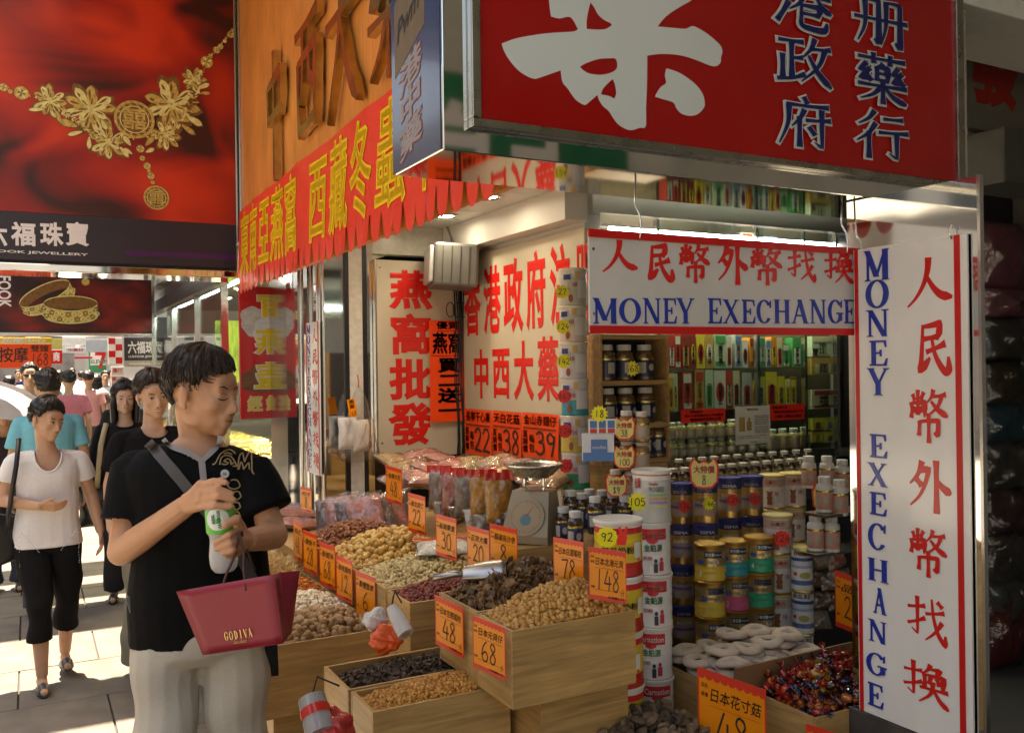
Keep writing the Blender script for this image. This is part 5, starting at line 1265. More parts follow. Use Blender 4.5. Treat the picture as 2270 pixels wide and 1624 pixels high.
for (ax, ay, bx_, by_, hpx, dep, num, nm, where) in CARDS:
    hm = hpx * dep / FPX; wm = .70 * hm; dl = (bx_ - ax) / FPX * dep; dd = math.sqrt(max(0, wm * wm - dl * dl))
    A = onD(ax, ay, dep + dd / 2); B = onD(bx_, by_, dep - dd / 2); u = (B - A); W = float(np.linalg.norm(u)); u = u / W; H = hm
    nn_ = np.cross(u, (0, 0, 1)); A = A - np.array([0, 0, H])
    t = thing('price_card', 'orange price card numbered %s, %s' % (NW[num], where), 'price card', (A + B) / 2 - np.array([0, 0, H / 2]))
    f = Fr(A, u, (0, 0, 1), nn_)
    # cards stand a little aslant and bowed
    g = G(); f.rect(g, 0, 0, W, H, -.0016, 0); t_ = g.obj('card', m_card, t)
    g = G()
    for (a, b, c, d) in ((0, 0, W, .014 * H / .165), (0, 0, .022 * W, H), (.978 * W, 0, W, H), (0, .94 * H, W, H)): f.rect(g, a, b, c, d, .0002, .0007 + .0001 * len(g.f) / 6)
    for k in range(9):
        cx = W * (k + .5) / 9; f.poly(g, [(cx + W / 18 * 1.05 * math.cos(a), .94 * H - .05 * H * math.sin(a)) for a in np.linspace(math.pi, 0, 7)], .0002, .0012 + .00002 * k)
    g.obj('red_border', m_cardred, t_)
    g = G()
    put_cjk(g, f, nm, .16 * W, .66 * H, .92 * W, .82 * H, False, .008, z=.0016, t=0, shear=.15)
    nn = len(num); nw = {1: .3, 2: .5, 3: .66}[nn]; put_number(g, f, num, (.5 - nw / 2) * W, .2 * H, (.5 + nw / 2) * W, .6 * H, 7.5, .0016)
    put_brush(g, f, '斤', .84 * W, .13 * H, .95 * W, .26 * H, 8, .0016, even=True)
    put_cjk(g, f, '品名', .05 * W, .80 * H, .15 * W, .85 * H, False, .01, z=.0016, t=0); put_cjk(g, f, '原價', .05 * W, .70 * H, .15 * W, .75 * H, False, .01, z=.0016, t=0); put_cjk(g, f, '售價', .05 * W, .22 * H, .15 * W, .27 * H, False, .01, z=.0016, t=0)
    put_cjk(g, f, '中西藥公司', .5 * W, .045 * H, .94 * W, .10 * H, False, .01, z=.0016, t=0)
    for yy in (.20, .62): f.rect(g, .16 * W, yy * H, .93 * W, yy * H + .0006, .0012, .0016)
    g.obj('handwriting', m_ink, t_)

# ------------------------------------------------------------------ tins
def tin_profile(r, h, ribs=5, rib=.0012):
    p = [(r * .93, .0), (r, .004), (r * 1.0, .008)]
    for i in range(ribs * 4 + 1):
        z = .02 + (h - .04) * i / (ribs * 4); p.append((r * .975 - rib * (i % 4 == 2), z))
    p += [(r, h - .009), (r * 1.01, h - .005), (r * .98, h - .001), (r * .93, h), (r * .92, h - .006), (.0005, h - .006)]
    return p
def wrapped(g, r, fn):
    """fn(g2, frame) lays print on a flat frame; it is rolled round the tin, front = -Y"""
    g2 = G(); fn(g2, Fr((0, 0, 0), (1, 0, 0), (0, 1, 0), (0, 0, 1)))
    for v in range(len(g2.v)):
        x, y, z = g2.v[v]; a = x / r; R = r + .0012 + z; g2.v[v] = (R * math.sin(a), -R * math.cos(a), y)
    g.add(g2.v, g2.f)
def grid_rect(g, f, x0, y0, x1, y1, z, n=8):
    V = [f.p(x0 + (x1 - x0) * i / n, y, z) for y in (y0, y1) for i in range(n + 1)]
    g.add(V, [(i, i + 1, n + 2 + i, n + 1 + i) for i in range(n)])
def disc(g, f, cx, cy, rx, ry, z, n=16):
    V = [f.p(cx, cy, z)] + [f.p(cx + rx * math.cos(2 * math.pi * i / n), cy + ry * math.sin(2 * math.pi * i / n), z) for i in range(n)]
    g.add(V, [(0, 1 + i, 1 + (i + 1) % n) for i in range(n)])
def tin(label, group, r, h, stops, lid, prints, ribs=5, lidh=.012, seam=True):
    t = thing('milk_powder_tin', label, 'tin', (0, 0, 0), 0, group)
    g = G(); g.lathe(tin_profile(r, h, ribs), 26, cap=False); tb_ = g.obj('body', band_mat('tin ' + label[:40], stops, rough=.32), t, smooth=True, world=False)
    if lid:
        g = G(); g.lathe([(r * 1.015, h - lidh), (r * 1.03, h - lidh + .002), (r * 1.03, h - .001), (r * .99, h + .0015), (r * .93, h + .0012), (r * .92, h - .001), (.0005, h - .001)], 26, cap=False)
        g.obj('lid', M('lid %.2f %.2f %.2f' % lid, lid, .35, .0 if lid[2] > .2 or lid[0] < .3 else .85, .06), t, smooth=True, world=False)
    for i, (nm, col, fn) in enumerate(prints):
        g = G(); wrapped(g, r, fn); g.obj(nm, M('tin print %.2f %.2f %.2f' % col, col, .35, 0, .05), tb_, world=False)
    return t
WHT, RED, GLD, NVY = (.74, .72, .68), (.55, .03, .03), (.60, .38, .12), (.04, .045, .16)
def T_(s, x0, y0, x1, y1, z=.0006, b=.02): return lambda g, f: put_text(g, f, s, x0, y0, x1, y1, z, 0, b)
def C_(s, x0, y0, x1, y1, z=.0006, b=.02): return lambda g, f: put_cjk(g, f, s, x0, y0, x1, y1, z=z, t=0, bold=b)
def R_(x0, y0, x1, y1, z=.0002): return lambda g, f: grid_rect(g, f, x0, y0, x1, y1, z)
def D_(cx, cy, rx, ry, z=.0004): return lambda g, f: disc(g, f, cx, cy, rx, ry, z)
def many(*fs):
    def fn(g, f):
        for q in fs: q(g, f)
    return fn
t_carn = tin('white milk powder tin with red banner, stacked beside the yellow tins', 'white red banner tins in the tall stack', .07, .184, [(0, WHT), (.17, (.6, .56, .5)), (.3, WHT)], (.72, .68, .60),
  [('red_banner', RED, many(R_(-.052, .128, .052, .166), D_(0, .126, .02, .012))), ('banner_lettering', WHT, T_('Carnation', -.046, .136, .046, .157, .001)), ('green_lettering', (.1, .3, .12), C_('金鉑源', -.03, .085, .035, .112)), ('pink_lettering', (.7, .25, .25), C_('好奶粉', -.05, .055, .0, .07)),
   ('figure_print', (.5, .05, .06), many(R_(.024, .018, .040, .050, .0004), D_(.032, .058, .006, .008))), ('figure_print', (.04, .04, .05), many(R_(.004, .012, .018, .044, .0004), D_(.011, .053, .006, .008)))], ribs=4)
t_y = tin('big yellow milk powder tin with red foot and white lid', 'yellow tins stacked behind the scallop crate', .08, .176, [(0, (.50, .03, .02)), (.045, (.74, .52, .04)), (.135, (.62, .03, .03)), (.155, (.8, .76, .68))], (.76, .72, .62),
  [('black_lettering', (.02, .02, .02), C_('歲月奶粉', -.055, .075, .055, .098)), ('table_print', (.75, .72, .6), R_(.055, .06, .085, .11)), ('red_wedge', (.5, .03, .02), lambda g, f: g.add([f.p(-.06, .046, .0003), f.p(.08, .046, .0003), f.p(.08, .075, .0003)], [(0, 1, 2)]))], ribs=6)
t_bg = tin('slim gold milk powder tin with navy lid in the tall back stacks', 'navy lidded gold tins', .05, .166, [(0, GLD, .9), (.03, (.45, .36, .30), .2), (.085, GLD, .6), (.12, NVY)], (.05, .05, .22),
  [('white_lettering', WHT, many(T_('SSMA', -.03, .128, .03, .14), C_('金幼兒樂', -.034, .088, .03, .104))), ('violet_panel', (.22, .12, .3), R_(-.045, .066, .045, .078)), ('figure_print', (.5, .3, .2), D_(.016, .046, .016, .017))], ribs=5)
t_ap = {}
for k, c in (('yellow', (.62, .42, .06)), ('teal', (.02, .26, .30)), ('pink', (.58, .10, .20)), ('green', (.02, .34, .18))):
    t_ap[k] = tin('gold topped milk powder tin with %s lower half' % k, 'gold topped tins with %s lower half' % k, .0635, .147, [(0, c), (.062, (.50, .36, .16), .7), (.125, GLD, .9)], (.60, .34, .09),
      [('navy_panel', (.02, .03, .07), R_(-.015, .098, .058, .122)), ('white_lettering', WHT, many(C_('安兒寶', -.012, .102, .024, .118, .001), T_('Enfagrow', .025, .104, .056, .115, .001), T_('A+', .012, .066, .045, .09))), ('blue_print', (.05, .08, .3), D_(-.032, .078, .014, .009)), ('pale_number', (.8, .76, .6), T_({'yellow': '3', 'teal': '1', 'pink': '2', 'green': '4'}[k], -.04, .018, -.028, .044))], ribs=5)
t_bear = tin('white and pink milk powder tin with a brown bear', 'bear tins stacked on the shelf end', .0635, .17, [(0, GLD, .8), (.008, (.70, .64, .60)), (.11, (.58, .42, .34)), (.15, (.72, .68, .58)), (.162, GLD, .7)], (.66, .52, .22),
  [('bear_print', (.30, .10, .04), many(D_(-.006, .058, .014, .014, .0006), D_(-.006, .078, .012, .012, .0008), D_(-.016, .089, .005, .005, .001), D_(.004, .089, .005, .005, .001), R_(-.018, .026, .006, .046, .0004))), ('red_lettering', RED, many(T_('10', .02, .07, .036, .09), C_('心美力', -.03, .125, .03, .145)))], ribs=5)
t_ens = tin('slim white and blue nutrition drink tin with navy lettering', 'white and blue slim tins', .045, .18, [(0, WHT), (.02, (.1, .16, .35)), (.04, WHT), (.09, (.3, .4, .55)), (.105, (.6, .62, .66)), (.14, WHT)], (.62, .5, .2),
  [('navy_lettering', (.02, .03, .16), T_('ENSURE', -.036, .148, .036, .166)), ('blue_band', (.04, .08, .25), R_(-.06, .125, .06, .138)), ('bowl_print', (.4, .4, .12), D_(.01, .065, .022, .014)), ('red_dot', RED, D_(-.03, .07, .008, .008))], ribs=4)
def left_tin(label, c, lidc=(.66, .62, .5)):
    return tin(label, None, .063, .163, [(0, c), (.07, (.50, .50, .48)), (.118, (.60, .58, .56))], lidc,
       [('navy_badge', (.03, .05, .2), R_(-.055, .112, -.02, .135)), ('gold_badge', GLD, R_(.0, .12, .022, .148)), ('pale_panel', (.68, .66, .64), R_(.012, .03, .075, .11)), ('red_lettering', RED, T_('10', -.01, .08, .008, .1)), ('figure_print', (.3, .08, .05), D_(-.02, .03, .01, .018))], ribs=4)
m_starR = M('day-glo red sticker', (.86, .03, .02), .5, 0, .04); m_starY = M('day-glo yellow sticker', (.82, .74, .02), .5, 0, .04)
def sticker(center, r, num, shape='round', col='r', towards=None, label=None):
    """day-glo price sticker fixed to a tin or jar, facing the viewer's side of the stall"""
    c = np.asarray(center, float); n = CAM - c; n[2] = 0; n /= np.linalg.norm(n); u = np.cross((0, 0, 1), n)
    t = thing('price_sticker', label, 'sticker', c)
    f = Fr(c, u, (0, 0, 1), n); P = []
    k = 26 if shape == 'star' else 22
    for i in range(k):
        a = 2 * math.pi * i / k; rr = r * ((1.12 if i % 2 else .82) if shape == 'star' else 1 + .05 * math.cos(11 * a)); P.append((rr * math.cos(a), rr * math.sin(a)))
    g = G(); f.poly(g, P, 0, .0008); t_ = g.obj('paper', m_starR if col == 'r' else m_starY, t)
    g = G(); w = .3 * r * len(num); put_number(g, f, num, -w, -.4 * r, w, .45 * r, 12, .0013); g.obj('handwriting', m_ink, t_)
    return t
def place_stack(px, wpx, ytop, r, h, protos, rz=None, n=None, lab=None):
    dep = 2 * r * FPX / wpx; p = onD(px, ytop, dep); z = p[2]; out = []
    a = math.atan2(-p[0], p[1]) if rz is None else rz      # front (-Y) turned to the pavement
    i = 0
    while True:
        z0 = z - (i + 1) * (h + .001)
        if n is not None and i >= n: break
        if z0 < .0: break
        pr = protos[i % len(protos)] if n is None or i < len(protos) else protos[-1]
        o = pr if not pr.get('used') else dup(pr); pr['used'] = 1
        if 'used' in o and o is not pr: del o['used']
        move(o, (p[0] + rnd.uniform(-.003, .003), p[1] + rnd.uniform(-.003, .003), z0), a + rnd.uniform(-.15, .15)); out.append(o); i += 1
    return p, z - i * (h + .001), out
stands = []
def stand(p, z, w, lab):
    if z > .03: crate(lab, p[0] - w, p[0] + w, p[1] - w, p[1] + w, .002, z - .001, closed=True, name='pine_box', cat='box', group=lab.replace('pine box', 'pine boxes'))
t_grey = tin('tall white tin with red stripe on top of the banner tins', None, .07, .184, [(0, (.55, .54, .50)), (.15, WHT), (.165, RED), (.176, WHT)], (.74, .70, .62),
   [('red_lettering', RED, many(C_('雀巢', -.06, .12, -.03, .16), T_('Nestle', .0, .135, .03, .147))), ('grey_lettering', (.25, .26, .3), T_('PROGRESS', .0, .112, .055, .13)), ('green_band', (.3, .5, .2), R_(.0, .098, .07, .106)), ('orange_band', (.6, .35, .15), R_(.0, .084, .07, .092)), ('violet_band', (.4, .25, .5), R_(.0, .07, .07, .078)), ('yellow_band', (.6, .6, .2), R_(.0, .056, .07, .064))], ribs=4)
t_grey['used'] = 0; p, z, s = place_stack(1442, 86, 1039, .07, .184, [t_grey, t_carn, t_carn, t_carn, t_carn, t_carn]); stand(p, z, .06, 'pine box under the white banner tins')
sticker(onD(1412, 1112, 3.1), .032, '105', 'star', 'y', label='yellow starburst price sticker on the topmost white tin with red stripe')
p, z, s = place_stack(1369, 109, 1148, .08, .176, [t_y]); stand(p, z, .065, 'pine box under the yellow tins')
sticker(onD(1345, 1190, 2.79), .032, '92', 'round', 'y', label='yellow price sticker on the topmost yellow tin')
g = G(); c = onD(1377, 1192, 2.79); g2 = Fr(c, RT, UP, -FW); g2.poly(g, [(-.014, -.02), (.012, -.022), (.018, .0), (.014, .016), (.020, .034), (.014, .038), (.005, .014), (-.002, .036), (-.010, .034), (-.006, .010), (-.016, .004)], 0, .001); tag(g.obj('hand_sticker', m_starR), 'red victory hand sticker beside the yellow ninety-two sticker', 'sticker')
for px, w, y, nm in ((1509, 53, 1069, '176'), (1563, 55, 1064, '146'), (1616, 53, 1056, '129'), (1665, 52, 1053, '107')):
    p, z, s = place_stack(px, w, y, .057, .190, [t_bg]); [setattr(o_, 'scale', (1.145,) * 3) for o_ in s]; stand(p, z, .045, 'small pine box under the navy lidded tins')
    sticker(onD(px + 8, y + 52, .114 * FPX / w - .075), .028, nm, 'round' if nm != '146' else 'star', 'r' if nm != '146' else 'y', label='%s price sticker numbered %s on a navy lidded tin' % ('red' if nm != '146' else 'yellow starburst', {'176': 'one seventy-six', '146': 'one forty-six', '129': 'one twenty-nine', '107': 'one hundred seven'}[nm]))
for px, w, y, ks in ((1572, 68, 1202, 'yellow yellow yellow yellow yellow yellow'), (1627, 65, 1195, 'teal pink pink pink teal pink'), (1682, 65, 1187, 'green green green green green green')):
    p, z, s = place_stack(px, w, y, .0635, .147, [t_ap[k] for k in ks.split()]); stand(p, z, .055, 'small pine box under the gold topped tins')
p, z, s = place_stack(1712, 56, 1050, .0635, .17, [t_bear]); stand(p, z, .055, 'small pine box under the back bear tins')
p, z, s = place_stack(1756, 56, 1046, .0635, .17, [t_bear]); stand(p, z, .055, 'small pine box under the back bear tins')
p, z, s = place_stack(1724, 64, 1138, .0635, .17, [t_bear]); stand(p, z, .055, 'small pine box under the front bear tins')
sticker(onD(1733, 1193, 3.85), .034, '124', 'round', 'r', label='red price sticker with the number 124 on a bear tin')
p, z, s = place_stack(1776, 47, 1209, .045, .18, [t_ens]); stand(p, z, .04, 'small pine box under the slim white tins')
lt = [left_tin('white tin with grey foot on top of the tin column by the cream board', (.48, .47, .45)), left_tin('white tin with pale pink foot, second in the tin column', (.62, .50, .47)), left_tin('white tin with pale violet foot, third in the tin column', (.55, .52, .56)),
      left_tin('grey tin with teal foot in the tin column', (.02, .28, .33)), left_tin('grey tin with yellow foot in the tin column', (.52, .40, .06)), left_tin('grey tin with green foot in the tin column', (.02, .32, .14)), left_tin('grey tin with gold foot, low in the tin column', (.4, .26, .1))]
p, z, s = place_stack(1269, 62, 597, .063, .163, lt, n=7)
stand(p, z, .065, 'tall pine box under the tin column')
for i, (num, sh, co) in enumerate((('27', 'star', 'y'), ('124', 'round', 'y'), ('142', 'round', 'y'), ('163', 'round', 'r'), ('124', 'round', 'r'), ('102', 'round', 'r'))):
    sticker(onD(1246 + i * 1.6, 597 + 50 + i * 77, 3.93), .03, num, sh, co, label='%s price sticker on the %s tin of the tin column' % ('yellow' if co == 'y' else 'red', ('topmost', 'second', 'third', 'teal footed', 'yellow footed', 'green footed')[i]))

# ------------------------------------------------------------------ vitamin jars
def jar(label, group, r, h, body, lab, lidc, band, name='vitamin_jar', bright=None, rough=.12):
    t = thing(name, label, 'jar', (0, 0, 0), 0, group)
    g = G(); g.lathe([(r * .9, 0), (r, .004), (r, h * .70), (r * .93, h * .76), (r * .66, h * .82), (r * .64, h * .84)], 18); g.obj('body', M('jar %.2f %.2f %.2f' % body, body, rough, 0, .15, coat=.6), t, smooth=True, world=False)
    g = G(); g.lathe([(r * .72, h * .835), (r * .74, h * .85), (r * .74, h * .985), (r * .68, h), (.0005, h)], 18, cap=False); g.obj('lid', M('jar lid %.2f %.2f %.2f' % lidc, lidc, .4, 0, .25, 90, stretch=(1, 1, .2)), t, smooth=True, world=False)
    g = G(); g.lathe([(r * 1.006, h * .10), (r * 1.012, h * .102), (r * 1.012, h * .56), (r * 1.006, h * .562)], 18, cap=False); g.obj('label', M('jar label %.2f %.2f %.2f' % lab, lab, .35, 0, .2, 30), t, smooth=True, world=False)
    g = G(); g.lathe([(r * 1.013, h * .565), (r * 1.016, h * .57), (r * 1.016, h * .625), (r * 1.01, h * .628)], 18, cap=False); g.obj('gold_band', M('jar band', band, .25, .8, .1), t, smooth=True, world=False)
    g = G(); wrapped(g, r * 1.012, many(R_(-.9 * r, h * .2, -.1 * r, h * .5), D_(.55 * r, h * .36, r * .35, h * .1))); g.obj('label_print', M('label print pale', bright or (.45, .42, .36), .5), t, world=False)
    return t
def put_jar(pr, px, ytop, wpx, r, h, lab=None):
    dep = 2 * r * FPX / wpx; p = onD(px, ytop, dep)
    o = pr if not pr.get('used') else dup(pr); pr['used'] = 1
    if lab: o['label'] = lab
    return move(o, (p[0], p[1], p[2] - h), math.atan2(-p[0], p[1]) + rnd.uniform(-.4, .4)), p[2] - h, p
j1 = jar('amber vitamin jar with navy label and white lid on the low jar table', 'amber vitamin jars on the jar table', .029, .135, (.05, .022, .008), (.02, .025, .07), (.62, .62, .60), (.5, .4, .14))
zs = []
JT = [(1222, 1116, 33), (1248, 1122, 34), (1274, 1132, 36), (1264, 1086, 33), (1288, 1092, 33), (1318, 1099, 35), (1306, 1083, 31), (1334, 1085, 32), (1358, 1090, 33), (1385, 1098, 34)]
for px, y, w in JT: o, zb, p = put_jar(j1, px, y, w, .029, .135); zs.append((zb, p[0], p[1]))
jt = thing('jar_table', 'pine step stand carrying the amber vitamin jars', 'stand', (np.mean([q[1] for q in zs]), np.mean([q[2] for q in zs]), 0))
for i, (zb, x, y) in enumerate(zs):
    g = G(); g.box((x - .04, y - .04, .004 + .0007 * i), (x + .04, y + .04, zb - .0005)); g.obj('step', m_pineX, jt)
# wooden rack of gold labelled jars
RKY = 3.35
def ry(px, py): p = onY(px, py, RKY); return p
rk = thing('jar_rack', 'pale wooden rack holding gold and navy vitamin jars below the hanging board', 'rack', (ry(1405, 1010)[0], RKY, ry(1405, 1010)[2]))
xL, xR = ry(1336, 900)[0], ry(1478, 900)[0]; zA, zB_, zC, zD = ry(1400, 742)[2], ry(1400, 843)[2], ry(1400, 925)[2], ry(1400, 1018)[2]
m_rack = wood_mat('rack wood', (.50, .30, .12), 0, 3, .5)
for z, w in ((zA, .02), (zB_, .022), (zC - .03, .02), (zD, .02)):
    g = G(); g.box((xL, RKY, z - w), (xR, RKY + .16, z)); g.obj('shelf', m_rack, rk)
for x in (xL - .013, xR + .001):
    g = G(); g.box((x, RKY - .002, zD - .02), (x + .012, RKY + .162, zA + .002)); g.obj('side', m_rack, rk)
g = G(); g.box((xL, RKY + .161, zD), (xR, RKY + .168, zA)); g.obj('back', m_dark, rk)
stand((ry(1405, 1010)[0], RKY + .08), zD - .02, .13, 'tall pine box under the jar rack') if False else crate('tall pine box under the jar rack', xL, xR, RKY, RKY + .16, .002, zD - .022, closed=True, name='pine_box', cat='box')
j2 = jar('large vitamin jar with gold band and navy label in the wooden rack', 'large jars in the wooden rack', .046, .165, (.14, .07, .02), (.015, .02, .06), (.62, .62, .60), (.62, .46, .16))
for z, pxs in ((zB_, (1357, 1398, 1443)), (zC - .03, (1359, 1400, 1444)), (zD, (1445, 1470))):
    for px in pxs:
        p = ry(px, 800); o = j2 if not j2.get('used') else dup(j2); j2['used'] = 1; move(o, (p[0], RKY + .055, z + .0005), rnd.uniform(-.4, .6))
sticker((ry(1400, 800)[0], RKY - .001, zB_ + .055), .034, '$68', 'star', 'y', label='yellow sixty-eight sticker on a jar of the upper rack shelf')
# shrink wrapped pairs and small packs before the rack
j3 = jar('small amber jar in a shrink wrapped pair with white lid', 'shrink wrapped jars before the rack', .033, .125, (.32, .18, .06), (.52, .38, .24), (.70, .66, .60), (.6, .5, .3))
SP = [(1388, 910, 3.5), (1421, 912, 3.5), (1388, 974, 3.5), (1421, 976, 3.5), (1364, 1040, 3.5), (1397, 1042, 3.5)]
zlow = 9
for px, y, d in SP:
    p = onD(px, y, d); o = j3 if not j3.get('used') else dup(j3); j3['used'] = 1; h = .1; move(o, (p[0], p[1], p[2] - .1175), 0); o.scale = (.92, .92, .94); zlow = min(zlow, p[2] - .103)
def starburst_tag(px, py, d, w, num, lab):
    c = onD(px, py, d); n = CAM - c; n /= np.linalg.norm(n); u = np.cross((0, 0, 1), n); u /= np.linalg.norm(u); v = np.cross(n, u); f = Fr(c, u, v, n)
    t = thing('sale_tag', lab, 'tag', c)
    P = [(-.55, .30), (-.42, .62), (-.2, .42), (0, .5), (.2, .42), (.42, .62), (.55, .30), (.5, -.3), (.3, -.52), (0, -.56), (-.3, -.52), (-.5, -.3)]
    g = G(); f.poly(g, [(x * w * 1.08, y * w * 1.08) for x, y in P], -.0008, 0); g.obj('red_edge', m_starR, t)
    g = G(); f.poly(g, [(x * w * .95, y * w * .95) for x, y in P], .0002, .0008); g.obj('paper', M('pale yellow paper', (.80, .68, .22), .5), t)
    g = G(); put_cjk(g, f, '大特價', -.42 * w, .02 * w, .42 * w, .32 * w, bold=.04, z=.0012, t=0); g.obj('red_lettering', m_rederr, t)
    g = G(); put_number(g, f, num, -.1 * w * len(num), -.42 * w, .1 * w * len(num), -.06 * w, 12, .0012); g.obj('handwriting', m_ink, t)
    return t
starburst_tag(1383, 950, 3.40, .070, '38', 'horned sale tag on the upper shrink wrapped jars'); starburst_tag(1383, 1014, 3.40, .070, '100', 'horned sale tag on the lower shrink wrapped jars'); starburst_tag(1366, 1076, 3.40, .070, '$9', 'horned sale tag reading nine dollars on the lowest shrink wrapped jars')
starburst_tag(1830, 1105, 3.9, .10, '168', 'horned sale tag on the white bottles by the upright sign'); starburst_tag(1560, 1050, 3.65, .10, '8', 'horned sale tag on the black jar row')
wt = thing('pack_stand', 'stepped stand under the shrink wrapped jars', 'stand', onD(1385, 1080, 3.5))
for px, y, d in SP:
    p = onD(px, y, d); zz = p[2] - .118
    g = G(); g.box((p[0] - .034, p[1] - .034, zz - .008), (p[0] + .034, p[1] + .034, zz)); g.obj('step', m_glass, wt)
g = G(); p = onD(1385, 1080, 3.5); zz = onD(1392, 1044, 3.5)[2] - .127; g.box((p[0] - .07, p[1] - .04, .003), (p[0] + .07, p[1] + .07, zz)); g.obj('block', m_dark, wt)
g = G(); p = onD(1398, 990, 3.56); g.box((p[0] - .05, p[1] + .045, zz), (p[0] + .05, p[1] + .055, onD(1398, 925, 3.56)[2])); g.obj('back_board', m_dark, wt)
# blue white packs
pk = thing('plaster_pack', 'blue and white pack hanging before the tin column with a yellow tag', 'pack', onD(1327, 1020, 3.3)); f = Fr(onD(1292, 1022, 3.3), RT, UP, -FW)
g = G(); f.rect(g, 0, 0, .115, .10, -.05, 0); g.obj('box', M('pale blue white card', (.62, .64, .68), .4, 0, .08), pk)
g = G(); f.rect(g, 0, 0, .115, .032, .0005, .0012); f.rect(g, .03, .028, .09, .08, .0014, .002); g.obj('blue_panel', M('pack blue', (.05, .17, .42), .4), pk)
g = G(); put_text(g, f, 'needles', .035, .045, .085, .058, .0024, 0, .02); g.obj('lettering', m_pw, pk)
pk = thing('small_pack', 'small red white blue pack above the blue and white pack', 'pack', onD(1330, 965, 3.3)); f = Fr(onD(1305, 962, 3.32), RT, UP, -FW)
g = G(); f.rect(g, 0, 0, .10, .055, -.04, 0); g.obj('box', m_white, pk)
for i in range(3):
    g = G(); f.rect(g, .004 + .033 * i, .004, .03 + .033 * i, .02, .0004, .001); g.obj('red_stripe', m_red, pk); g = G(); f.rect(g, .004 + .033 * i, .022, .03 + .033 * i, .05, .0004, .001); g.obj('blue_stripe', M('pack blue', (.05, .17, .42)), pk)
sticker(onD(1328, 917, 3.25), .03, '18', 'star', 'y', label='yellow starburst sticker with the number 18 above the small packs')

# black jar row on the counter below the cabinet, white bottles
j4 = jar('dark brown medicine jar with pale cap in the counter row', 'dark jars in the counter row', .030, .115, (.035, .018, .01), (.22, .15, .09), (.60, .56, .50), (.4, .33, .2))
ctr = thing('counter', 'long counter carrying the row of dark jars below the glass cabinet', 'counter', (3.4, 3.5, 0))
zc = None
for i, px in enumerate(range(1492, 1800, 26)):
    for rw, (Yr, dy) in enumerate(((3.62, 0), (3.74, -9))):
        p = onY(px + (rw * 13), 1088, Yr)
        if zc is None: zc = p[2]
        o = j4 if not j4.get('used') else dup(j4); j4['used'] = 1; move(o, (p[0], Yr, zc + .001 + (.03 if rw else 0)), rnd.uniform(-.5, .5))
g = G(); g.box((2.66, 3.55, .85), (4.6, 3.895, zc)); g.obj('top', m_steel, ctr)
g = G(); g.box((2.68, 3.68, zc + .0005), (4.58, 3.893, zc + .029)); g.obj('back_step', m_steel, ctr)
g = G(); g.box((2.68, 3.57, .0), (4.58, 3.893, .848)); g.obj('front', m_dark, ctr)
j5 = jar('white plastic medicine bottle with red label by the upright sign', 'white bottles by the upright sign', .034, .15, (.70, .69, .66), (.62, .3, .24), (.72, .72, .70), (.7, .6, .5), 'medicine_bottle', rough=.4)
for px, y, w in ((1826, 1055, 36), (1860, 1062, 36), (1806, 1140, 36), (1842, 1142, 36), (1832, 1010, 32), (1866, 1018, 32), (1792, 1010, 32)):
    put_jar(j5, px, y, w, .034, .15)
g = G()
for px, y, w in ((1826, 1055, 36), (1806, 1140, 36)):
    p = onD(px, y, .068 * FPX / w); zz = p[2] - .151; g.box((p[0] - .06, p[1] - .06, zz - .012), (p[0] + .32, p[1] + .06, zz))
tag(g.obj('steel_shelf', m_steel), 'narrow steel shelf tiers holding the white bottles', 'shelf')
# dark glossy bags below the white bottles
# ------------------------------------------------------------------ glass medicine cabinet
CY = 3.9
def cy_(px, py, Y=CY): return onY(px, py, Y)
cx0, cx1 = cy_(1480, 900)[0], cy_(1868, 900)[0]
zt, z1_, z2_, zb = cy_(1600, 446)[2], cy_(1640, 815, 4.02)[2], cy_(1640, 905, 4.02)[2], cy_(1600, 1012)[2]
cab = thing('medicine_cabinet', 'glass fronted steel cabinet of medicine cartons below the hanging money exchange board', 'cabinet', ((2.68 + 4.6) / 2, 4.05, zb))
g = G(); g.box((2.66, 4.285, zb - .05), (4.75, 4.298, 2.39)); g.obj('back', M('brown back panel', (.10, .075, .045), .6, 0, .2), cab)
g = G(); g.box((2.66, 3.90, zb - .055), (4.75, 4.284, zb)); g.obj('base', m_steel, cab)
zsh = [z1_, z2_, cy_(1640, 735, 4.02)[2], cy_(1640, 560, 4.02)[2]]
for z in zsh:
    g = G(); g.box((2.68, 3.965, z - .008), (4.72, 4.283, z)); g.obj('glass_shelf', glass_mat('shelf glass', (.93, .97, .94), .06), cab)
for px in (1470, 1690, 1795, 1866):
    x = cy_(px, 800)[0]; g = G(); g.box((x - .010, 3.93, zb + .001), (x + .010, 3.962, 2.395)); g.obj('post', m_steel, cab)
xs = [cy_(p, 800)[0] for p in (1470, 1690, 1690, 1866)]
g = G(); g.box((xs[0] - .03, 3.906, zb + .002), (xs[1] + .03, 3.911, 2.39)); g.obj('sliding_pane', m_glass, cab)
g = G(); g.box((xs[1] - .02, 3.918, zb + .002), (xs[3], 3.923, 2.39)); g.obj('sliding_pane', m_glass, cab)
g = G(); x = cy_(1877, 800)[0]; g.box((x, 3.80, .0), (x + .06, 4.0, 2.39)); g.obj('dark_jamb', m_black, cab)
g = G(); g.tube([(2.75, 3.97, 2.33), (4.6, 3.97, 2.33)], .014, 8); lt_ = g.obj('strip_tube', m_tube, cab)
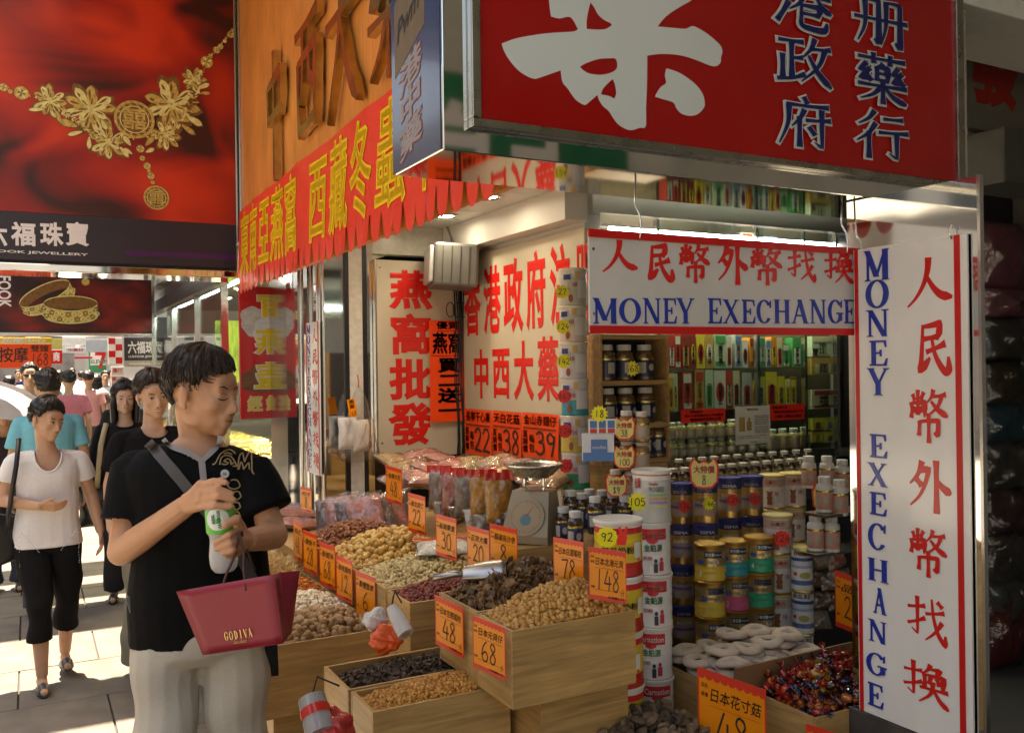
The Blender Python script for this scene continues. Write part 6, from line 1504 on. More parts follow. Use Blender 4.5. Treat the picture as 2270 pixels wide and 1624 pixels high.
for z_, e_ in ((2.30, 3.0), (cy_(1640, 600)[2] - .03, 4.0)):
    ld = bpy.data.lights.new('strip_light', 'AREA'); ld.energy = e_; ld.shape = 'RECTANGLE'; ld.size = 1.8; ld.size_y = .05; ld.color = (1, .93, .78)
    lo = bpy.data.objects.new('strip_glow', ld); COL.objects.link(lo); lo.parent = cab; lo.location = (3.65 - (2.68 + 4.6) / 2, 3.96 - 4.05, z_ - zb); lo.rotation_euler = (math.radians(22), 0, 0)
g = G(); g.tube([(2.75, 3.99, cy_(1640, 600)[2]), (4.6, 3.99, cy_(1640, 600)[2])], .010, 8); g.obj('strip_tube', m_tube, cab)
CN = {'r': ('red', (.50, .05, .03)), 'd': ('dark red', (.28, .03, .025)), 'y': ('yellow', (.70, .55, .06)), 'o': ('ochre', (.52, .32, .09)), 'g': ('green', (.06, .30, .10)), 'p': ('pale green', (.50, .58, .42)), 'w': ('white', (.66, .64, .58)), 'O': ('orange', (.66, .24, .03)), 'c': ('cream', (.60, .52, .34)), 'G': ('grey', (.4, .4, .38)), 'b': ('blue', (.1, .2, .45))}
seen = {}
def med_box(x0, x1, zb_, zt_, c, mk, shelf, Y=4.0, d=.07):
    cn, col = CN[c]; mn, mcol = CN[mk]
    lab = '%s medicine carton with %s panel on the %s' % (cn, mn, shelf)
    t = thing('medicine_carton', lab, 'carton', ((x0 + x1) / 2, Y, zb_), 0, '%s cartons with %s panel on the %s' % (cn, mn, shelf))
    w = x1 - x0; h = zt_ - zb_; f = frY(x0, Y, zb_); q = random.Random(int(x0 * 1000))
    g = G(); g.box((x0 + .001, Y, zb_ + .0006), (x1 - .001, Y + d, zt_)); g.obj('carton', M('carton ' + cn, col, .4, 0, .1), t); t_ = t.children[0]
    g = G(); k = q.random()
    if k < .4: f.rect(g, .18 * w, .1 * h, .82 * w, .62 * h, .0, .0012)
    elif k < .75: f.rect(g, .1 * w, .72 * h, .9 * w, .95 * h, .0, .0012); f.rect(g, .1 * w, .06 * h, .9 * w, .2 * h, .0, .0012)
    else: f.poly(g, [(.5 * w + .36 * w * math.cos(a), .45 * h + .26 * h * math.sin(a)) for a in np.linspace(0, 2 * math.pi, 13)[:-1]], 0, .0012)
    g.obj('printed_panel', M('carton ' + mn, mcol, .4, 0, .1), t_)
    g = G(); s_ = ''.join(q.choice('保濟丸正紅花油驅風止痛活絡萬應百草') for _ in range(3)); put_cjk(g, f, s_, .3 * w, .12 * h, .7 * w, .66 * h, True, .03, z=.0016, t=0)
    g.obj('lettering', M('carton ink', (.12, .03, .02) if c in 'wypcOo' else (.66, .62, .5), .5), t_)
def bxrow(items, ybot, zshelf, shelf):
    for i_, (a, b, t_, c, mk) in enumerate(items):
        if ybot > 800:
            p = onY(1201 + .3175 * a, ybot, 4.12); q = onY(1201 + .3175 * b, ybot, 4.12); cc = 'yrocOdwg'[(i_ * 3) % 8]; med_box(p[0] - .01, q[0] + .005, zshelf, zshelf + .15 + .015 * (i_ % 3), cc, 'wryo'[i_ % 4] if cc not in 'wryo' else 'd', shelf + ', back row', 4.12)
    for (a, b, t_, c, mk) in items:
        p = onY(1201 + .3175 * a, ybot, 4.0); q = onY(1201 + .3175 * b, ybot, 4.0); zt_ = onY(1201 + .3175 * (a + b) / 2, 729 + .3175 * t_, 4.0)[2]
        med_box(p[0], q[0], zshelf, max(zt_, zshelf + .05), c, mk, shelf)
bxrow([(885, 930, 40, 'r', 'w'), (930, 970, 40, 'r', 'w'), (975, 1035, 35, 'd', 'o'), (1038, 1075, 35, 'd', 'y'), (1080, 1138, 30, 'y', 'r'), (1142, 1198, 35, 'o', 'w'), (1205, 1288, 35, 'p', 'g'), (1290, 1325, 50, 'w', 'r'), (1350, 1395, 40, 'G', 'b'), (1400, 1440, 80, 'w', 'd'), (1450, 1515, 60, 'O', 'd'), (1520, 1560, 55, 'w', 'g'), (1565, 1600, 75, 'w', 'b'), (1602, 1640, 55, 'O', 'y'), (1642, 1680, 60, 'c', 'r'), (1682, 1730, 105, 'g', 'p'), (1750, 1815, 60, 'g', 'w')], 808, z1_, 'upper glass shelf')
bxrow([(885, 915, 345, 'O', 'y'), (917, 950, 310, 'p', 'y'), (985, 1050, 300, 'r', 'w'), (1070, 1135, 285, 'o', 'r'), (1142, 1198, 285, 'p', 'g'), (1205, 1285, 290, 'w', 'r'), (1288, 1330, 290, 'r', 'c'), (1336, 1382, 290, 'c', 'd'), (1400, 1465, 305, 'G', 'r'), (1470, 1505, 360, 'y', 'd'), (1507, 1560, 335, 'y', 'c'), (1565, 1642, 300, 'y', 'r'), (1646, 1696, 330, 'y', 'o'), (1700, 1735, 350, 'y', 'c'), (1738, 1775, 350, 'o', 'y')], 900, z2_, 'middle glass shelf')
bxrow([(1885, 2030, 50, 'p', 'c'), (1890, 1930, 215, 'c', 'd')], 775, cy_(1825, 790, 4.0)[2], 'side bay shelf')
for (a, b, t_, d_, c, mk) in ((1880, 2045, 200, 320, 'o', 'c'), (1885, 2050, 420, 560, 'c', 'd'), (1885, 1965, 620, 705, 'y', 'o'), (1968, 2055, 615, 705, 'y', 'p'), (1885, 1965, 712, 795, 'o', 'y'), (1968, 2055, 712, 795, 'y', 'c')):
    p = onY(1201 + .3175 * a, 729 + .3175 * d_, 4.0); q = onY(1201 + .3175 * b, 729 + .3175 * t_, 4.0); med_box(p[0], q[0], p[2], q[2], c, mk, 'side bay by the dark jamb')
for (a, b, t_, d_, c, mk) in ((1250, 1340, 60, 150, 'w', 'O'), (1350, 1460, 55, 160, 'c', 'r'), (1500, 1600, 60, 150, 'b', 'w')):
    p = onY(1201 + .3175 * a, 470 + .3175 * d_, 4.05); q = onY(1201 + .3175 * b, 470 + .3175 * t_, 4.05); med_box(p[0], q[0], zsh[3], zsh[3] + (q[2] - p[2]) * 1.2, c, mk, 'top glass shelf')
for i, px in enumerate(range(1500, 1790, 24)):
    p = onY(px, 640, 4.08); med_box(p[0], p[0] + .055, zsh[2], zsh[2] + .1 + .03 * (i % 3), 'rwoycgdpO'[i % 9], 'wrdyo'[i % 5], 'shelf behind the hanging board', 4.05)
j6 = jar('small pale bottle with white cap on the lowest cabinet shelf', 'pale capped bottles on the lowest cabinet shelf', .030, .10, (.42, .32, .16), (.58, .34, .24), (.66, .64, .58), (.6, .5, .3), 'medicine_bottle')
for r_ in range(2):
    for i in range(9):
        p = onY(1490 + i * 22, 985, 3.98); o = j6 if not j6.get('used') else dup(j6); j6['used'] = 1; move(o, (p[0], 3.985 + .01 * (i % 2), zb + .001 + r_ * .101), rnd.uniform(-.5, .5))
for i in range(4):
    p = onY(1712 + i * 24, 985, 3.98); o = dup(j6, label='ochre bottle with gold label behind the white notice', group='ochre bottles behind the notice'); move(o, (p[0], 3.985, zb + .001), i); o.scale = (1.15, 1.15, 1.3)
# notices taped on the panes
def notice(lab, px0, py0, px1, py1, m, ink, lines, Y=3.903):
    p = onY(px0, py1, Y); q = onY(px1, py0, Y); t = thing('paper_notice', lab, 'notice', (p[0], Y, p[2])); f = frY(p[0], Y, p[2]); w, h = q[0] - p[0], q[2] - p[2]
    g = G(); f.rect(g, 0, 0, w, h, -.0008, 0); g.obj('paper', m, t)
    g = G(); rr = random.Random(int(px0))
    for (y0, y1, x0, x1, n) in lines: put_cjk(g, f, ''.join(rr.choice('凡購本店貨品敬請保留單據以便查核退換藥材恕不負責') for _ in range(n)), x0 * w, y0 * h, x1 * w, y1 * h, bold=.02, z=.0005, t=0)
    g.obj('writing', ink, t); return t, f, w, h
m_daglo = M('day-glo red paper', (.86, .035, .02), .5, 0, .05)
notice('day-glo red notice taped on the left cabinet pane', 1509, 904, 1607, 938, m_daglo, m_ink, [(.68, .9, .2, .5, 5), (.4, .62, .08, .95, 13), (.1, .34, .2, .9, 10)])
notice('day-glo red notice taped beside the white notice', 1706, 894, 1783, 932, m_daglo, m_ink, [(.7, .9, .06, .5, 6), (.42, .62, .1, .95, 11), (.12, .34, .12, .9, 10)])
t, f, w, h = notice('white printed notice with a bottle picture on the cabinet pane', 1630, 898, 1706, 986, m_white, M('notice ink', (.3, .1, .08), .5), [(.88, .94, .34, .66, 4)] + [(.5 + .045 * k, .53 + .045 * k, .54, .95, 7) for k in range(6)] + [(.28 + .04 * k, .305 + .04 * k, .54, .95, 7) for k in range(5)] + [(.2, .225, .08, .88, 16), (.15, .175, .08, .7, 12), (.04, .07, .4, .62, 4)])
g = G(); f.rect(g, .1 * w, .34 * h, .27 * w, .72 * h, .0004, .0008); f.rect(g, .32 * w, .36 * h, .46 * w, .60 * h, .0004, .0008); f.rect(g, .36 * w, .6 * h, .42 * w, .7 * h, .0004, .0008); g.obj('picture', M('amber print', (.5, .34, .12), .5), t)

# ------------------------------------------------------------------ plastic bags of dried goods
def pillow(g, c, s, seed, puff=1.0, T=None, amp=.09):
    q = random.Random(seed); n = 14; V = []; ph = [q.uniform(0, 6) for _ in range(6)]
    idx = {}
    for side in (1, -1):
        for j in range(n + 1):
            for i in range(n + 1):
                u, v = 2 * i / n - 1, 2 * j / n - 1
                e = max(0, (1 - abs(u) ** 3) * (1 - abs(v) ** 3)) ** .55
                z = side * e * (puff + amp * 2 * math.sin(5 * u + ph[0]) * math.sin(4 * v + ph[1]) + amp * math.sin(11 * u + ph[2]) * math.sin(9 * v + ph[3]))
                V.append((u * (1 - .06 * (1 - abs(v))) * s[0] / 2 + .01 * s[0] * math.sin(6 * v + ph[4]), v * s[1] / 2, z * s[2] / 2))
    Fc = []
    for k in range(2):
        o = k * (n + 1) ** 2
        for j in range(n):
            for i in range(n):
                f = (o + j * (n + 1) + i, o + j * (n + 1) + i + 1, o + (j + 1) * (n + 1) + i + 1, o + (j + 1) * (n + 1) + i); Fc.append(f if k == 0 else f[::-1])
    V = np.array(V)
    if T is not None: V = V @ np.asarray(T).T
    g.add(V + np.asarray(c, float), Fc)
film = plastic_film('clear bag film', (.95, .94, .92), .10, .10, 28)
def bag(label, c, s, rot, content, trim=None, seed=0, group=None, stripes=None):
    t = thing('goods_bag', label, 'bag', c, 0, group)
    g = G(); pillow(g, c, (s[0] * .9, s[1] * .9, s[2] * .88), seed, T=rot); g.obj('contents', content, t, smooth='all')
    g = G(); pillow(g, c, s, seed + 1, T=rot, amp=.15); g.obj('film', film, t, smooth='all')
    if trim:
        R = np.asarray(rot); g = G(); n = 12
        V = [np.asarray(c) + R @ np.array((-.5 * s[0] + s[0] * i / n, yy * s[1], .06 * s[2] * math.sin(i * 1.7) + dz)) for dz in (.012, ) for yy in (.40, .56) for i in range(n + 1)]
        g.add(V, [(i, i + 1, n + 2 + i, n + 1 + i) for i in range(n)]); g.obj('red_header', trim, t, smooth='all')
    return t
m_trim = M('red bag header', (.62, .03, .02), .25, 0, .1, coat=.5)
m_brd = {k: M('bag fill ' + k, c, .6, 0, .45, 55, bump=.8, bscale=70) for k, c in dict(amber=(.52, .26, .05), pale=(.52, .42, .24), pink=(.42, .16, .13), grey=(.26, .21, .17), nut=(.42, .28, .13), dark=(.12, .06, .04), white=(.66, .62, .54), peach=(.62, .38, .18)).items()}
def RR(rx, ry_, rz): return rotm('Z', math.radians(rz)) @ rotm('Y', math.radians(ry_)) @ rotm('X', math.radians(rx))
# striped nut bags heaped against the tall cream board
m_strip = M('pink striped bag', (.52, .24, .20), .35, 0, .6, 60, stretch=(.2, 1, 3), coat=.3)
k = 0
for (px, py, d, rz) in ((880, 1022, 5.3, 10), (930, 1015, 5.3, -20), (985, 1020, 5.2, 30), (905, 1038, 5.05, -10), (960, 1040, 5.0, 15), (1010, 1035, 5.0, 5), (1060, 1030, 5.0, -15), (895, 1062, 4.9, 8), (940, 1060, 4.8, -5), (1110, 1028, 4.7, 12), (1160, 1035, 4.5, -12)):
    bag('pink striped bag of nuts in the heap below the tall cream board', onD(px, py, d), (.24, .2, .075), RR(14, 8 * (-1) ** k, rz), m_strip if k % 3 else m_brd['nut'], None, 40 + k, 'striped nut bags below the cream boards'); k += 1
# red topped hanging bags
for i, (px, py, d, c) in enumerate(((975, 1085, 4.5, 'grey'), (1005, 1092, 4.35, 'pink'), (1035, 1098, 4.2, 'grey'), (1070, 1100, 4.05, 'amber'), (1105, 1108, 3.95, 'amber'), (1140, 1098, 4.05, 'dark'))):
    bag('clear bag of %s dried goods with red header hanging before the orange posters' % {'grey': 'grey', 'pink': 'reddish', 'amber': 'golden', 'dark': 'dark'}[c], onD(px, py, d), (.13, .22, .07), RR(88, 0, -40 + 7 * i), m_brd[c], m_trim, 60 + i, 'red headed bags before the orange posters')
for i, (px, py, d, rz) in enumerate(((1080, 1058, 4.3, 20), (1130, 1050, 4.2, -5), (1185, 1052, 4.1, 10), (1225, 1060, 4.0, 30))):
    bag('large bag of golden dried strips lying on top of the counter', onD(px, py, d), (.28, .17, .07), RR(8, -6, rz), m_brd['peach'], m_trim, 80 + i, 'golden strip bags on the counter')
for i, (px, py, d) in enumerate(((985, 1130, 4.4), (1020, 1140, 4.3), (1055, 1148, 4.15), (1080, 1160, 4.0), (1120, 1150, 3.95))):
    bag('small clear bag of mixed dried slices under the hanging bags', onD(px, py, d), (.13, .1, .06), RR(70, 0, 20 - 9 * i), m_brd[['grey', 'dark', 'white'][i % 3]], None, 90 + i, 'small bags under the hanging row')
# silver crinkled bags leaning behind the raisins
for i, (px, py, d) in enumerate(((735, 1150, 4.6), (760, 1148, 4.55), (785, 1152, 4.5), (812, 1150, 4.45), (838, 1152, 4.5), (862, 1142, 4.6), (885, 1140, 4.65))):
    bag('crinkled clear bag of dark red dried fish leaning behind the raisins', onD(px, py, d), (.2, .26, .04), RR(62, -14, -38 + 5 * i), m_brd['pink' if i % 2 else 'dark'], None, 100 + i, 'crinkled bags leaning behind the raisins')
# pink bags by the far pillar
for i, (px, py, d) in enumerate(((640, 1170, 5.3), (630, 1150, 5.4), (650, 1135, 5.4), (625, 1125, 5.5), (665, 1160, 5.2))):
    bag('flat pink bag of dried meat piled beside the far pillar', onD(px, py, d), (.3, .24, .07), RR(6, 8, 10 * i), m_brd['pink'], None, 120 + i, 'pink bags piled by the far pillar')
crate('low pine crate under the pile of pink bags', *(lambda p: (p[0] - .22, p[0] + .2, p[1] - .3, p[1] + .25, .002, p[2] - .06))(onD(640, 1180, 5.35)), closed=True, name='pine_box', cat='box')
bag('flat bag of pale grain with red edges lying on the pale beans', onD(985, 1213, 3.72), (.26, .17, .05), RR(8, 0, -20), m_brd['white'], m_trim, 130)
for i in range(10):
    bag('dark crinkled bag on the low shelf below the white bottles', onD(1800 + 24 * (i % 3) + 8 * (i // 3 % 2), 1238 + 44 * (i // 3), 4.05 - .02 * (i % 2)), (.15, .1, .08), RR(70, 0, 15 * (-1) ** i), m_brd[['dark', 'grey', 'pink', 'dark'][i % 4]], None, 150 + i, 'dark bags below the white bottles')
# bag hanging on the marble strip
hp_ = thing('hanging_bag', 'clear bag of white paper rolls with a small orange tag hanging on the pillar', 'bag', onY(785, 1000, 5.42))
for k, (a, b) in enumerate(((770, 960), (800, 965))):
    c = onY(a, b, 5.40); g = G(); pillow(g, c, (.12, .2, .08), 140 + k, T=RR(90, 0, 20 * k)); g.obj('roll', M('white paper roll', (.66, .62, .58), .7, 0, .08), hp_, smooth='all')
g = G(); p0 = onY(792, 852, 5.42); V = []
prof = [(.01, 0), (.02, .03), (.05, .1), (.10, .28), (.125, .42), (.12, .47), (.05, .485)]
g.lathe([(r, -z) for r, z in prof], 14, cap=False); V = np.array(g.v); a = np.arctan2(V[:, 1], V[:, 0]); V[:, 0] *= 1 + .1 * np.sin(5 * a + V[:, 2] * 20); V[:, 1] *= .55; g.v = [tuple(v + p0 + np.array([0, -.03, 0])) for v in V]
g.obj('film', film, hp_, smooth='all')
g = G(); c = onY(780, 902, 5.30); f = Fr(c, (1, 0, .15), (-.15, 0, 1), (0, -1, 0)); f.rect(g, -.025, -.06, .025, .05, 0, .001); g.obj('tag', m_card, hp_)
g = G(); put_number(g, f, '168', -.022, -.055, .022, -.025, 9, .0015); put_cjk(g, f, '燕窩', -.016, -.01, .016, .045, True, .02, z=.0015, t=0); g.obj('handwriting', m_ink, hp_)
g = G(); g.tube([p0 + (0, 0, .06), p0 + (.005, -.01, .02), p0 + (0, -.02, -.02)], .004, 5); g.obj('red_tie', m_red, hp_)

# ------------------------------------------------------------------ weighing scale and scoop
sc = onD(1165, 1198, 3.45); ws = thing('weighing_scale', 'beige dial weighing scale with a steel pan on a pine box', 'scale', sc)
x, y, z = sc; x += .03; zt_ = onD(1180, 1088, 3.45)[2]
rz = math.radians(-52)
Rz = rotm('Z', rz)
def SL(p): return tuple(np.array((x, y, z)) + Rz @ np.asarray(p, float))
g = G(); w = .095; dpt = .08; hh = zt_ - z
fr0 = [(-w, -dpt, 0), (w, -dpt, 0), (w, dpt, 0), (-w, dpt, 0)]; fr1 = [(-w * .8, -dpt * .2, hh), (w * .8, -dpt * .2, hh), (w * .8, dpt * .9, hh), (-w * .8, dpt * .9, hh)]
mid = [(-w, -dpt * 1.05, .03), (w, -dpt * 1.05, .03), (w, dpt, .03), (-w, dpt, .03)]
g.loft([np.array([SL(p) for p in r]) for r in (fr0, mid, fr1)]); g.obj('body', M('beige enamel', (.34, .27, .17), .4, 0, .15, 12), ws, recalc=True)
nrm = np.array((0, -hh, dpt * .85)); nrm /= np.linalg.norm(nrm); up_ = np.array((0, dpt * .85, hh)); up_ /= np.linalg.norm(up_)
cdial = np.array((0, -dpt * .62, hh * .5)) + nrm * .0
f = Fr(SL(cdial), Rz @ np.array((1, 0, 0)), Rz @ up_, Rz @ nrm)
g = G(); R = .074; f.poly(g, [(R * math.cos(a), R * math.sin(a)) for a in np.linspace(0, 2 * math.pi, 29)[:-1]], -.01, .014); g.obj('dial_rim', M('beige enamel', (.34, .27, .17), .4), ws)
g = G(); disc(g, f, 0, 0, .067, .067, .0148, 28); g.obj('dial', M('dial card', (.36, .27, .16), .6, 0, .05), ws)
g = G(); disc(g, f, 0, -.012, .022, .022, .0156, 20); g.obj('maker_badge', M('teal badge', (.08, .2, .22), .4), ws)
g = G()
for kk in range(40):
    a = kk * math.pi / 20; f.rect(g, 0, 0, 0, 0, 0, 0) if False else None
    g.add([f.p(r * math.cos(a) - s * .0008 * math.sin(a), r * math.sin(a) + s * .0008 * math.cos(a), .0152) for r, s in ((.057 if kk % 5 else .052, -1), (.063, -1), (.063, 1), (.057 if kk % 5 else .052, 1))], [(0, 1, 2, 3)])
g.obj('graduations', m_ink, ws)
g = G(); g.add([f.p(-.002, 0, .0165), f.p(.002, 0, .0165), f.p(.035, .055, .0165)], [(0, 1, 2)]); g.obj('needle', m_red, ws)
g = G()
for s in (-1, 1): g.tube([SL((s * .04, .02, hh)), SL((s * .04, .02, hh + .05)), SL((s * .06, .02, hh + .055))], .007, 6)
g.box((x - .035, y - .03, zt_ + .012), (x + .035, y + .03, zt_ + .02)); g.obj('pan_support', m_steel, ws)
g = G(); c = SL((0, .02, hh + .045)); g.lathe([(.03, 0), (.075, .018), (.105, .05), (.114, .058), (.116, .056), (.107, .046), (.076, .014), (.03, -.004)], 30, c=c, cap=False); g.obj('pan', M('dull steel pan', (.50, .49, .46), .28, 1.0, .15, 30), ws, smooth='all')
crate('pine box right under the weighing scale', sc[0] - .12, sc[0] + .13, sc[1] - .12, sc[1] + .12, .865, sc[2] - .001, closed=True, name='pine_box', cat='box') if sc[2] > .9 else None
bx_ = crate('squat pine box propping the weighing scale', sc[0] - .13, sc[0] + .13, sc[1] - .13, sc[1] + .13, .002, sc[2] - .002, closed=True, name='pine_box', cat='box') if sc[2] <= .9 else None
sp_ = onD(1075, 1278, 2.92); sco = thing('grain_scoop', 'aluminium scoop lying on the dark mushrooms and red berries', 'scoop', sp_)
a = math.radians(160); u = np.array((math.cos(math.radians(150)), math.sin(math.radians(150)), -.05)); v = np.array((-u[1], u[0], 0)); n = np.array((0, 0, 1.))
g = G(); V = []; nu, nv = 9, 11
for i in range(nu):
    s = i / (nu - 1)
    for j in range(nv):
        t_ = math.pi * j / (nv - 1); w = .05 * (1 - .25 * s ** 3); V.append(sp_ + u * (-.07 + .14 * s) + v * w * math.cos(t_) + n * (.055 * (1 - .3 * s ** 2)) * math.sin(t_))
Fc = [(i * nv + j, i * nv + j + 1, (i + 1) * nv + j + 1, (i + 1) * nv + j) for i in range(nu - 1) for j in range(nv - 1)]
V.append(sp_ + u * .075 + n * .0); e = len(V) - 1; Fc += [((nu - 1) * nv + j, (nu - 1) * nv + j + 1, e) for j in range(nv - 1)]
g.add(V, Fc); b = g.obj('bowl', M('cast aluminium', (.42, .41, .40), .35, 1.0, .15, 25), sco, smooth=True); md = b.modifiers.new('thick', 'SOLIDIFY'); md.thickness = .003
g = G(); g.tube([sp_ + u * .07 + n * .012, sp_ + u * .10 + n * .016, sp_ + u * .17 + n * .006], [.009, .012, .011], 8); g.obj('handle', M('cast aluminium', (.42, .41, .40)), sco, smooth='all')

# ------------------------------------------------------------------ bag rolls tied to the crates
def crumple(label, name, c, s, m, seed, cat='bag'):
    V, Fc = ico(5); q = random.Random(seed); ph = [q.uniform(0, 6) for _ in range(9)]
    r = 1 + .22 * np.sin(3 * V[:, 0] + ph[0]) * np.sin(4 * V[:, 1] + ph[1]) + .07 * np.sin(9 * V[:, 2] + ph[2] + 3 * V[:, 0]) + .035 * np.sin(17 * V[:, 0] + 13 * V[:, 1] + ph[3]) + .05 * np.abs(np.sin(23 * V[:, 2] + ph[4]))
    V = V * r[:, None] * np.asarray(s) + np.asarray(c); g = G(); g.add(V, [tuple(f) for f in Fc]); o = g.obj(name, m, smooth='all'); tag(o, label, cat); return o
m_orbag = M('orange plastic bag', (.75, .10, .02), .35, 0, .12, 20, coat=.3)
crumple('crumpled orange plastic bag tucked between the crates under the white roll', 'orange_bag', onD(858, 1415, 2.92), (.055, .04, .042), m_orbag, 2)
t = thing('white_bag_roll', 'roll of white plastic bags tied to the corner of the berry crate', 'bag roll', onD(885, 1400, 2.88)); f_ = onD(868, 1345, 2.90); e_ = onD(900, 1405, 2.84)
g = G(); g.tube([f_, f_ + (e_ - f_) * .3, f_ + (e_ - f_) * .7, e_], [.018, .024, .027, .027], 14); g.obj('roll', M('white plastic roll', (.52, .49, .46), .4, 0, .1, 30, bump=.4, bscale=60), t, smooth=True)
g = G(); d_ = (e_ - f_) / np.linalg.norm(e_ - f_); g.tube([e_ - d_ * .002, e_ + d_ * .001], [.015, .015], 12); g.obj('core', M('grey core', (.3, .3, .29), .6), t)
g = G(); g.tube([f_, f_ + (.01, .01, .03), f_ + (.02, .02, .045), onD(890, 1335, 2.9)], .003, 5); g.obj('string', m_dark, t)
o = crumple('clear red printed plastic bags bunched by the longan crate corner', 'clear_bag_bunch', onD(832, 1375, 2.98), (.04, .035, .035), M('pale film bunch', (.6, .58, .56), .2, 0, .15, 30), 5)
t = thing('clear_bag_roll', 'roll of clear plastic with red print hanging at the front corner of the low crates', 'bag roll', onD(700, 1580, 2.35)); f_ = onD(690, 1545, 2.42); e_ = onD(712, 1625, 2.36)
g = G(); g.tube([f_, f_ + (e_ - f_) * .25, f_ + (e_ - f_) * .7, e_], [.036, .038, .04, .04], 14); g.obj('roll', M('cloudy plastic roll', (.34, .33, .33), .2, 0, .1, 30, bump=.4, bscale=60, coat=.6), t, smooth=True)
g = G(); g.tube([f_ + (e_ - f_) * .3, f_ + (e_ - f_) * .55], [.0398, .0412], 14, False); g.obj('red_print', m_trim, t, smooth='all')
g = G(); g.tube([f_, f_ + (.02, .01, .05), onD(752, 1535, 2.46) + (0, 0, .02)], .003, 5); g.obj('string', m_dark, t)
crumple('crumpled red plastic bag below the clear roll', 'red_bag', onD(735, 1615, 2.4), (.05, .05, .05), M('dark red plastic', (.42, .02, .02), .3, 0, .1, coat=.4), 8)

# ------------------------------------------------------------------ the dark gap at the right: board, steel box, bagged clothes
t, f, W, H = board('old_white_signboard', 'shade-darkened old white signboard with a dark red letter behind the red light box', 3.70, 4.14, 2.55, KZ(3.05) - .06, 3.5, M('shade-darkened white board', (.15, .145, .125), .5, 0, .12), 'signboard', .05)  # board colour darkened: the deep shade of the gap is painted in
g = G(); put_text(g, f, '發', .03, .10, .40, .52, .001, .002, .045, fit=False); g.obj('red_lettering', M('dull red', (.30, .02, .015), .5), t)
g = G(); g.box((3.68, 2.36, 2.36), (4.16, 2.60, 2.60), bev=.008); tag(g.obj('steel_canopy_box', M('worn shade-darkened steel box', (.10, .10, .09), .5, .3, .2)), 'worn shade-darkened steel box below the dim old signboard', 'box')  # steel colour lowered as well, to carry the shade of the gap
m_bagc = [M('cloth %d' % i, tuple(.4 * q_ for q_ in c), .75, 0, v, sc_, stretch=st) for i, (c, v, sc_, st) in enumerate((((.35, .10, .14), .2, 12, (1, 1, 1)), ((.45, .16, .2), .3, 20, (1, 1, 1)), ((.10, .09, .09), .5, 40, (6, 1, .3)), ((.09, .07, .03), .6, 60, (1, 1, 1)), ((.02, .10, .16), .3, 10, (1, 1, 1)), ((.12, .11, .10), .7, 18, (3, 3, .4)), ((.14, .05, .05), .6, 25, (.4, 1, 3)), ((.13, .11, .10), .6, 16, (2, 2, 2)), ((.16, .16, .15), .8, 70, (1, 1, 1)), ((.30, .03, .02), .3, 9, (1, 1, 1))))]  # cloth colours scaled down so the deep shade sits in the colour
names = ['pink', 'bright pink', 'black and white striped', 'dark olive patterned', 'teal', 'grey checked', 'dark red checked', 'grey tartan', 'leopard spotted', 'red and yellow']
ys_ = [(500, 640), (640, 705), (705, 800), (800, 900), (890, 985), (970, 1085), (1075, 1190), (1170, 1290), (1270, 1380), (1370, 1545)]
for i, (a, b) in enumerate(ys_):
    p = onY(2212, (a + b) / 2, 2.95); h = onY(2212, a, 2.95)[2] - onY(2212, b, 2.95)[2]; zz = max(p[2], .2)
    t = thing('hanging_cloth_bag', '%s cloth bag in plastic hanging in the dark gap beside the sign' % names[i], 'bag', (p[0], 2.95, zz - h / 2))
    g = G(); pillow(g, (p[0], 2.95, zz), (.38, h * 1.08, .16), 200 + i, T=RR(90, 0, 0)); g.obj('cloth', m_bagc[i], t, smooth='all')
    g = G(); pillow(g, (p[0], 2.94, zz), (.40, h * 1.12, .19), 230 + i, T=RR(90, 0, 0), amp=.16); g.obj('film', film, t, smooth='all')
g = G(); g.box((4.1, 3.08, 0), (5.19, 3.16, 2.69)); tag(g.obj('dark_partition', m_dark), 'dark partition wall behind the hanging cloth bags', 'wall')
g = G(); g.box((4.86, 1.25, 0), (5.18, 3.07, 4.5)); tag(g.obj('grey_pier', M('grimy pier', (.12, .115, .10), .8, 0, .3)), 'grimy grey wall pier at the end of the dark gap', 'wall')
p = onY(2080, -6, 1.9); 
t, f, W, H = board('pale_canopy_sign', 'pale canopy edge jutting over the dark gap', 2.62, 4.0, 1.9, 2.79, 3.05, M('pale canopy', (.62, .64, .62), .4), 'canopy', .36)
# ------------------------------------------------------------------ people
from mathutils.bvhtree import BVHTree
def remesh(g, name, mat, parent, voxel=.006, smooth=6, fac=.5, world=False, keep=None, dec=None):
    me = g.mesh(name); tmp = bpy.data.objects.new('tmp', me); COL.objects.link(tmp)
    r = tmp.modifiers.new('r', 'REMESH'); r.mode = 'VOXEL'; r.voxel_size = voxel
    if smooth: s = tmp.modifiers.new('s', 'SMOOTH'); s.iterations = smooth; s.factor = fac
    if dec: d = tmp.modifiers.new('d', 'DECIMATE'); d.ratio = dec
    dg = bpy.context.evaluated_depsgraph_get(); m2 = bpy.data.meshes.new_from_object(tmp.evaluated_get(dg)); m2.name = name
    bpy.data.objects.remove(tmp); bpy.data.meshes.remove(me)
    m2.materials.clear(); m2.materials.append(mat); m2.polygons.foreach_set('use_smooth', [True] * len(m2.polygons))
    o = bpy.data.objects.new(name, m2); COL.objects.link(o)
    if parent is not None: o.parent = parent
    return o
def skin(name, c): return M('skin ' + name, c, .48, 0, .08, 30, sub=.12, bump=.12, bscale=220, spec=.35)
def hair_mat(name, c, c2):
    if name in MATS: return MATS[name]
    m = M(name, c, .38, 0, .5, 55, stretch=(1, 1, .12), bump=.7, bscale=90, spec=.45); return m
m_hair = hair_mat('black hair', (.014, .011, .010), None); m_hairb = hair_mat('brown black hair', (.030, .017, .010), None)
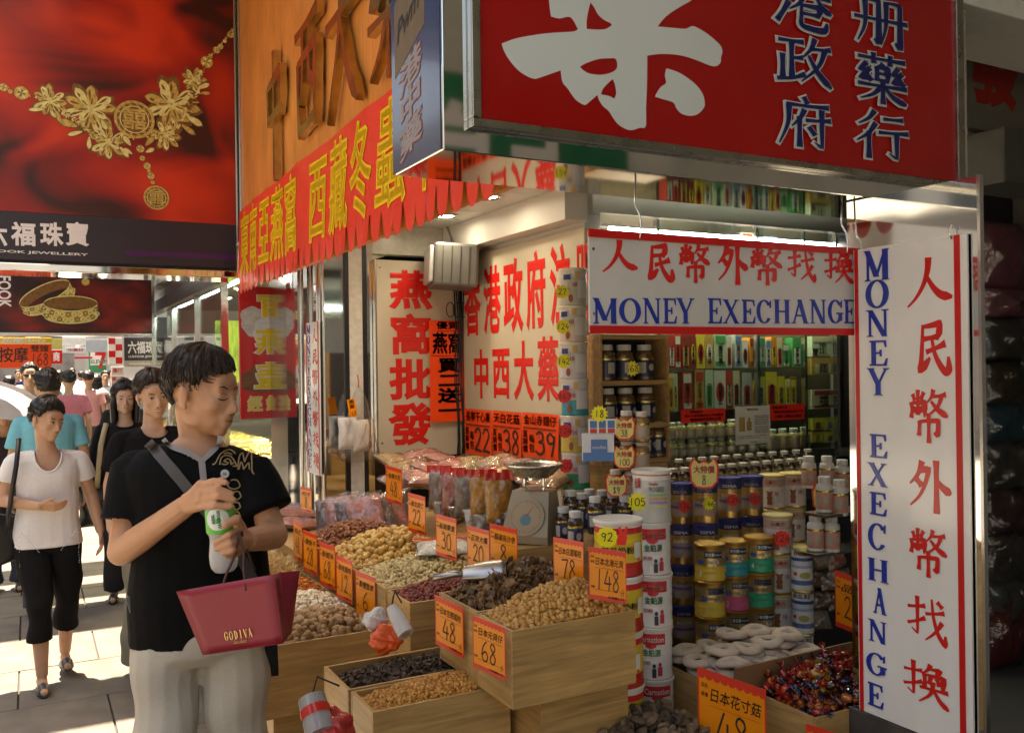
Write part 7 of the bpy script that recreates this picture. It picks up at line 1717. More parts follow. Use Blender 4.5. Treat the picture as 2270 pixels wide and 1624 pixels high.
m_eye = M('dark eye', (.012, .008, .006), .15, 0, 0); m_eyew = M('eye white', (.62, .58, .54), .3, 0, 0); m_teeth = M('teeth', (.72, .69, .62), .3, 0, 0)
def ering(cx, cy, z, a, b, n=20, p=2.4):
    R = []
    for i in range(n):
        t = 2 * math.pi * i / n; c, s = math.cos(t), math.sin(t)
        R.append((cx + a * math.copysign(abs(c) ** (2 / p), c), cy + b * math.copysign(abs(s) ** (2 / p), s), z))
    return np.array(R)
def headT(Rm, c, s):
    def f(p): return np.asarray(c) + s * (Rm @ np.asarray(p, float))
    return f
def add_head(g, Rm, c, s, male=True, nose=1.0):
    f = headT(Rm, c, s)
    def E(p, r, rot=None): g.ell(f(p), np.asarray(r) * s, 18, 12, rot=Rm if rot is None else Rm @ rot)
    E((0, .014, .034), (.074, .092, .082)); E((0, -.026, -.012), (.063, .068, .082)); E((0, -.036, -.060), (.050, .050, .046)); E((0, -.066, -.089), (.024, .022, .020))
    for q in (-1, 1):
        E((q * .034, -.058, -.018), (.026, .024, .030)); E((q * .044, -.012, -.058), (.016, .036, .030))
        E((q * .076, .010, -.008), (.007, .019, .031), rotm('Z', q * .35) @ rotm('X', .15)); E((q * .081, .016, .004), (.006, .016, .021), rotm('Z', q * .5)); E((q * .074, .002, -.034), (.007, .009, .010))
        E((q * .0305, -.076, .009), (.0155, .0105, .0115))                        # lids
        E((q * .0115, -.095, -.0335), (.0085, .010, .0080))                       # nostril wings
    g.cap(f((-.040, -.072, .029)), f((.040, -.072, .029)), .0125 * s, .0125 * s, 10)
    E((0, -.060, .045), (.052, .027, .036))
    g.cap(f((0, -.084, .016)), f((0, -.106, -.027)), .0080 * s, .0115 * s, 10)
    E((0, -.083, -.052), (.027, .016, .016)); E((0, -.084, -.070), (.022, .014, .010))
def add_face(parent, Rm, c, s, look=0, smile=0, closed=False, glasses=False, browm=None, lipc=(.40, .16, .11)):
    f = headT(Rm, c, s); bm = bmesh.new(); bm.from_mesh(parent.data); bv = BVHTree.FromBMesh(bm); bm.free(); dv = Vector(Rm @ np.array((0, 1.0, 0)))
    def sf(x, z, o=0.0, y0=-.09):
        h = bv.ray_cast(Vector(f((x, -.25, z))), dv)
        return (np.array(h[0]) if h[0] is not None else f((x, y0, z))) - np.array(dv) * o * s
    def line(nm, pts, rad, m, o=.0004): g = G(); g.tube([sf(x, z, o) for x, z in pts], [s * r for r in rad], 5); g.obj(nm, m, parent, smooth='all', world=False)
    T = np.linspace(0, 1, 7); lm = M('lips %.2f' % lipc[0], lipc, .4, 0, .1)
    for q in (-1, 1):
        if closed: line('eyelash', [(q * (.016 + .030 * t), .004 - .005 * math.sin(math.pi * t) - .002 * t) for t in T], (.0006, .0012, .0016, .0018, .0017, .0014, .0005), m_eye); line('lid_crease', [(q * (.016 + .030 * t), .013 + .003 * math.sin(math.pi * t)) for t in T], (.0004,) + (.0008,) * 5 + (.0004,), M('skin crease', (.20, .09, .05), .7))
        else:
            g = G(); g.ell(sf(q * .0305, .008, -.004), np.array((.0135, .006, .0050)) * s, 12, 8, rot=Rm @ rotm('Z', q * .3)); g.obj('eye', m_eyew, parent, smooth='all', world=False)
            g = G(); g.ell(sf(q * .0305 + look * .004, .008, .0005), np.array((.0056, .0030, .0050)) * s, 10, 8, rot=Rm); g.obj('iris', m_eye, parent, smooth='all', world=False)
            line('eyelash', [(q * (.016 + .030 * t), .0115 + .003 * math.sin(math.pi * t) - .002 * t) for t in T], (.0006, .0013, .0018, .0019, .0018, .0014, .0005), m_eye, .0015)
        line('eyebrow', [(q * (.013 + .036 * t), .0275 + .007 * math.sin(math.pi * t * .75)) for t in T], (.0016, .0026, .0030, .0028, .0024, .0017, .0006), browm or m_hair, -.0006)
    w = .021 + .005 * smile; T = np.linspace(-1, 1, 9)
    line('upper_lip', [(w * t, -.0565 + .004 * smile * t * t - .001 * (1 - abs(t))) for t in T], (.0006, .0018, .0026, .0028, .0024, .0028, .0026, .0018, .0006), lm, -.0012)
    line('lower_lip', [(w * .9 * t, -.0565 - (.005 + .006 * smile) * (1 - t * t) + .004 * smile * t * t) for t in T], (.0006, .002, .0028, .0033, .0034, .0033, .0028, .002, .0006), lm, -.0012)
    if smile > .5: line('teeth', [(w * .72 * t, -.0595 + .003 * t * t) for t in T], (.0008, .0018, .0024, .0028, .003, .0028, .0024, .0018, .0008), m_teeth, -.0004)
    else: line('mouth_line', [(w * t, -.0590 + .0006 * (1 - abs(t))) for t in T], (.0003,) + (.0007,) * 7 + (.0003,), M('mouth line', (.10, .035, .03), .6), .0016)
    for q in (-1, 1): g = G(); g.ell(sf(q * .0075, -.0415, -.0006), np.array((.0038, .003, .0022)) * s, 8, 6, rot=Rm); g.obj('nostril', M('mouth line', (.10, .035, .03)), parent, smooth='all', world=False)
    if glasses:
        g = G()
        for q in (-1, 1): g.ell(f((q * .031, -.100, .006)), np.array((.025, .004, .017)) * s, 14, 8, rot=Rm)
        g.tube([f((-.075, -.02, .012)), f((-.06, -.09, .012)), f((.06, -.09, .012)), f((.075, -.02, .012))], s * .003, 5); g.obj('sunglasses', m_black, parent, smooth='all', world=False)
def add_hair(parent, Rm, c, s, mat, style='short', seed=1, strands=0, vol=1.0, back=False):
    f = headT(Rm, c, s); q = random.Random(seed); nu, nv = 56, 36; V = []; ph = [q.uniform(0, 6.28) for _ in range(6)]
    sc = np.array((.0785, .0975, .0875)); cc = np.array((0, .013, .036))
    def line(az):   # lowest direction height that still carries hair; az 0 = front
        a = abs(az)
        low = {'short': -.62, 'bob': -.98, 'long': -.98, 'back': -.62}[style]
        if a < .75: h = .58 + .05 * math.sin(6 * az + ph[0]) + .10 * az
        elif a < 1.25: h = .58 + .10 * math.copysign(.75, az) - (a - .75) / .5 * (.70 + .075 * math.copysign(1, az))
        elif a < 1.75: h = -.12 - (.25 if style in ('bob', 'long') else 0) + (.10 if style == 'short' and a > 1.4 else 0)
        else: h = -.10 + (low + .10) * min(1, (a - 1.75) / .55)
        return h
    def thick(az, z):
        t = .008 + .014 * max(0, z) * vol + (.004 if abs(az) > 1.6 else 0) * vol
        if style in ('bob', 'long') and abs(az) > .9: t += .012
        t *= .30 + .70 * min(1, max(0, (z - line(az)) / .35))
        return t + .0032 * math.sin(23 * az + 4 * z + ph[1]) + .0022 * math.sin(41 * az + 7 * z + ph[2]) + .002 * math.sin(17 * z + 3 * az + ph[3])
    def pt(az, z, extra=0):
        rr = math.sqrt(max(0, 1 - z * z)); d = np.array((rr * math.sin(az), -rr * math.cos(az), z)); r = sc + thick(az, z) * vol + extra
        return cc + d * r
    for j in range(nv + 1):
        z = math.cos(math.pi * j / nv)
        for i in range(nu):
            az = 2 * math.pi * i / nu - math.pi; h = line(az) + .03 * math.sin(31 * az + ph[4])
            k = min(1, max(0, (z - h) / .10 + .5))
            p = pt(az, z); inn = cc + (p - cc) * .62
            V.append(f(inn + (p - inn) * k))
    Fc = [(j * nu + i, j * nu + (i + 1) % nu, (j + 1) * nu + (i + 1) % nu, (j + 1) * nu + i) for j in range(nv) for i in range(nu)]
    g = G(); g.add(V, Fc)
    if style in ('bob', 'long'):
        L = -.12 if style == 'bob' else -.24
        for a in np.linspace(1.35, 2 * math.pi - 1.35, 16):
            x, y = .083 * math.sin(a), -.10 * math.cos(a) + .012
            g.tube([f((x * .95, y * .95, .03)), f((x * 1.08, y * 1.08, -.04)), f((x * 1.05, y * 1.05, (L - .04) / 2 - .02)), f((x * .9, y * .9, L))], [.02 * s, .022 * s, .02 * s, .006 * s], 7)
    o = g.obj('hair', mat, parent, smooth='all', world=False)
    if strands:
        g = G()
        for _ in range(strands):
            az = q.uniform(-math.pi, math.pi); z = q.uniform(line(az) + .02, .98); P = []
            a0, z0 = az, z; da = q.uniform(-.05, .12) ; 
            for k in range(5):
                P.append(f(pt(a0, z0, .0025 + .0015 * math.sin(k)))); z0 -= .085 * (1 if z0 > line(a0) - .04 else .15); a0 += da * (1.2 if abs(a0) < 1 else .35)
                z0 = max(-.98, z0)
            g.tube(P, [s * v for v in (.0005, .0010, .0012, .0010, .0003)], 4)
        g.obj('hair_strands', mat, parent, smooth='all', world=False)
    return o
def hand_simple(g, w, d, s=1.0, side=1, curl=.35):
    """relaxed hand: palm and five bent fingers; w wrist, d direction"""
    w = np.asarray(w, float); d = np.asarray(d, float); d /= np.linalg.norm(d)
    fwd = np.array((0, -1.0, 0)); a = np.cross(d, (1, 0, 0)); a /= np.linalg.norm(a) + 1e-9          # across the palm, front to back
    if a[1] > 0: a = -a
    n = np.cross(d, a)
    for k, (off, L) in enumerate(((.027, .070), (.009, .078), (-.009, .073), (-.026, .058))):
        k0 = w + d * .085 * s + a * off * s; g.cap(w + a * off * .6 * s, k0, .014 * s, .012 * s, 8)
        p1 = k0 + (d * math.cos(curl) + n * side * math.sin(curl)) * L * .5 * s; p2 = p1 + (d * math.cos(2.2 * curl) + n * side * math.sin(2.2 * curl)) * L * .5 * s
        g.cap(k0, p1, .0098 * s, .0088 * s, 8); g.cap(p1, p2, .0088 * s, .0072 * s, 8)
    t0 = w + d * .025 * s + a * .022 * s; t1 = t0 + (d * .7 + a * .6 + n * side * .25) * .04 * s; t2 = t1 + (d * .95 + a * .15 + n * side * .2) * .03 * s
    g.cap(t0, t1, .0135 * s, .0105 * s, 8); g.cap(t1, t2, .0105 * s, .008 * s, 8)
def person(label, root, rz, H=1.68, skinc=(.40, .24, .16), top=None, bottom=None, hair='short', hairm=None, pose=None, head=(0, 0, 0), group=None, shirt_hem=.84, sleeve=.45, vox=.009, smile=0, trouser='long',
           shoe=(.03, .03, .03), glasses=False, face=True, strands=0, long_sleeve=False, width=1.0, closed=False, hands=True, hvol=1.0, seed=1, headpos=None, look=0, lower=True, skirt=False, headscale=1.0, neck=(.03, .07)):
    k = H / 1.70; P = dict(sl=(.175, .0, 1.375), sr=(-.175, .0, 1.375), el=(.225, .03, 1.10), er=(-.225, .03, 1.10), wl=(.235, -.05, .86), wr=(-.235, -.05, .86), hl=(.088, 0, .90), hr=(-.088, 0, .90), kl=(.10, -.03, .49), kr=(-.10, -.03, .49), al=(.10, .03, .09), ar=(-.10, .03, .09), nk=(0, .005, 1.40), hd=(0, -.02, 1.585))
    P = {a: np.array(b, float) * k for a, b in P.items()}
    for a, b in (pose or {}).items(): P[a] = np.array(b, float) * (k if not isinstance(b, np.ndarray) else 1)
    Rh = rotm('Z', math.radians(head[0])) @ rotm('X', math.radians(head[1])) @ rotm('Y', math.radians(head[2]))
    hs = k * headscale; ms = skin(label[:24] + '%.2f' % skinc[0], skinc); w_ = width * k
    g = G()
    tor = [(.86, .155, .10), (.95, .16, .108), (1.06, .135, .095), (1.18, .15, .102), (1.28, .160, .105), (1.335, .140, .090), (1.385, .09, .07), (1.42, .06, .055)]
    g.loft([ering(0, .01, z * k, a * w_ * .94, b * k * .94) for z, a, b in tor])
    g.cap(P['nk'], P['hd'] + Rh @ np.array((0, .028, -.045)) * hs, .056 * k, .047 * k, 14)
    g.cap((0, .02 * k, 1.36 * k), P['nk'], .085 * k, .06 * k, 14)
    add_head(g, Rh, P['hd'], hs)
    for q in 'lr':
        S_, E_, W_ = P['s' + q], P['e' + q], P['w' + q]
        S_ = S_ + np.array((0, 0, -.042 * k)); g.cap(S_, E_, .040 * k, .038 * k, 12); m = E_ + (W_ - E_) * .3; g.cap(E_, m, .039 * k, .038 * k, 12); g.cap(m, W_, .038 * k, .026 * k, 12)
        if hands:
            hd = P.get('h' + q + 'd', W_ - E_); hand_simple(g, W_, hd / np.linalg.norm(hd) if not isinstance(hd, tuple) else hd, k * .98, 1 if q == 'l' else -1)
        if lower:
            h, n_, a = P['h' + q], P['k' + q], P['a' + q]; g.cap(h, n_, .078 * k, .05 * k, 12); m = n_ + (a - n_) * .3 + np.array((0, .012, 0)); g.cap(n_, m, .05 * k, .052 * k, 12); g.cap(m, a, .052 * k, .033 * k, 12)
            d = P.get('f' + q, np.array((0, -1.0, 0))); g.cap(a + np.array((0, .03, -.045 * k)), a + d * .16 * k + np.array((0, 0, -.058 * k)), .032 * k, .026 * k, 10)
    body = remesh(g, 'person', ms, None, vox if not face else min(vox, .0050), 5)
    body.location = [float(v) for v in root]; body.rotation_euler = (0, 0, rz); tag(body, label, 'person', group)
    if face: add_face(body, Rh, P['hd'], hs, look, smile, closed, glasses, hairm)
    add_hair(body, Rh, P['hd'], hs, hairm or m_hair, hair, seed, strands, hvol)
    def limb_sleeve(g, q, frac, r0, r1):
        S_, E_, W_ = P['s' + q], P['e' + q], P['w' + q]
        N_ = P['nk'] + np.array((0, 0, -.035 * k)); g.cap(N_ + (S_ - N_) * .25, S_ + np.array((0, 0, -.022 * k)), .05 * k, .05 * k, 14)
        S2 = S_ + np.array((0, 0, -.02 * k)); d_ = E_ - S2
        if frac <= 1: g.tube([S2 - d_ * .08, S2, S2 + d_ * .3, S2 + d_ * frac], [.03 * k, .053 * k, .060 * k, (r1 + .002) * k], 16)
        else: g.cap(S2, E_, .053 * k, r1 * k, 14); g.tube([E_ - (W_ - E_) * .15, E_, E_ + (W_ - E_) * (frac - 1)], [r1 * .8 * k, r1 * k, r1 * .85 * k], 14)
    if top is not None:
        g = G(); z0 = shirt_hem
        rings = [(z0, .192, .136), (z0 + .04, .188, .132), (.95, .184, .132), (1.06, .174, .128), (1.18, .172, .125), (1.28, .180, .122), (1.35, .178, .106), (1.392, .135, .086), (1.405, .085, .07)]
        g.loft([ering(0, .008, z * k, a * w_, b * k) for z, a, b in rings if z == z0 or z > z0])
        for q in 'lr': limb_sleeve(g, q, 1.85 if long_sleeve else sleeve + .25, .066, .058 if long_sleeve else .062)
        o = remesh(g, 'shirt', top, body, max(.006, vox * .8), 3)
        cut_neck(o, neck[0] * k, neck[1] * k, 1.405 * k)
        fold(o, seed)
    if bottom is not None and lower:
        g = G(); g.loft([ering(0, .008, z * k, a * w_, b * k) for z, a, b in ((.80, .12, .09), (.84, .172, .118), (.90, .170, .118), (.95, .160, .108), (.98, .150, .102))])
        if skirt: g.loft([ering(0, .0, z * k, a * w_, b * k) for z, a, b in ((.5, .20, .16), (.7, .19, .14), (.9, .17, .12))])
        for q in 'lr':
            h, n_, a = P['h' + q], P['k' + q], P['a' + q]; g.cap(h + np.array((0, 0, -.03)), n_, .098 * k, .074 * k, 14)
            fr_ = {'long': 1.02, 'crop': .5}[trouser]; g.tube([n_ + (h - n_) * .2, n_, n_ + (a - n_) * fr_ * .5, n_ + (a - n_) * fr_], [.07 * k, .075 * k, .074 * k, .076 * k if trouser == 'crop' else .078 * k], 16)
        o = remesh(g, 'trousers', bottom, body, max(.006, vox * .8), 3); fold(o, seed + 3, .011)
    if shoe and lower:
        for q in 'lr':
            a = P['a' + q]; d = P.get('f' + q, np.array((0, -1.0, 0))); g = G()
            g.ell(a + d * .06 * k + np.array((0, 0, -.078 * k)), (.043 * k, .13 * k, .014 * k), 16, 8); g.cap(a + d * .10 * k + np.array((0, 0, -.055 * k)), a + d * .15 * k + np.array((0, 0, -.062 * k)), .036 * k, .032 * k, 12)
            g.obj('shoe', M('shoe %.2f %.2f %.2f' % shoe, shoe, .4, 0, .1), body, smooth='all', world=False)
    body['hd'] = [float(v) for v in P['hd']]; 
    return body, P, Rh, hs
def cut_neck(o, depth, hw, zt, trim=True):
    """neck opening: front scoop and the ring round the neck"""
    bm = bmesh.new(); bm.from_mesh(o.data); bv = BVHTree.FromBMesh(bm); pts = []
    for t in np.linspace(-.25, math.pi + .25, 26):
        h_ = bv.ray_cast(Vector((hw * math.cos(t), -1, zt - .004 - max(-.3, math.sin(t)) * depth)), Vector((0, 1, 0)))
        if h_[0] is not None: pts.append(np.array(h_[0]) - (0, .001, 0))
    if len(pts) > 4 and trim: g = G(); g.tube(pts, .0055, 6); g.obj('neckline', o.data.materials[0], o.parent, smooth='all', world=False)
    kill = [v for v in bm.verts if (v.co.y < .03 and (v.co.x / hw) ** 2 + (max(0, zt - v.co.z) / depth) ** 2 < 1 and v.co.z > zt - depth) or (v.co.z > zt - .03 and v.co.x ** 2 + (v.co.y - .01) ** 2 < (hw * .92) ** 2)]
    bmesh.ops.delete(bm, geom=kill, context='VERTS'); bm.to_mesh(o.data); bm.free()
def fold(o, seed, amp=.006):
    """cloth creases pressed into a garment"""
    me = o.data; n = len(me.vertices); co = np.empty(n * 3); me.vertices.foreach_get('co', co); co = co.reshape(-1, 3); no = np.array([v.normal[:] for v in me.vertices]); q = random.Random(seed); ph = [q.uniform(0, 6.28) for _ in range(8)]
    x, y, z = co.T
    d = amp * (np.sin(16 * z + 9 * x + 2.2 * np.sin(7 * y + ph[0]) + ph[1]) * .5 + np.sin(27 * z - 15 * x + 3 * np.sin(5 * z + ph[2]) + ph[3]) * .32 + np.sin(43 * x + 11 * z + ph[4]) * .16 + .3 * np.sin(9 * z + 6 * y + ph[5]))
    co += no * d[:, None]; me.vertices.foreach_set('co', co.ravel()); me.update()
def cloth(name, c, var=.12, sc=40, rough=.85, **kw): return M('cloth ' + name, c, rough, 0, var, sc, bump=.25, bscale=260, spec=.12, **kw)
def face_cam(root): return math.atan2(-root[0], root[1])      # turns the front (-Y) to the pavement end
def at_px(px, d): p = onD(px, 812, d); return np.array((p[0], p[1], 0.0))

# --- the man with the carrier bag
MD = 2.48
mroot = at_px(436, MD); mrz = face_cam(mroot)
Rw = rotm('Z', -mrz)
def L_(px, py, d): return Rw @ (onD(px, py, d) - mroot)
black_tee = cloth('black tee', (.0055, .0055, .006), .2, 60)
linen = cloth('pale linen', (.46, .42, .355), .16, 130, stretch=(6, 6, .6))
man_label = 'man in black embroidered T-shirt and pale trousers opening a bottle, looking at the crates'
hp_l = L_(450, 876, MD - .02)
g = G()
man, P, Rh, hs = person(man_label, mroot, mrz, 1.69, (.52, .27, .155), None, linen, 'short', m_hairb,
    dict(sl=L_(553, 1004, 2.50), sr=L_(300, 1010, 2.46), el=L_(607, 1186, 2.45), er=L_(270, 1222, 2.40), wl=L_(548, 1196, 2.21), wr=L_(410, 1122, 2.21), hd=hp_l, nk=L_(446, 985, 2.50)), head=(56, 8, 2), hands=False, shoe=(.05, .04, .03), closed=True, strands=1100, hvol=.95, seed=4, vox=.006, headscale=.98, width=1.06, trouser='long')
for c_ in man.children:
    if c_.name.startswith('trousers'): fold(c_, 55, .010); fold(c_, 77, .006)
# replace the plain body by one with the two gripping hands grown on
def man_hands():
    g = G()
    def chain(pts, r): 
        for (a, b), (ra, rb) in zip(zip(pts[:-1], pts[1:]), zip(r[:-1], r[1:])): g.cap(L_(*a), L_(*b), ra, rb, 10)
    F = (.0088, .0080, .0070)
    # right hand, over the cap
    wr = (410, 1122, 2.21)
    for kx in ((446, 1074, 2.165), (449, 1090, 2.155), (447, 1106, 2.155), (441, 1121, 2.165)): g.cap(L_(*wr), L_(*kx), .022, .0135, 12)
    g.cap(L_(418, 1112, 2.2), L_(438, 1098, 2.175), .024, .022, 12)
    chain([(446, 1074, 2.165), (474, 1065, 2.125), (500, 1069, 2.115)], F); chain([(449, 1090, 2.155), (482, 1083, 2.108), (513, 1093, 2.118)], F); chain([(447, 1106, 2.155), (484, 1099, 2.105), (518, 1107, 2.118)], F); chain([(441, 1121, 2.165), (478, 1119, 2.112), (511, 1121, 2.12)], (.011, .0095, .0078))
    chain([(424, 1100, 2.215), (458, 1078, 2.215), (493, 1064, 2.185)], (.0150, .0120, .0095))
    # left hand round the bottle
    wl = (548, 1196, 2.21)
    for kx in ((528, 1173, 2.15), (531, 1195, 2.14), (528, 1212, 2.15), (524, 1222, 2.165)): g.cap(L_(*wl), L_(*kx), .023, .0135, 12)
    chain([(534, 1172, 2.175), (523, 1150, 2.125), (500, 1163, 2.102)], (.0150, .0120, .0098)); chain([(528, 1173, 2.15), (508, 1184, 2.102), (477, 1203, 2.108)], F); chain([(531, 1195, 2.14), (510, 1205, 2.098), (480, 1216, 2.108)], F); chain([(528, 1212, 2.15), (514, 1219, 2.102), (497, 1224, 2.104)], (.011, .0095, .0082)); chain([(524, 1222, 2.165), (514, 1229, 2.125), (504, 1231, 2.115)], (.010, .0088, .0075))
    # forearms rejoin so the skin is one piece
    g.cap(P['wr'], P['er'] + (P['wr'] - P['er']) * .7, .027, .031, 12); g.cap(P['wl'], P['el'] + (P['wl'] - P['el']) * .6, .028, .033, 12)
    return g
g = man_hands(); me = man.data; k0 = len(me.vertices)
gb = G(); gb.add([v.co[:] for v in me.vertices], [tuple(p.vertices) for p in me.polygons]); gb.add(g.v, g.f)
tmp = remesh(gb, 'person_body', me.materials[0], None, .0030, 1); man.data = tmp.data; bpy.data.objects.remove(tmp); man.data.name = 'person'
# shirt
g = G(); S1 = 1.0
rings = [(.855, .196, .128), (.90, .192, .128), (1.0, .186, .13), (1.10, .178, .128), (1.20, .182, .13), (1.28, .190, .128), (1.335, .188, .116), (1.375, .15, .098), (1.395, .105, .08)]
lx = float((P['sl'][0] + P['sr'][0]) / 2)
g.loft([ering(lx * min(1, max(0, (z - .9) / .4)) + .01, .01, z, a, b, 24) for z, a, b in rings])
for q in 'lr':
    S_, E_ = P['s' + q] + np.array((0, 0, -.03)), P['e' + q]; N_ = P['nk'] + np.array((0, .005, -.05)); g.cap(N_ + (S_ - N_) * .2, S_ + np.array((0, 0, -.012)), .056, .054, 16); d_ = E_ - S_; g.tube([S_ - d_ * .1, S_ - d_ * .02, S_ + d_ * .25, S_ + d_ * .66], [.03, .058, .068, .074], 18)
sh = remesh(g, 'shirt', black_tee, man, .006, 3); fold(sh, 21, .009)
bpy.context.view_layer.update()
bm = bmesh.new(); bm.from_mesh(sh.data); BV = BVHTree.FromBMesh(bm); bm.free(); 
def in_poly(x, y, P_):
    r = False
    for i in range(len(P_)):
        (x1, y1), (x2, y2) = P_[i], P_[i - 1]
        if (y1 > y) != (y2 > y) and x < (x2 - x1) * (y - y1) / (y2 - y1) + x1: r = not r
    return r
CPOLY = [(358, 968), (380, 991), (418, 1006), (446, 1022), (464, 1007), (482, 990), (490, 962), (480, 900), (370, 900)]
bm = bmesh.new(); bm.from_mesh(sh.data); kill = []
for v_ in bm.verts:
    q_ = rotm('Z', mrz) @ np.array(v_.co) + mroot - CAM; zc_ = q_ @ FW; a_ = q_ @ RT / zc_; b_ = q_[2] / zc_
    if zc_ < 2.52 and in_poly(1134.5 + FPX * (a_ - b_ * ROLL), 812 - FPX * (b_ + a_ * ROLL), CPOLY): kill.append(v_)
bmesh.ops.delete(bm, geom=kill, context='VERTS'); bm.to_mesh(sh.data); bm.free()
def on_shirt(px, py, off=.002):
    d = Vector(Rw @ ray(px, py)); o = Vector(Rw @ (CAM - mroot)); h = BV.ray_cast(o, d.normalized())
    if h[0] is None: return np.array(L_(px, py, 2.37))
    return np.array(h[0] + h[1] * off)
def ribbon(pts, wpx, name, m, off=.003):
    g = G(); V = []
    for i, (x, y) in enumerate(pts):
        a = np.array(pts[min(i + 1, len(pts) - 1)], float) - np.array(pts[max(i - 1, 0)], float); a /= np.linalg.norm(a); n = np.array((-a[1], a[0])) * wpx / 2
        V += [on_shirt(x + n[0], y + n[1], off), on_shirt(x, y, off + .001), on_shirt(x - n[0], y - n[1], off)]
    g.add(V, [(3 * i + j, 3 * i + j + 1, 3 * i + j + 4, 3 * i + j + 3) for i in range(len(pts) - 1) for j in range(2)]); return g.obj(name, m, sh, smooth='all', world=False)
def curve(pts, n=5): return [tuple(p) for p in _cr(pts, n)]
m_grey = cloth('grey trim', (.30, .28, .28), .1)
ribbon(curve([(362, 972), (380, 992), (418, 1006), (446, 1022)]), 11, 'collar_trim', m_grey, .006); ribbon(curve([(446, 1022), (464, 1008), (482, 990), (489, 966)]), 11, 'collar_trim', m_grey, .006)
ribbon([(446, 1020), (449, 1045), (452, 1072)], 15, 'placket', m_grey, .005)
ribbon(curve([(328, 980), (355, 1010), (388, 1048), (424, 1092), (470, 1150), (520, 1215), (560, 1290)]), 24, 'shoulder_strap', M('grey webbing', (.075, .07, .068), .6, 0, .15), .007)
m_thread = M('gold thread', (.34, .24, .12), .6, 0, .1)
def thread(pts, n=4):
    g = G(); g.tube([on_shirt(x, y, .0025) for x, y in curve(pts, n)], .0021, 5); g.obj('embroidery', m_thread, sh, smooth='all', world=False)
def z1(x, y): return (309 + .1796 * x, 746 + .1796 * y)
thread([z1(*p) for p in ((1210, 1640), (1222, 1520), (1240, 1460), (1268, 1440), (1285, 1500), (1300, 1550), (1330, 1470), (1352, 1438), (1380, 1440), (1388, 1560), (1390, 1660), (1415, 1700))])
thread([z1(*p) for p in ((1225, 1640), (1245, 1560), (1262, 1560), (1290, 1640), (1330, 1580), (1352, 1560), (1360, 1640))])
thread([z1(*p) for p in ((900, 1580), (940, 1560), (985, 1470), (1030, 1430), (1100, 1400), (1150, 1420), (1180, 1450))]); thread([z1(*p) for p in ((990, 1580), (1010, 1500), (1060, 1470), (1120, 1480), (1150, 1510), (1180, 1560), (1200, 1600), (1150, 1600))])
thread([z1(*p) for p in ((1010, 1570), (1060, 1580), (1100, 1560), (1040, 1540), (1080, 1510), (1120, 1530), (1130, 1580), (1160, 1560))]); thread([z1(*p) for p in ((1040, 1450), (1090, 1440), (1140, 1460))])
for cx, cy, r in ((518, 1073, 13), (524, 1097, 11), (524, 1120, 10), (524, 1140, 9)):
    thread([(cx + r * math.cos(a) * (1 + .12 * math.sin(3 * a)), cy + r * .8 * math.sin(a)) for a in np.linspace(-2.2, 3.6, 10)])
g = G(); c = on_shirt(498, 1050, .005); n = Rw @ (-FW); u = Rw @ RT
f = Fr(c, u, (0, 0, 1), n); f.poly(g, [(.0115 * math.cos(a), .0115 * math.sin(a)) for a in np.linspace(0, 6.2832, 19)[:-1]], 0, .002); g.obj('badge', M('badge grey', (.45, .44, .46), .35), sh, world=False)
g = G(); put_text(g, f, 'S&', -.005, -.004, .005, .004, .0026, 0, .01); g.obj('badge_lettering', m_ink, sh, world=False)
# camera pouch on the belt, bag corner behind
g = G(); c = L_(305, 1338, 2.40); g.box(c - (.022, .02, .035), c + (.022, .02, .03), rotm('Y', -.25), bev=.006); g.obj('belt_camera', M('dark camera body', (.04, .04, .045), .35, 0, .1), man, world=False)
g = G(); c = L_(316, 1345, 2.375); g.ell(c, (.009, .006, .009), 10, 8); g.obj('camera_lens', m_steel, man, smooth='all', world=False)
g = G(); pillow(g, L_(596, 1420, 2.52), (.05, .2, .04), 9, T=RR(90, 0, 0)); g.obj('shoulder_bag', cloth('black nylon', (.02, .02, .022), .1), man, smooth='all', world=False)

# bottle
b0 = onD(498, 1266, 2.165); b1 = onD(484, 1084, 2.15); ax = (b1 - b0); BL = np.linalg.norm(ax); ax /= BL
u = np.cross(ax, FW); u /= np.linalg.norm(u); v = np.cross(ax, u); A = np.column_stack([u, v, ax])
bt = thing('water_bottle', 'frosted plastic water bottle with green label held in both hands of the man', 'bottle', b0)
frost = M('frosted bottle plastic', (.66, .66, .67), .25, 0, .06, 20, alpha=.55, coat=.4)
g = G(); R = .0345; prof = [(.012, .0), (.024, .003), (.031, .012), (.0335, .025), (.0335, .045), (.030, .07), (.029, .082), (.031, .092), (R, .10), (R, BL - .046), (.030, BL - .034), (.018, BL - .024), (.0145, BL - .018), (.0145, BL - .010)]
g.lathe(prof, 24, T=(A, b0)); g.obj('bottle_body', frost, bt, smooth=True)
g = G(); g.lathe([(.0158, BL - .018), (.0162, BL - .016), (.0162, BL), (.014, BL + .002), (.0005, BL + .002)], 16, T=(A, b0), cap=False); g.obj('cap', m_white, bt, smooth=True)
g = G(); g.lathe([(R + .0006, .100), (R + .0009, .101), (R + .0009, BL - .047), (R + .0006, BL - .046)], 24, T=(A, b0), cap=False); g.obj('label', M('label green', (.10, .48, .06), .35, 0, .05), bt, smooth=True)
th0 = math.atan2(np.dot(-FW, v), np.dot(-FW, u))
def onb(a, z, o=.0016): th = th0 + a; return b0 + (R + o) * (math.cos(th) * u + math.sin(th) * v) + ax * z
zm = (.1 + BL - .046) / 2 + .008
g = G(); V = [onb(.1, zm)]; n = 24
for i in range(n): t = 2 * math.pi * i / n; V.append(onb(.1 + .80 * math.cos(t), zm + .026 * math.sin(t)))
V2 = [onb(.1 + .4 * math.cos(2 * math.pi * i / n), zm + .013 * math.sin(2 * math.pi * i / n), .0018) for i in range(n)]
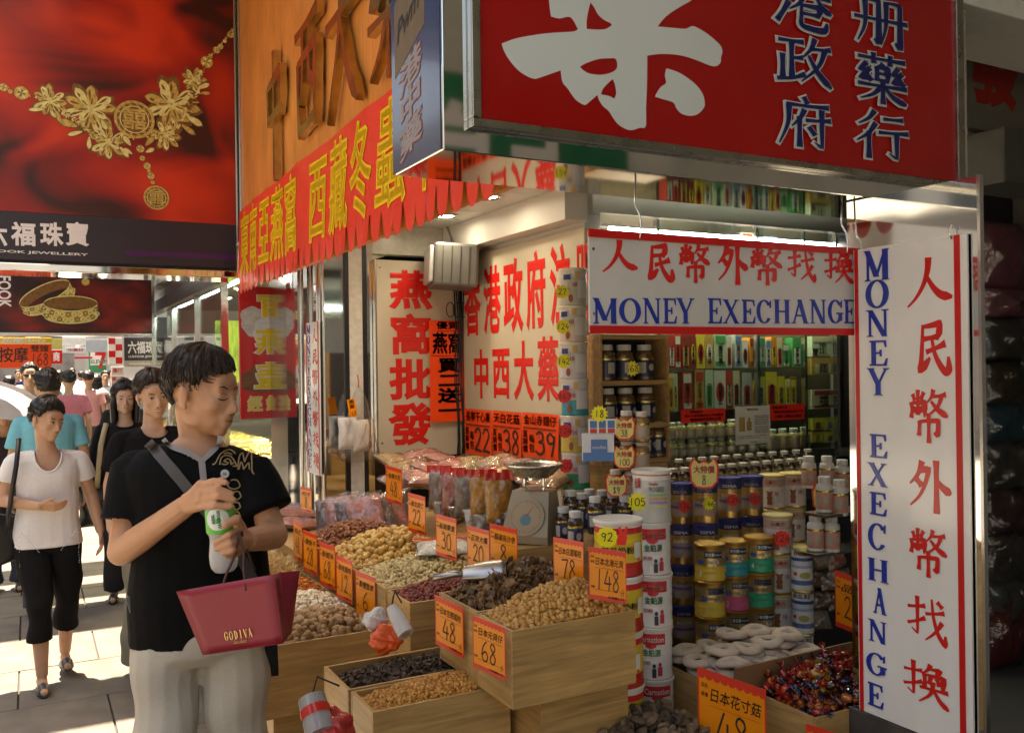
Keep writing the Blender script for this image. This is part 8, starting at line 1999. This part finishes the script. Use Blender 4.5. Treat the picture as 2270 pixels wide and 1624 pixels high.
g.add(V2 + V[1:], [(i, (i + 1) % n, n + (i + 1) % n, n + i) for i in range(n)] + [tuple(range(n))]); g.obj('label_oval', M('label pale', (.66, .70, .66), .35), bt)
g = G(); g2 = G(); put_text(g2, Fr((0, 0, 0), (1, 0, 0), (0, 1, 0), (0, 0, 1)), 'Watsons', -.022, 0, .022, .010, 0, 0, .02); put_text(g2, Fr((0, 0, 0), (1, 0, 0), (0, 1, 0), (0, 0, 1)), 'water', -.010, -.013, .014, -.003, 0, 0, .02)
g.add([onb(.1 + y / R * 1.0, zm + x, .003) for x, y, z in g2.v], g2.f); g.obj('lettering', M('label dark green', (.02, .22, .08), .4), bt)
# carrier bag
TLf, TRf, BRf, BLf = onD(391, 1310, 2.12), onD(608, 1272, 2.07), onD(627, 1424, 2.06), onD(450, 1450, 2.11)
TRb, BRb = onD(664, 1264, 2.16), onD(646, 1400, 2.15); TLb, BLb = TLf + (TRb - TRf) * .95, BLf + (BRb - BRf)
cbag = thing('carrier_bag', 'crimson paper carrier bag with gold lettering hanging from the left hand of the man', 'shopping bag', (BLf + BRf) / 2)
m_crim = M('crimson paper', (.25, .015, .030), .42, 0, .07, 6, bump=.3, bscale=7)
def sheet(g, a, b, c, d, n=8, amp=.003, ph=0):
    nn = np.cross(b - a, d - a); nn /= np.linalg.norm(nn); V = []
    for j in range(n + 1):
        for i in range(n + 1):
            s, t = i / n, j / n; p = (a * (1 - s) + b * s) * (1 - t) + (d * (1 - s) + c * s) * t
            V.append(p + nn * amp * math.sin(math.pi * s) * math.sin(math.pi * t) * math.sin(5 * s + 3 * t + ph))
    g.add(V, [(j * (n + 1) + i, j * (n + 1) + i + 1, (j + 1) * (n + 1) + i + 1, (j + 1) * (n + 1) + i) for j in range(n) for i in range(n)])
def side(nm, a, b, c, d, ph, fl=None):
    g = G(); sheet(g, a, b, c, d, ph=ph); o = g.obj(nm, m_crim, cbag, smooth='all'); md = o.modifiers.new('t', 'SOLIDIFY'); md.thickness = .0012
mr, mb = (TRf + TRb) / 2 - RT * .02, (BRf + BRb) / 2
side('front_panel', BLf, BRf, TRf, TLf, 0); side('back_panel', BLb, BRb, TRb, TLb, 2); side('gusset', BRf, mb, mr, TRf, 1); side('gusset', mb, BRb, TRb, mr, 3)
ml, mlb = (TLf + TLb) / 2 + RT * .02, (BLf + BLb) / 2
side('gusset', BLf, mlb, ml, TLf, 1); side('gusset', mlb, BLb, TLb, ml, 3); side('bottom', BLf, BRf, BRb, BLb, 0)
uu = (BRf - BLf); uu /= np.linalg.norm(uu); vv = (TLf - BLf) - np.dot(TLf - BLf, uu) * uu; vv /= np.linalg.norm(vv); nn = np.cross(uu, vv)
if np.dot(nn, FW) > 0: nn = -nn
def onbag(px, py): d = ray(px, py); t = np.dot(BLf - CAM, nn) / np.dot(d, nn); return CAM + d * t
o_ = onbag(500, 1418); f = Fr(o_, uu, vv, nn); wd = np.dot(onbag(562, 1404) - o_, uu)
g = G()
for i, c in enumerate('GODIVA'): put_serif(g, f, c, wd * (i / 6 + .012), 0, wd * ((i + 1) / 6 - .02 if c != 'I' else (i + 1) / 6 - .02), .020, z=.0022, t=.0006)
put_text(g, f, 'Chocolatier', wd * .28, -.011, wd * .75, -.003, .0024, 0, .005, .3)
g.obj('gold_lettering', M('foil gold', (.62, .45, .18), .3, .6, .05), cbag)
m_cord = M('dark brown cord', (.07, .03, .02), .7, 0, .3, 90)
h0 = onD(530, 1184, 2.115); 
for a, b in (((492, 1306), 2.105), ((546, 1298), 2.09)):
    g = G(); p = onD(*a, b) - FW * .004; g.tube([h0 + (0, 0, .004), h0 + (p - h0) * .35 + RT * .006, h0 + (p - h0) * .7, p, p - UP * .01], .0032, 7); g.obj('cord_handle', m_cord, cbag, smooth='all')
g = G(); p = onD(565, 1262, 2.2); h1 = onD(540, 1200, 2.17); g.tube([h0, h0 + (.006, .0, .006), h1, (h1 + p) / 2, p], .0032, 7); g.obj('cord_handle', m_cord, cbag, smooth='all')

# --- woman in white, walking
wroot = at_px(102, 4.62); wrz = face_cam(wroot) + math.radians(4)
m_lace = cloth('white knit', (.72, .70, .70), .06, 70)
wm, P, Rh, hs = person('smiling woman in white cardigan and black cropped trousers walking towards the stall', wroot, wrz, 1.445, (.52, .30, .19), m_lace, cloth('black trousers', (.010, .010, .011), .2), 'short', m_hair,
   dict(el=(.245, .05, 1.12), wl=(.285, -.02, .90), er=(-.245, .0, 1.13), wr=(-.06, -.17, 1.10), hrd=np.array((.9, -.15, -.1)), hld=np.array((.1, -.1, -1.0)), kl=(.10, .02, .50), al=(.10, .20, .13), kr=(-.06, -.12, .50), ar=(-.05, -.10, .09)), head=(34, 10, 6), smile=.8, trouser='crop', shoe=(.05, .05, .055), shirt_hem=.84, neck=(.11, .075), strands=160, hvol=1.25, seed=9, vox=.007, closed=False, look=1, sleeve=.3, headscale=1.0)
g = G(); g.tube([(-.13, -.06, 1.27), (-.145, -.112, 1.14), (-.17, -.10, .98), (-.19, -.03, .80)], [.013] * 4, 6); g.obj('bag_strap', m_black, wm, smooth='all', world=False)
g = G(); pillow(g, (-.22, .03, .76), (.08, .26, .22), 31, T=RR(90, 0, 90)); g.obj('handbag', M('black leather', (.02, .02, .02), .35, 0, .1), wm, smooth='all', world=False)
for s in (-1, 1):
    g = G()
    for i in range(14): g.ell((s * (.05 + .075 * i / 13), -.115 + .012 * (i / 13), .70 + .1 * i / 13), (.0025, .0025, .0025), 5, 4)
    for i in range(14): g.ell((s * .135, -.07 - .02 * math.sin(i), .62 + .16 * i / 13), (.0025, .0025, .0025), 5, 4)
    g.obj('rhinestones', m_steel, wm, world=False)
# --- woman in black behind the man
r_ = at_px(337, 4.75); person('smiling short haired woman in plain black top standing behind the man', r_, face_cam(r_) + .2, 1.57, (.54, .32, .21), cloth('plain black top', (.007, .007, .008), .15), cloth('khaki trousers', (.22, .21, .16), .1), 'short', m_hairb, dict(), head=(4, 8, -6), smile=1, strands=120, hvol=1.2, neck=(.05, .075), seed=12, vox=.008, shoe=(.5, .4, .38), headscale=1.05)
# --- girl in black jacket
r_ = at_px(276, 6.3); gl, P, Rh, hs = person('young woman in open black jacket over grey top with shoulder bag, long dark hair', r_, face_cam(r_) - .05, 1.50, (.56, .35, .24), cloth('black jacket', (.014, .013, .015), .15), cloth('dark trousers', (.03, .03, .035), .1), 'long', m_hair, dict(), head=(6, -2, 0), strands=60, seed=15, vox=.009, long_sleeve=True, hvol=1.1)
g = G(); g.loft([ering(.0, -.112, z, .032, .012) for z in np.linspace(.85, 1.18, 5)]); g.obj('inner_top', cloth('grey top', (.34, .34, .38), .1), gl, smooth='all', world=False)
g = G(); g.tube([(-.12, -.05, 1.24), (-.15, -.12, 1.1), (-.17, -.11, .9), (-.18, -.08, .8)], [.02] * 4, 6); g.obj('bag_strap', M('cream strap', (.50, .42, .26), .6), gl, smooth='all', world=False)
g = G(); pillow(g, (-.20, -.07, .68), (.2, .28, .16), 33, T=RR(90, 0, 20)); g.obj('shoulder_bag', M('black leather', (.02, .02, .02), .35), gl, smooth='all', world=False)
# --- others
def crowd(px, d, H, label, topc, botc=(.06, .06, .08), back=False, **kw):
    r_ = at_px(px, d); return person(label, r_, face_cam(r_) + (math.pi if back else 0) + kw.pop('turn', 0), H, kw.pop('skinc', (.50, .30, .19)), cloth(label[:22], topc, .1), cloth(label[:18] + ' low', botc, .1), kw.pop('hair', 'short'), m_hair, kw.pop('pose', {}), face=not back, vox=kw.pop('vox', .012), **kw)
crowd(105, 5.9, 1.60, 'man in light blue T-shirt with black rucksack seen from behind', (.16, .46, .56), back=True, turn=.1, seed=21)
crowd(66, 9.4, 1.68, 'man with dark sunglasses in grey blue shirt coming down the pavement', (.24, .30, .36), glasses=True, seed=22)
crowd(152, 10.8, 1.60, 'man in pink shirt walking away down the street', (.52, .16, .20), (.2, .18, .16), back=True, seed=23)
crowd(276, 8.6, 1.50, 'woman with black hair clip in black top behind the young woman in the jacket', (.02, .02, .022), hair='bob', seed=24)
crowd(316, 9.8, 1.56, 'dark haired person in grey top near the jewellery shop door', (.25, .25, .26), seed=25)
crowd(8, 6.6, 1.40, 'woman in dark floral top walking under the white and orange umbrella', (.04, .035, .04), hair='bob', seed=26)
crowd(213, 15.5, 1.52, 'woman with dark hair in brown top far along the pavement', (.12, .09, .07), hair='bob', back=True, seed=27)
crowd(233, 17.5, 1.60, 'person in white top far along the pavement', (.7, .7, .7), seed=28)
crowd(130, 18.5, 1.62, 'person in violet top far along the pavement', (.2, .14, .3), back=True, seed=29)
crowd(90, 20, 1.66, 'man in white shirt far down the street', (.66, .66, .66), seed=30)
crowd(180, 22, 1.60, 'person in dark red top far down the street', (.35, .06, .08), back=True, seed=31)
crowd(40, 24, 1.66, 'person in navy top far down the street', (.05, .07, .2), seed=32)
for i, (px, d, c) in enumerate(((20, 13, (.5, .5, .52)), (118, 14, (.12, .3, .2)), (195, 13.5, (.6, .3, .3)), (250, 19, (.3, .3, .34)), (60, 17, (.62, .55, .4)), (160, 26, (.2, .2, .25)))):
    crowd(px, d, 1.54 + .03 * i, 'far walker in %s top among the street crowd' % ('pale grey', 'dark green', 'salmon', 'slate', 'straw', 'charcoal')[i], c, back=i % 2 == 0, seed=50 + i, hair='bob' if i % 3 == 1 else 'short', vox=.016)
r_ = np.array((1.92, 7.75, 0)); 
crowd_in = person('shop assistant in beige uniform standing behind the red dealer sign', (2.42, 8.05, .02), face_cam(r_) + .7, 1.62, (.42, .27, .19), cloth('beige uniform', (.48, .42, .33), .1), cloth('beige trousers', (.45, .40, .32), .1), 'short', m_hair, dict(el=(.25, -.02, 1.12), wl=(.12, -.25, 1.08), wr=(-.1, -.26, 1.06)), vox=.010, seed=40, long_sleeve=True)
# umbrellas
def umbrella(label, c, r, cols, tilt=(.1, .1), seed=0, hgt=.9):
    t = thing('umbrella', label, 'umbrella', (c[0], c[1], c[2] - hgt)); n = 8
    Rt = rotm('X', tilt[0]) @ rotm('Y', tilt[1])
    for k in range(n):
        g = G(); V = []; m = 5
        for j in range(m + 1):
            s = j / m
            for i in range(3):
                a = 2 * math.pi * (k + i / 2) / n; rr = r * math.sin(s * 1.25) / math.sin(1.25) * (1 - (.05 * s if i == 1 else 0)); V.append(np.asarray(c) + Rt @ np.array((rr * math.cos(a), rr * math.sin(a), -r * .42 * s * s)))
        g.add(V, [(j * 3 + i, j * 3 + i + 1, (j + 1) * 3 + i + 1, (j + 1) * 3 + i) for j in range(m) for i in range(2)]); g.obj('panel', M('umbrella %.2f %.2f %.2f' % cols[k % len(cols)], cols[k % len(cols)], .6, 0, .05), t, smooth='all')
    g = G(); g.tube([np.asarray(c) + Rt @ np.array((0, 0, .05)), np.asarray(c) + Rt @ np.array((0, 0, -hgt))], .008, 6); g.obj('shaft', m_steel, t)
umbrella('white and orange umbrella held over the woman in the dark floral top', onD(-8, 862, 6.4) + np.array((0, 0, .05)), .42, [(.8, .75, .7), (.8, .7, .62), (.75, .35, .08)], (.15, .25), hgt=.75)
umbrella('white sun umbrella over the far crowd', onD(175, 845, 16), .55, [(.8, .78, .75)]); umbrella('pale pink sun umbrella over the far crowd', onD(150, 850, 19), .5, [(.8, .6, .6)]); umbrella('cream market umbrella far down the street', onD(215, 850, 24), .9, [(.75, .68, .55)], hgt=1.4)
umbrella('large white market umbrella beside the road', onD(100, 838, 26), 1.1, [(.8, .8, .78)], hgt=1.6)
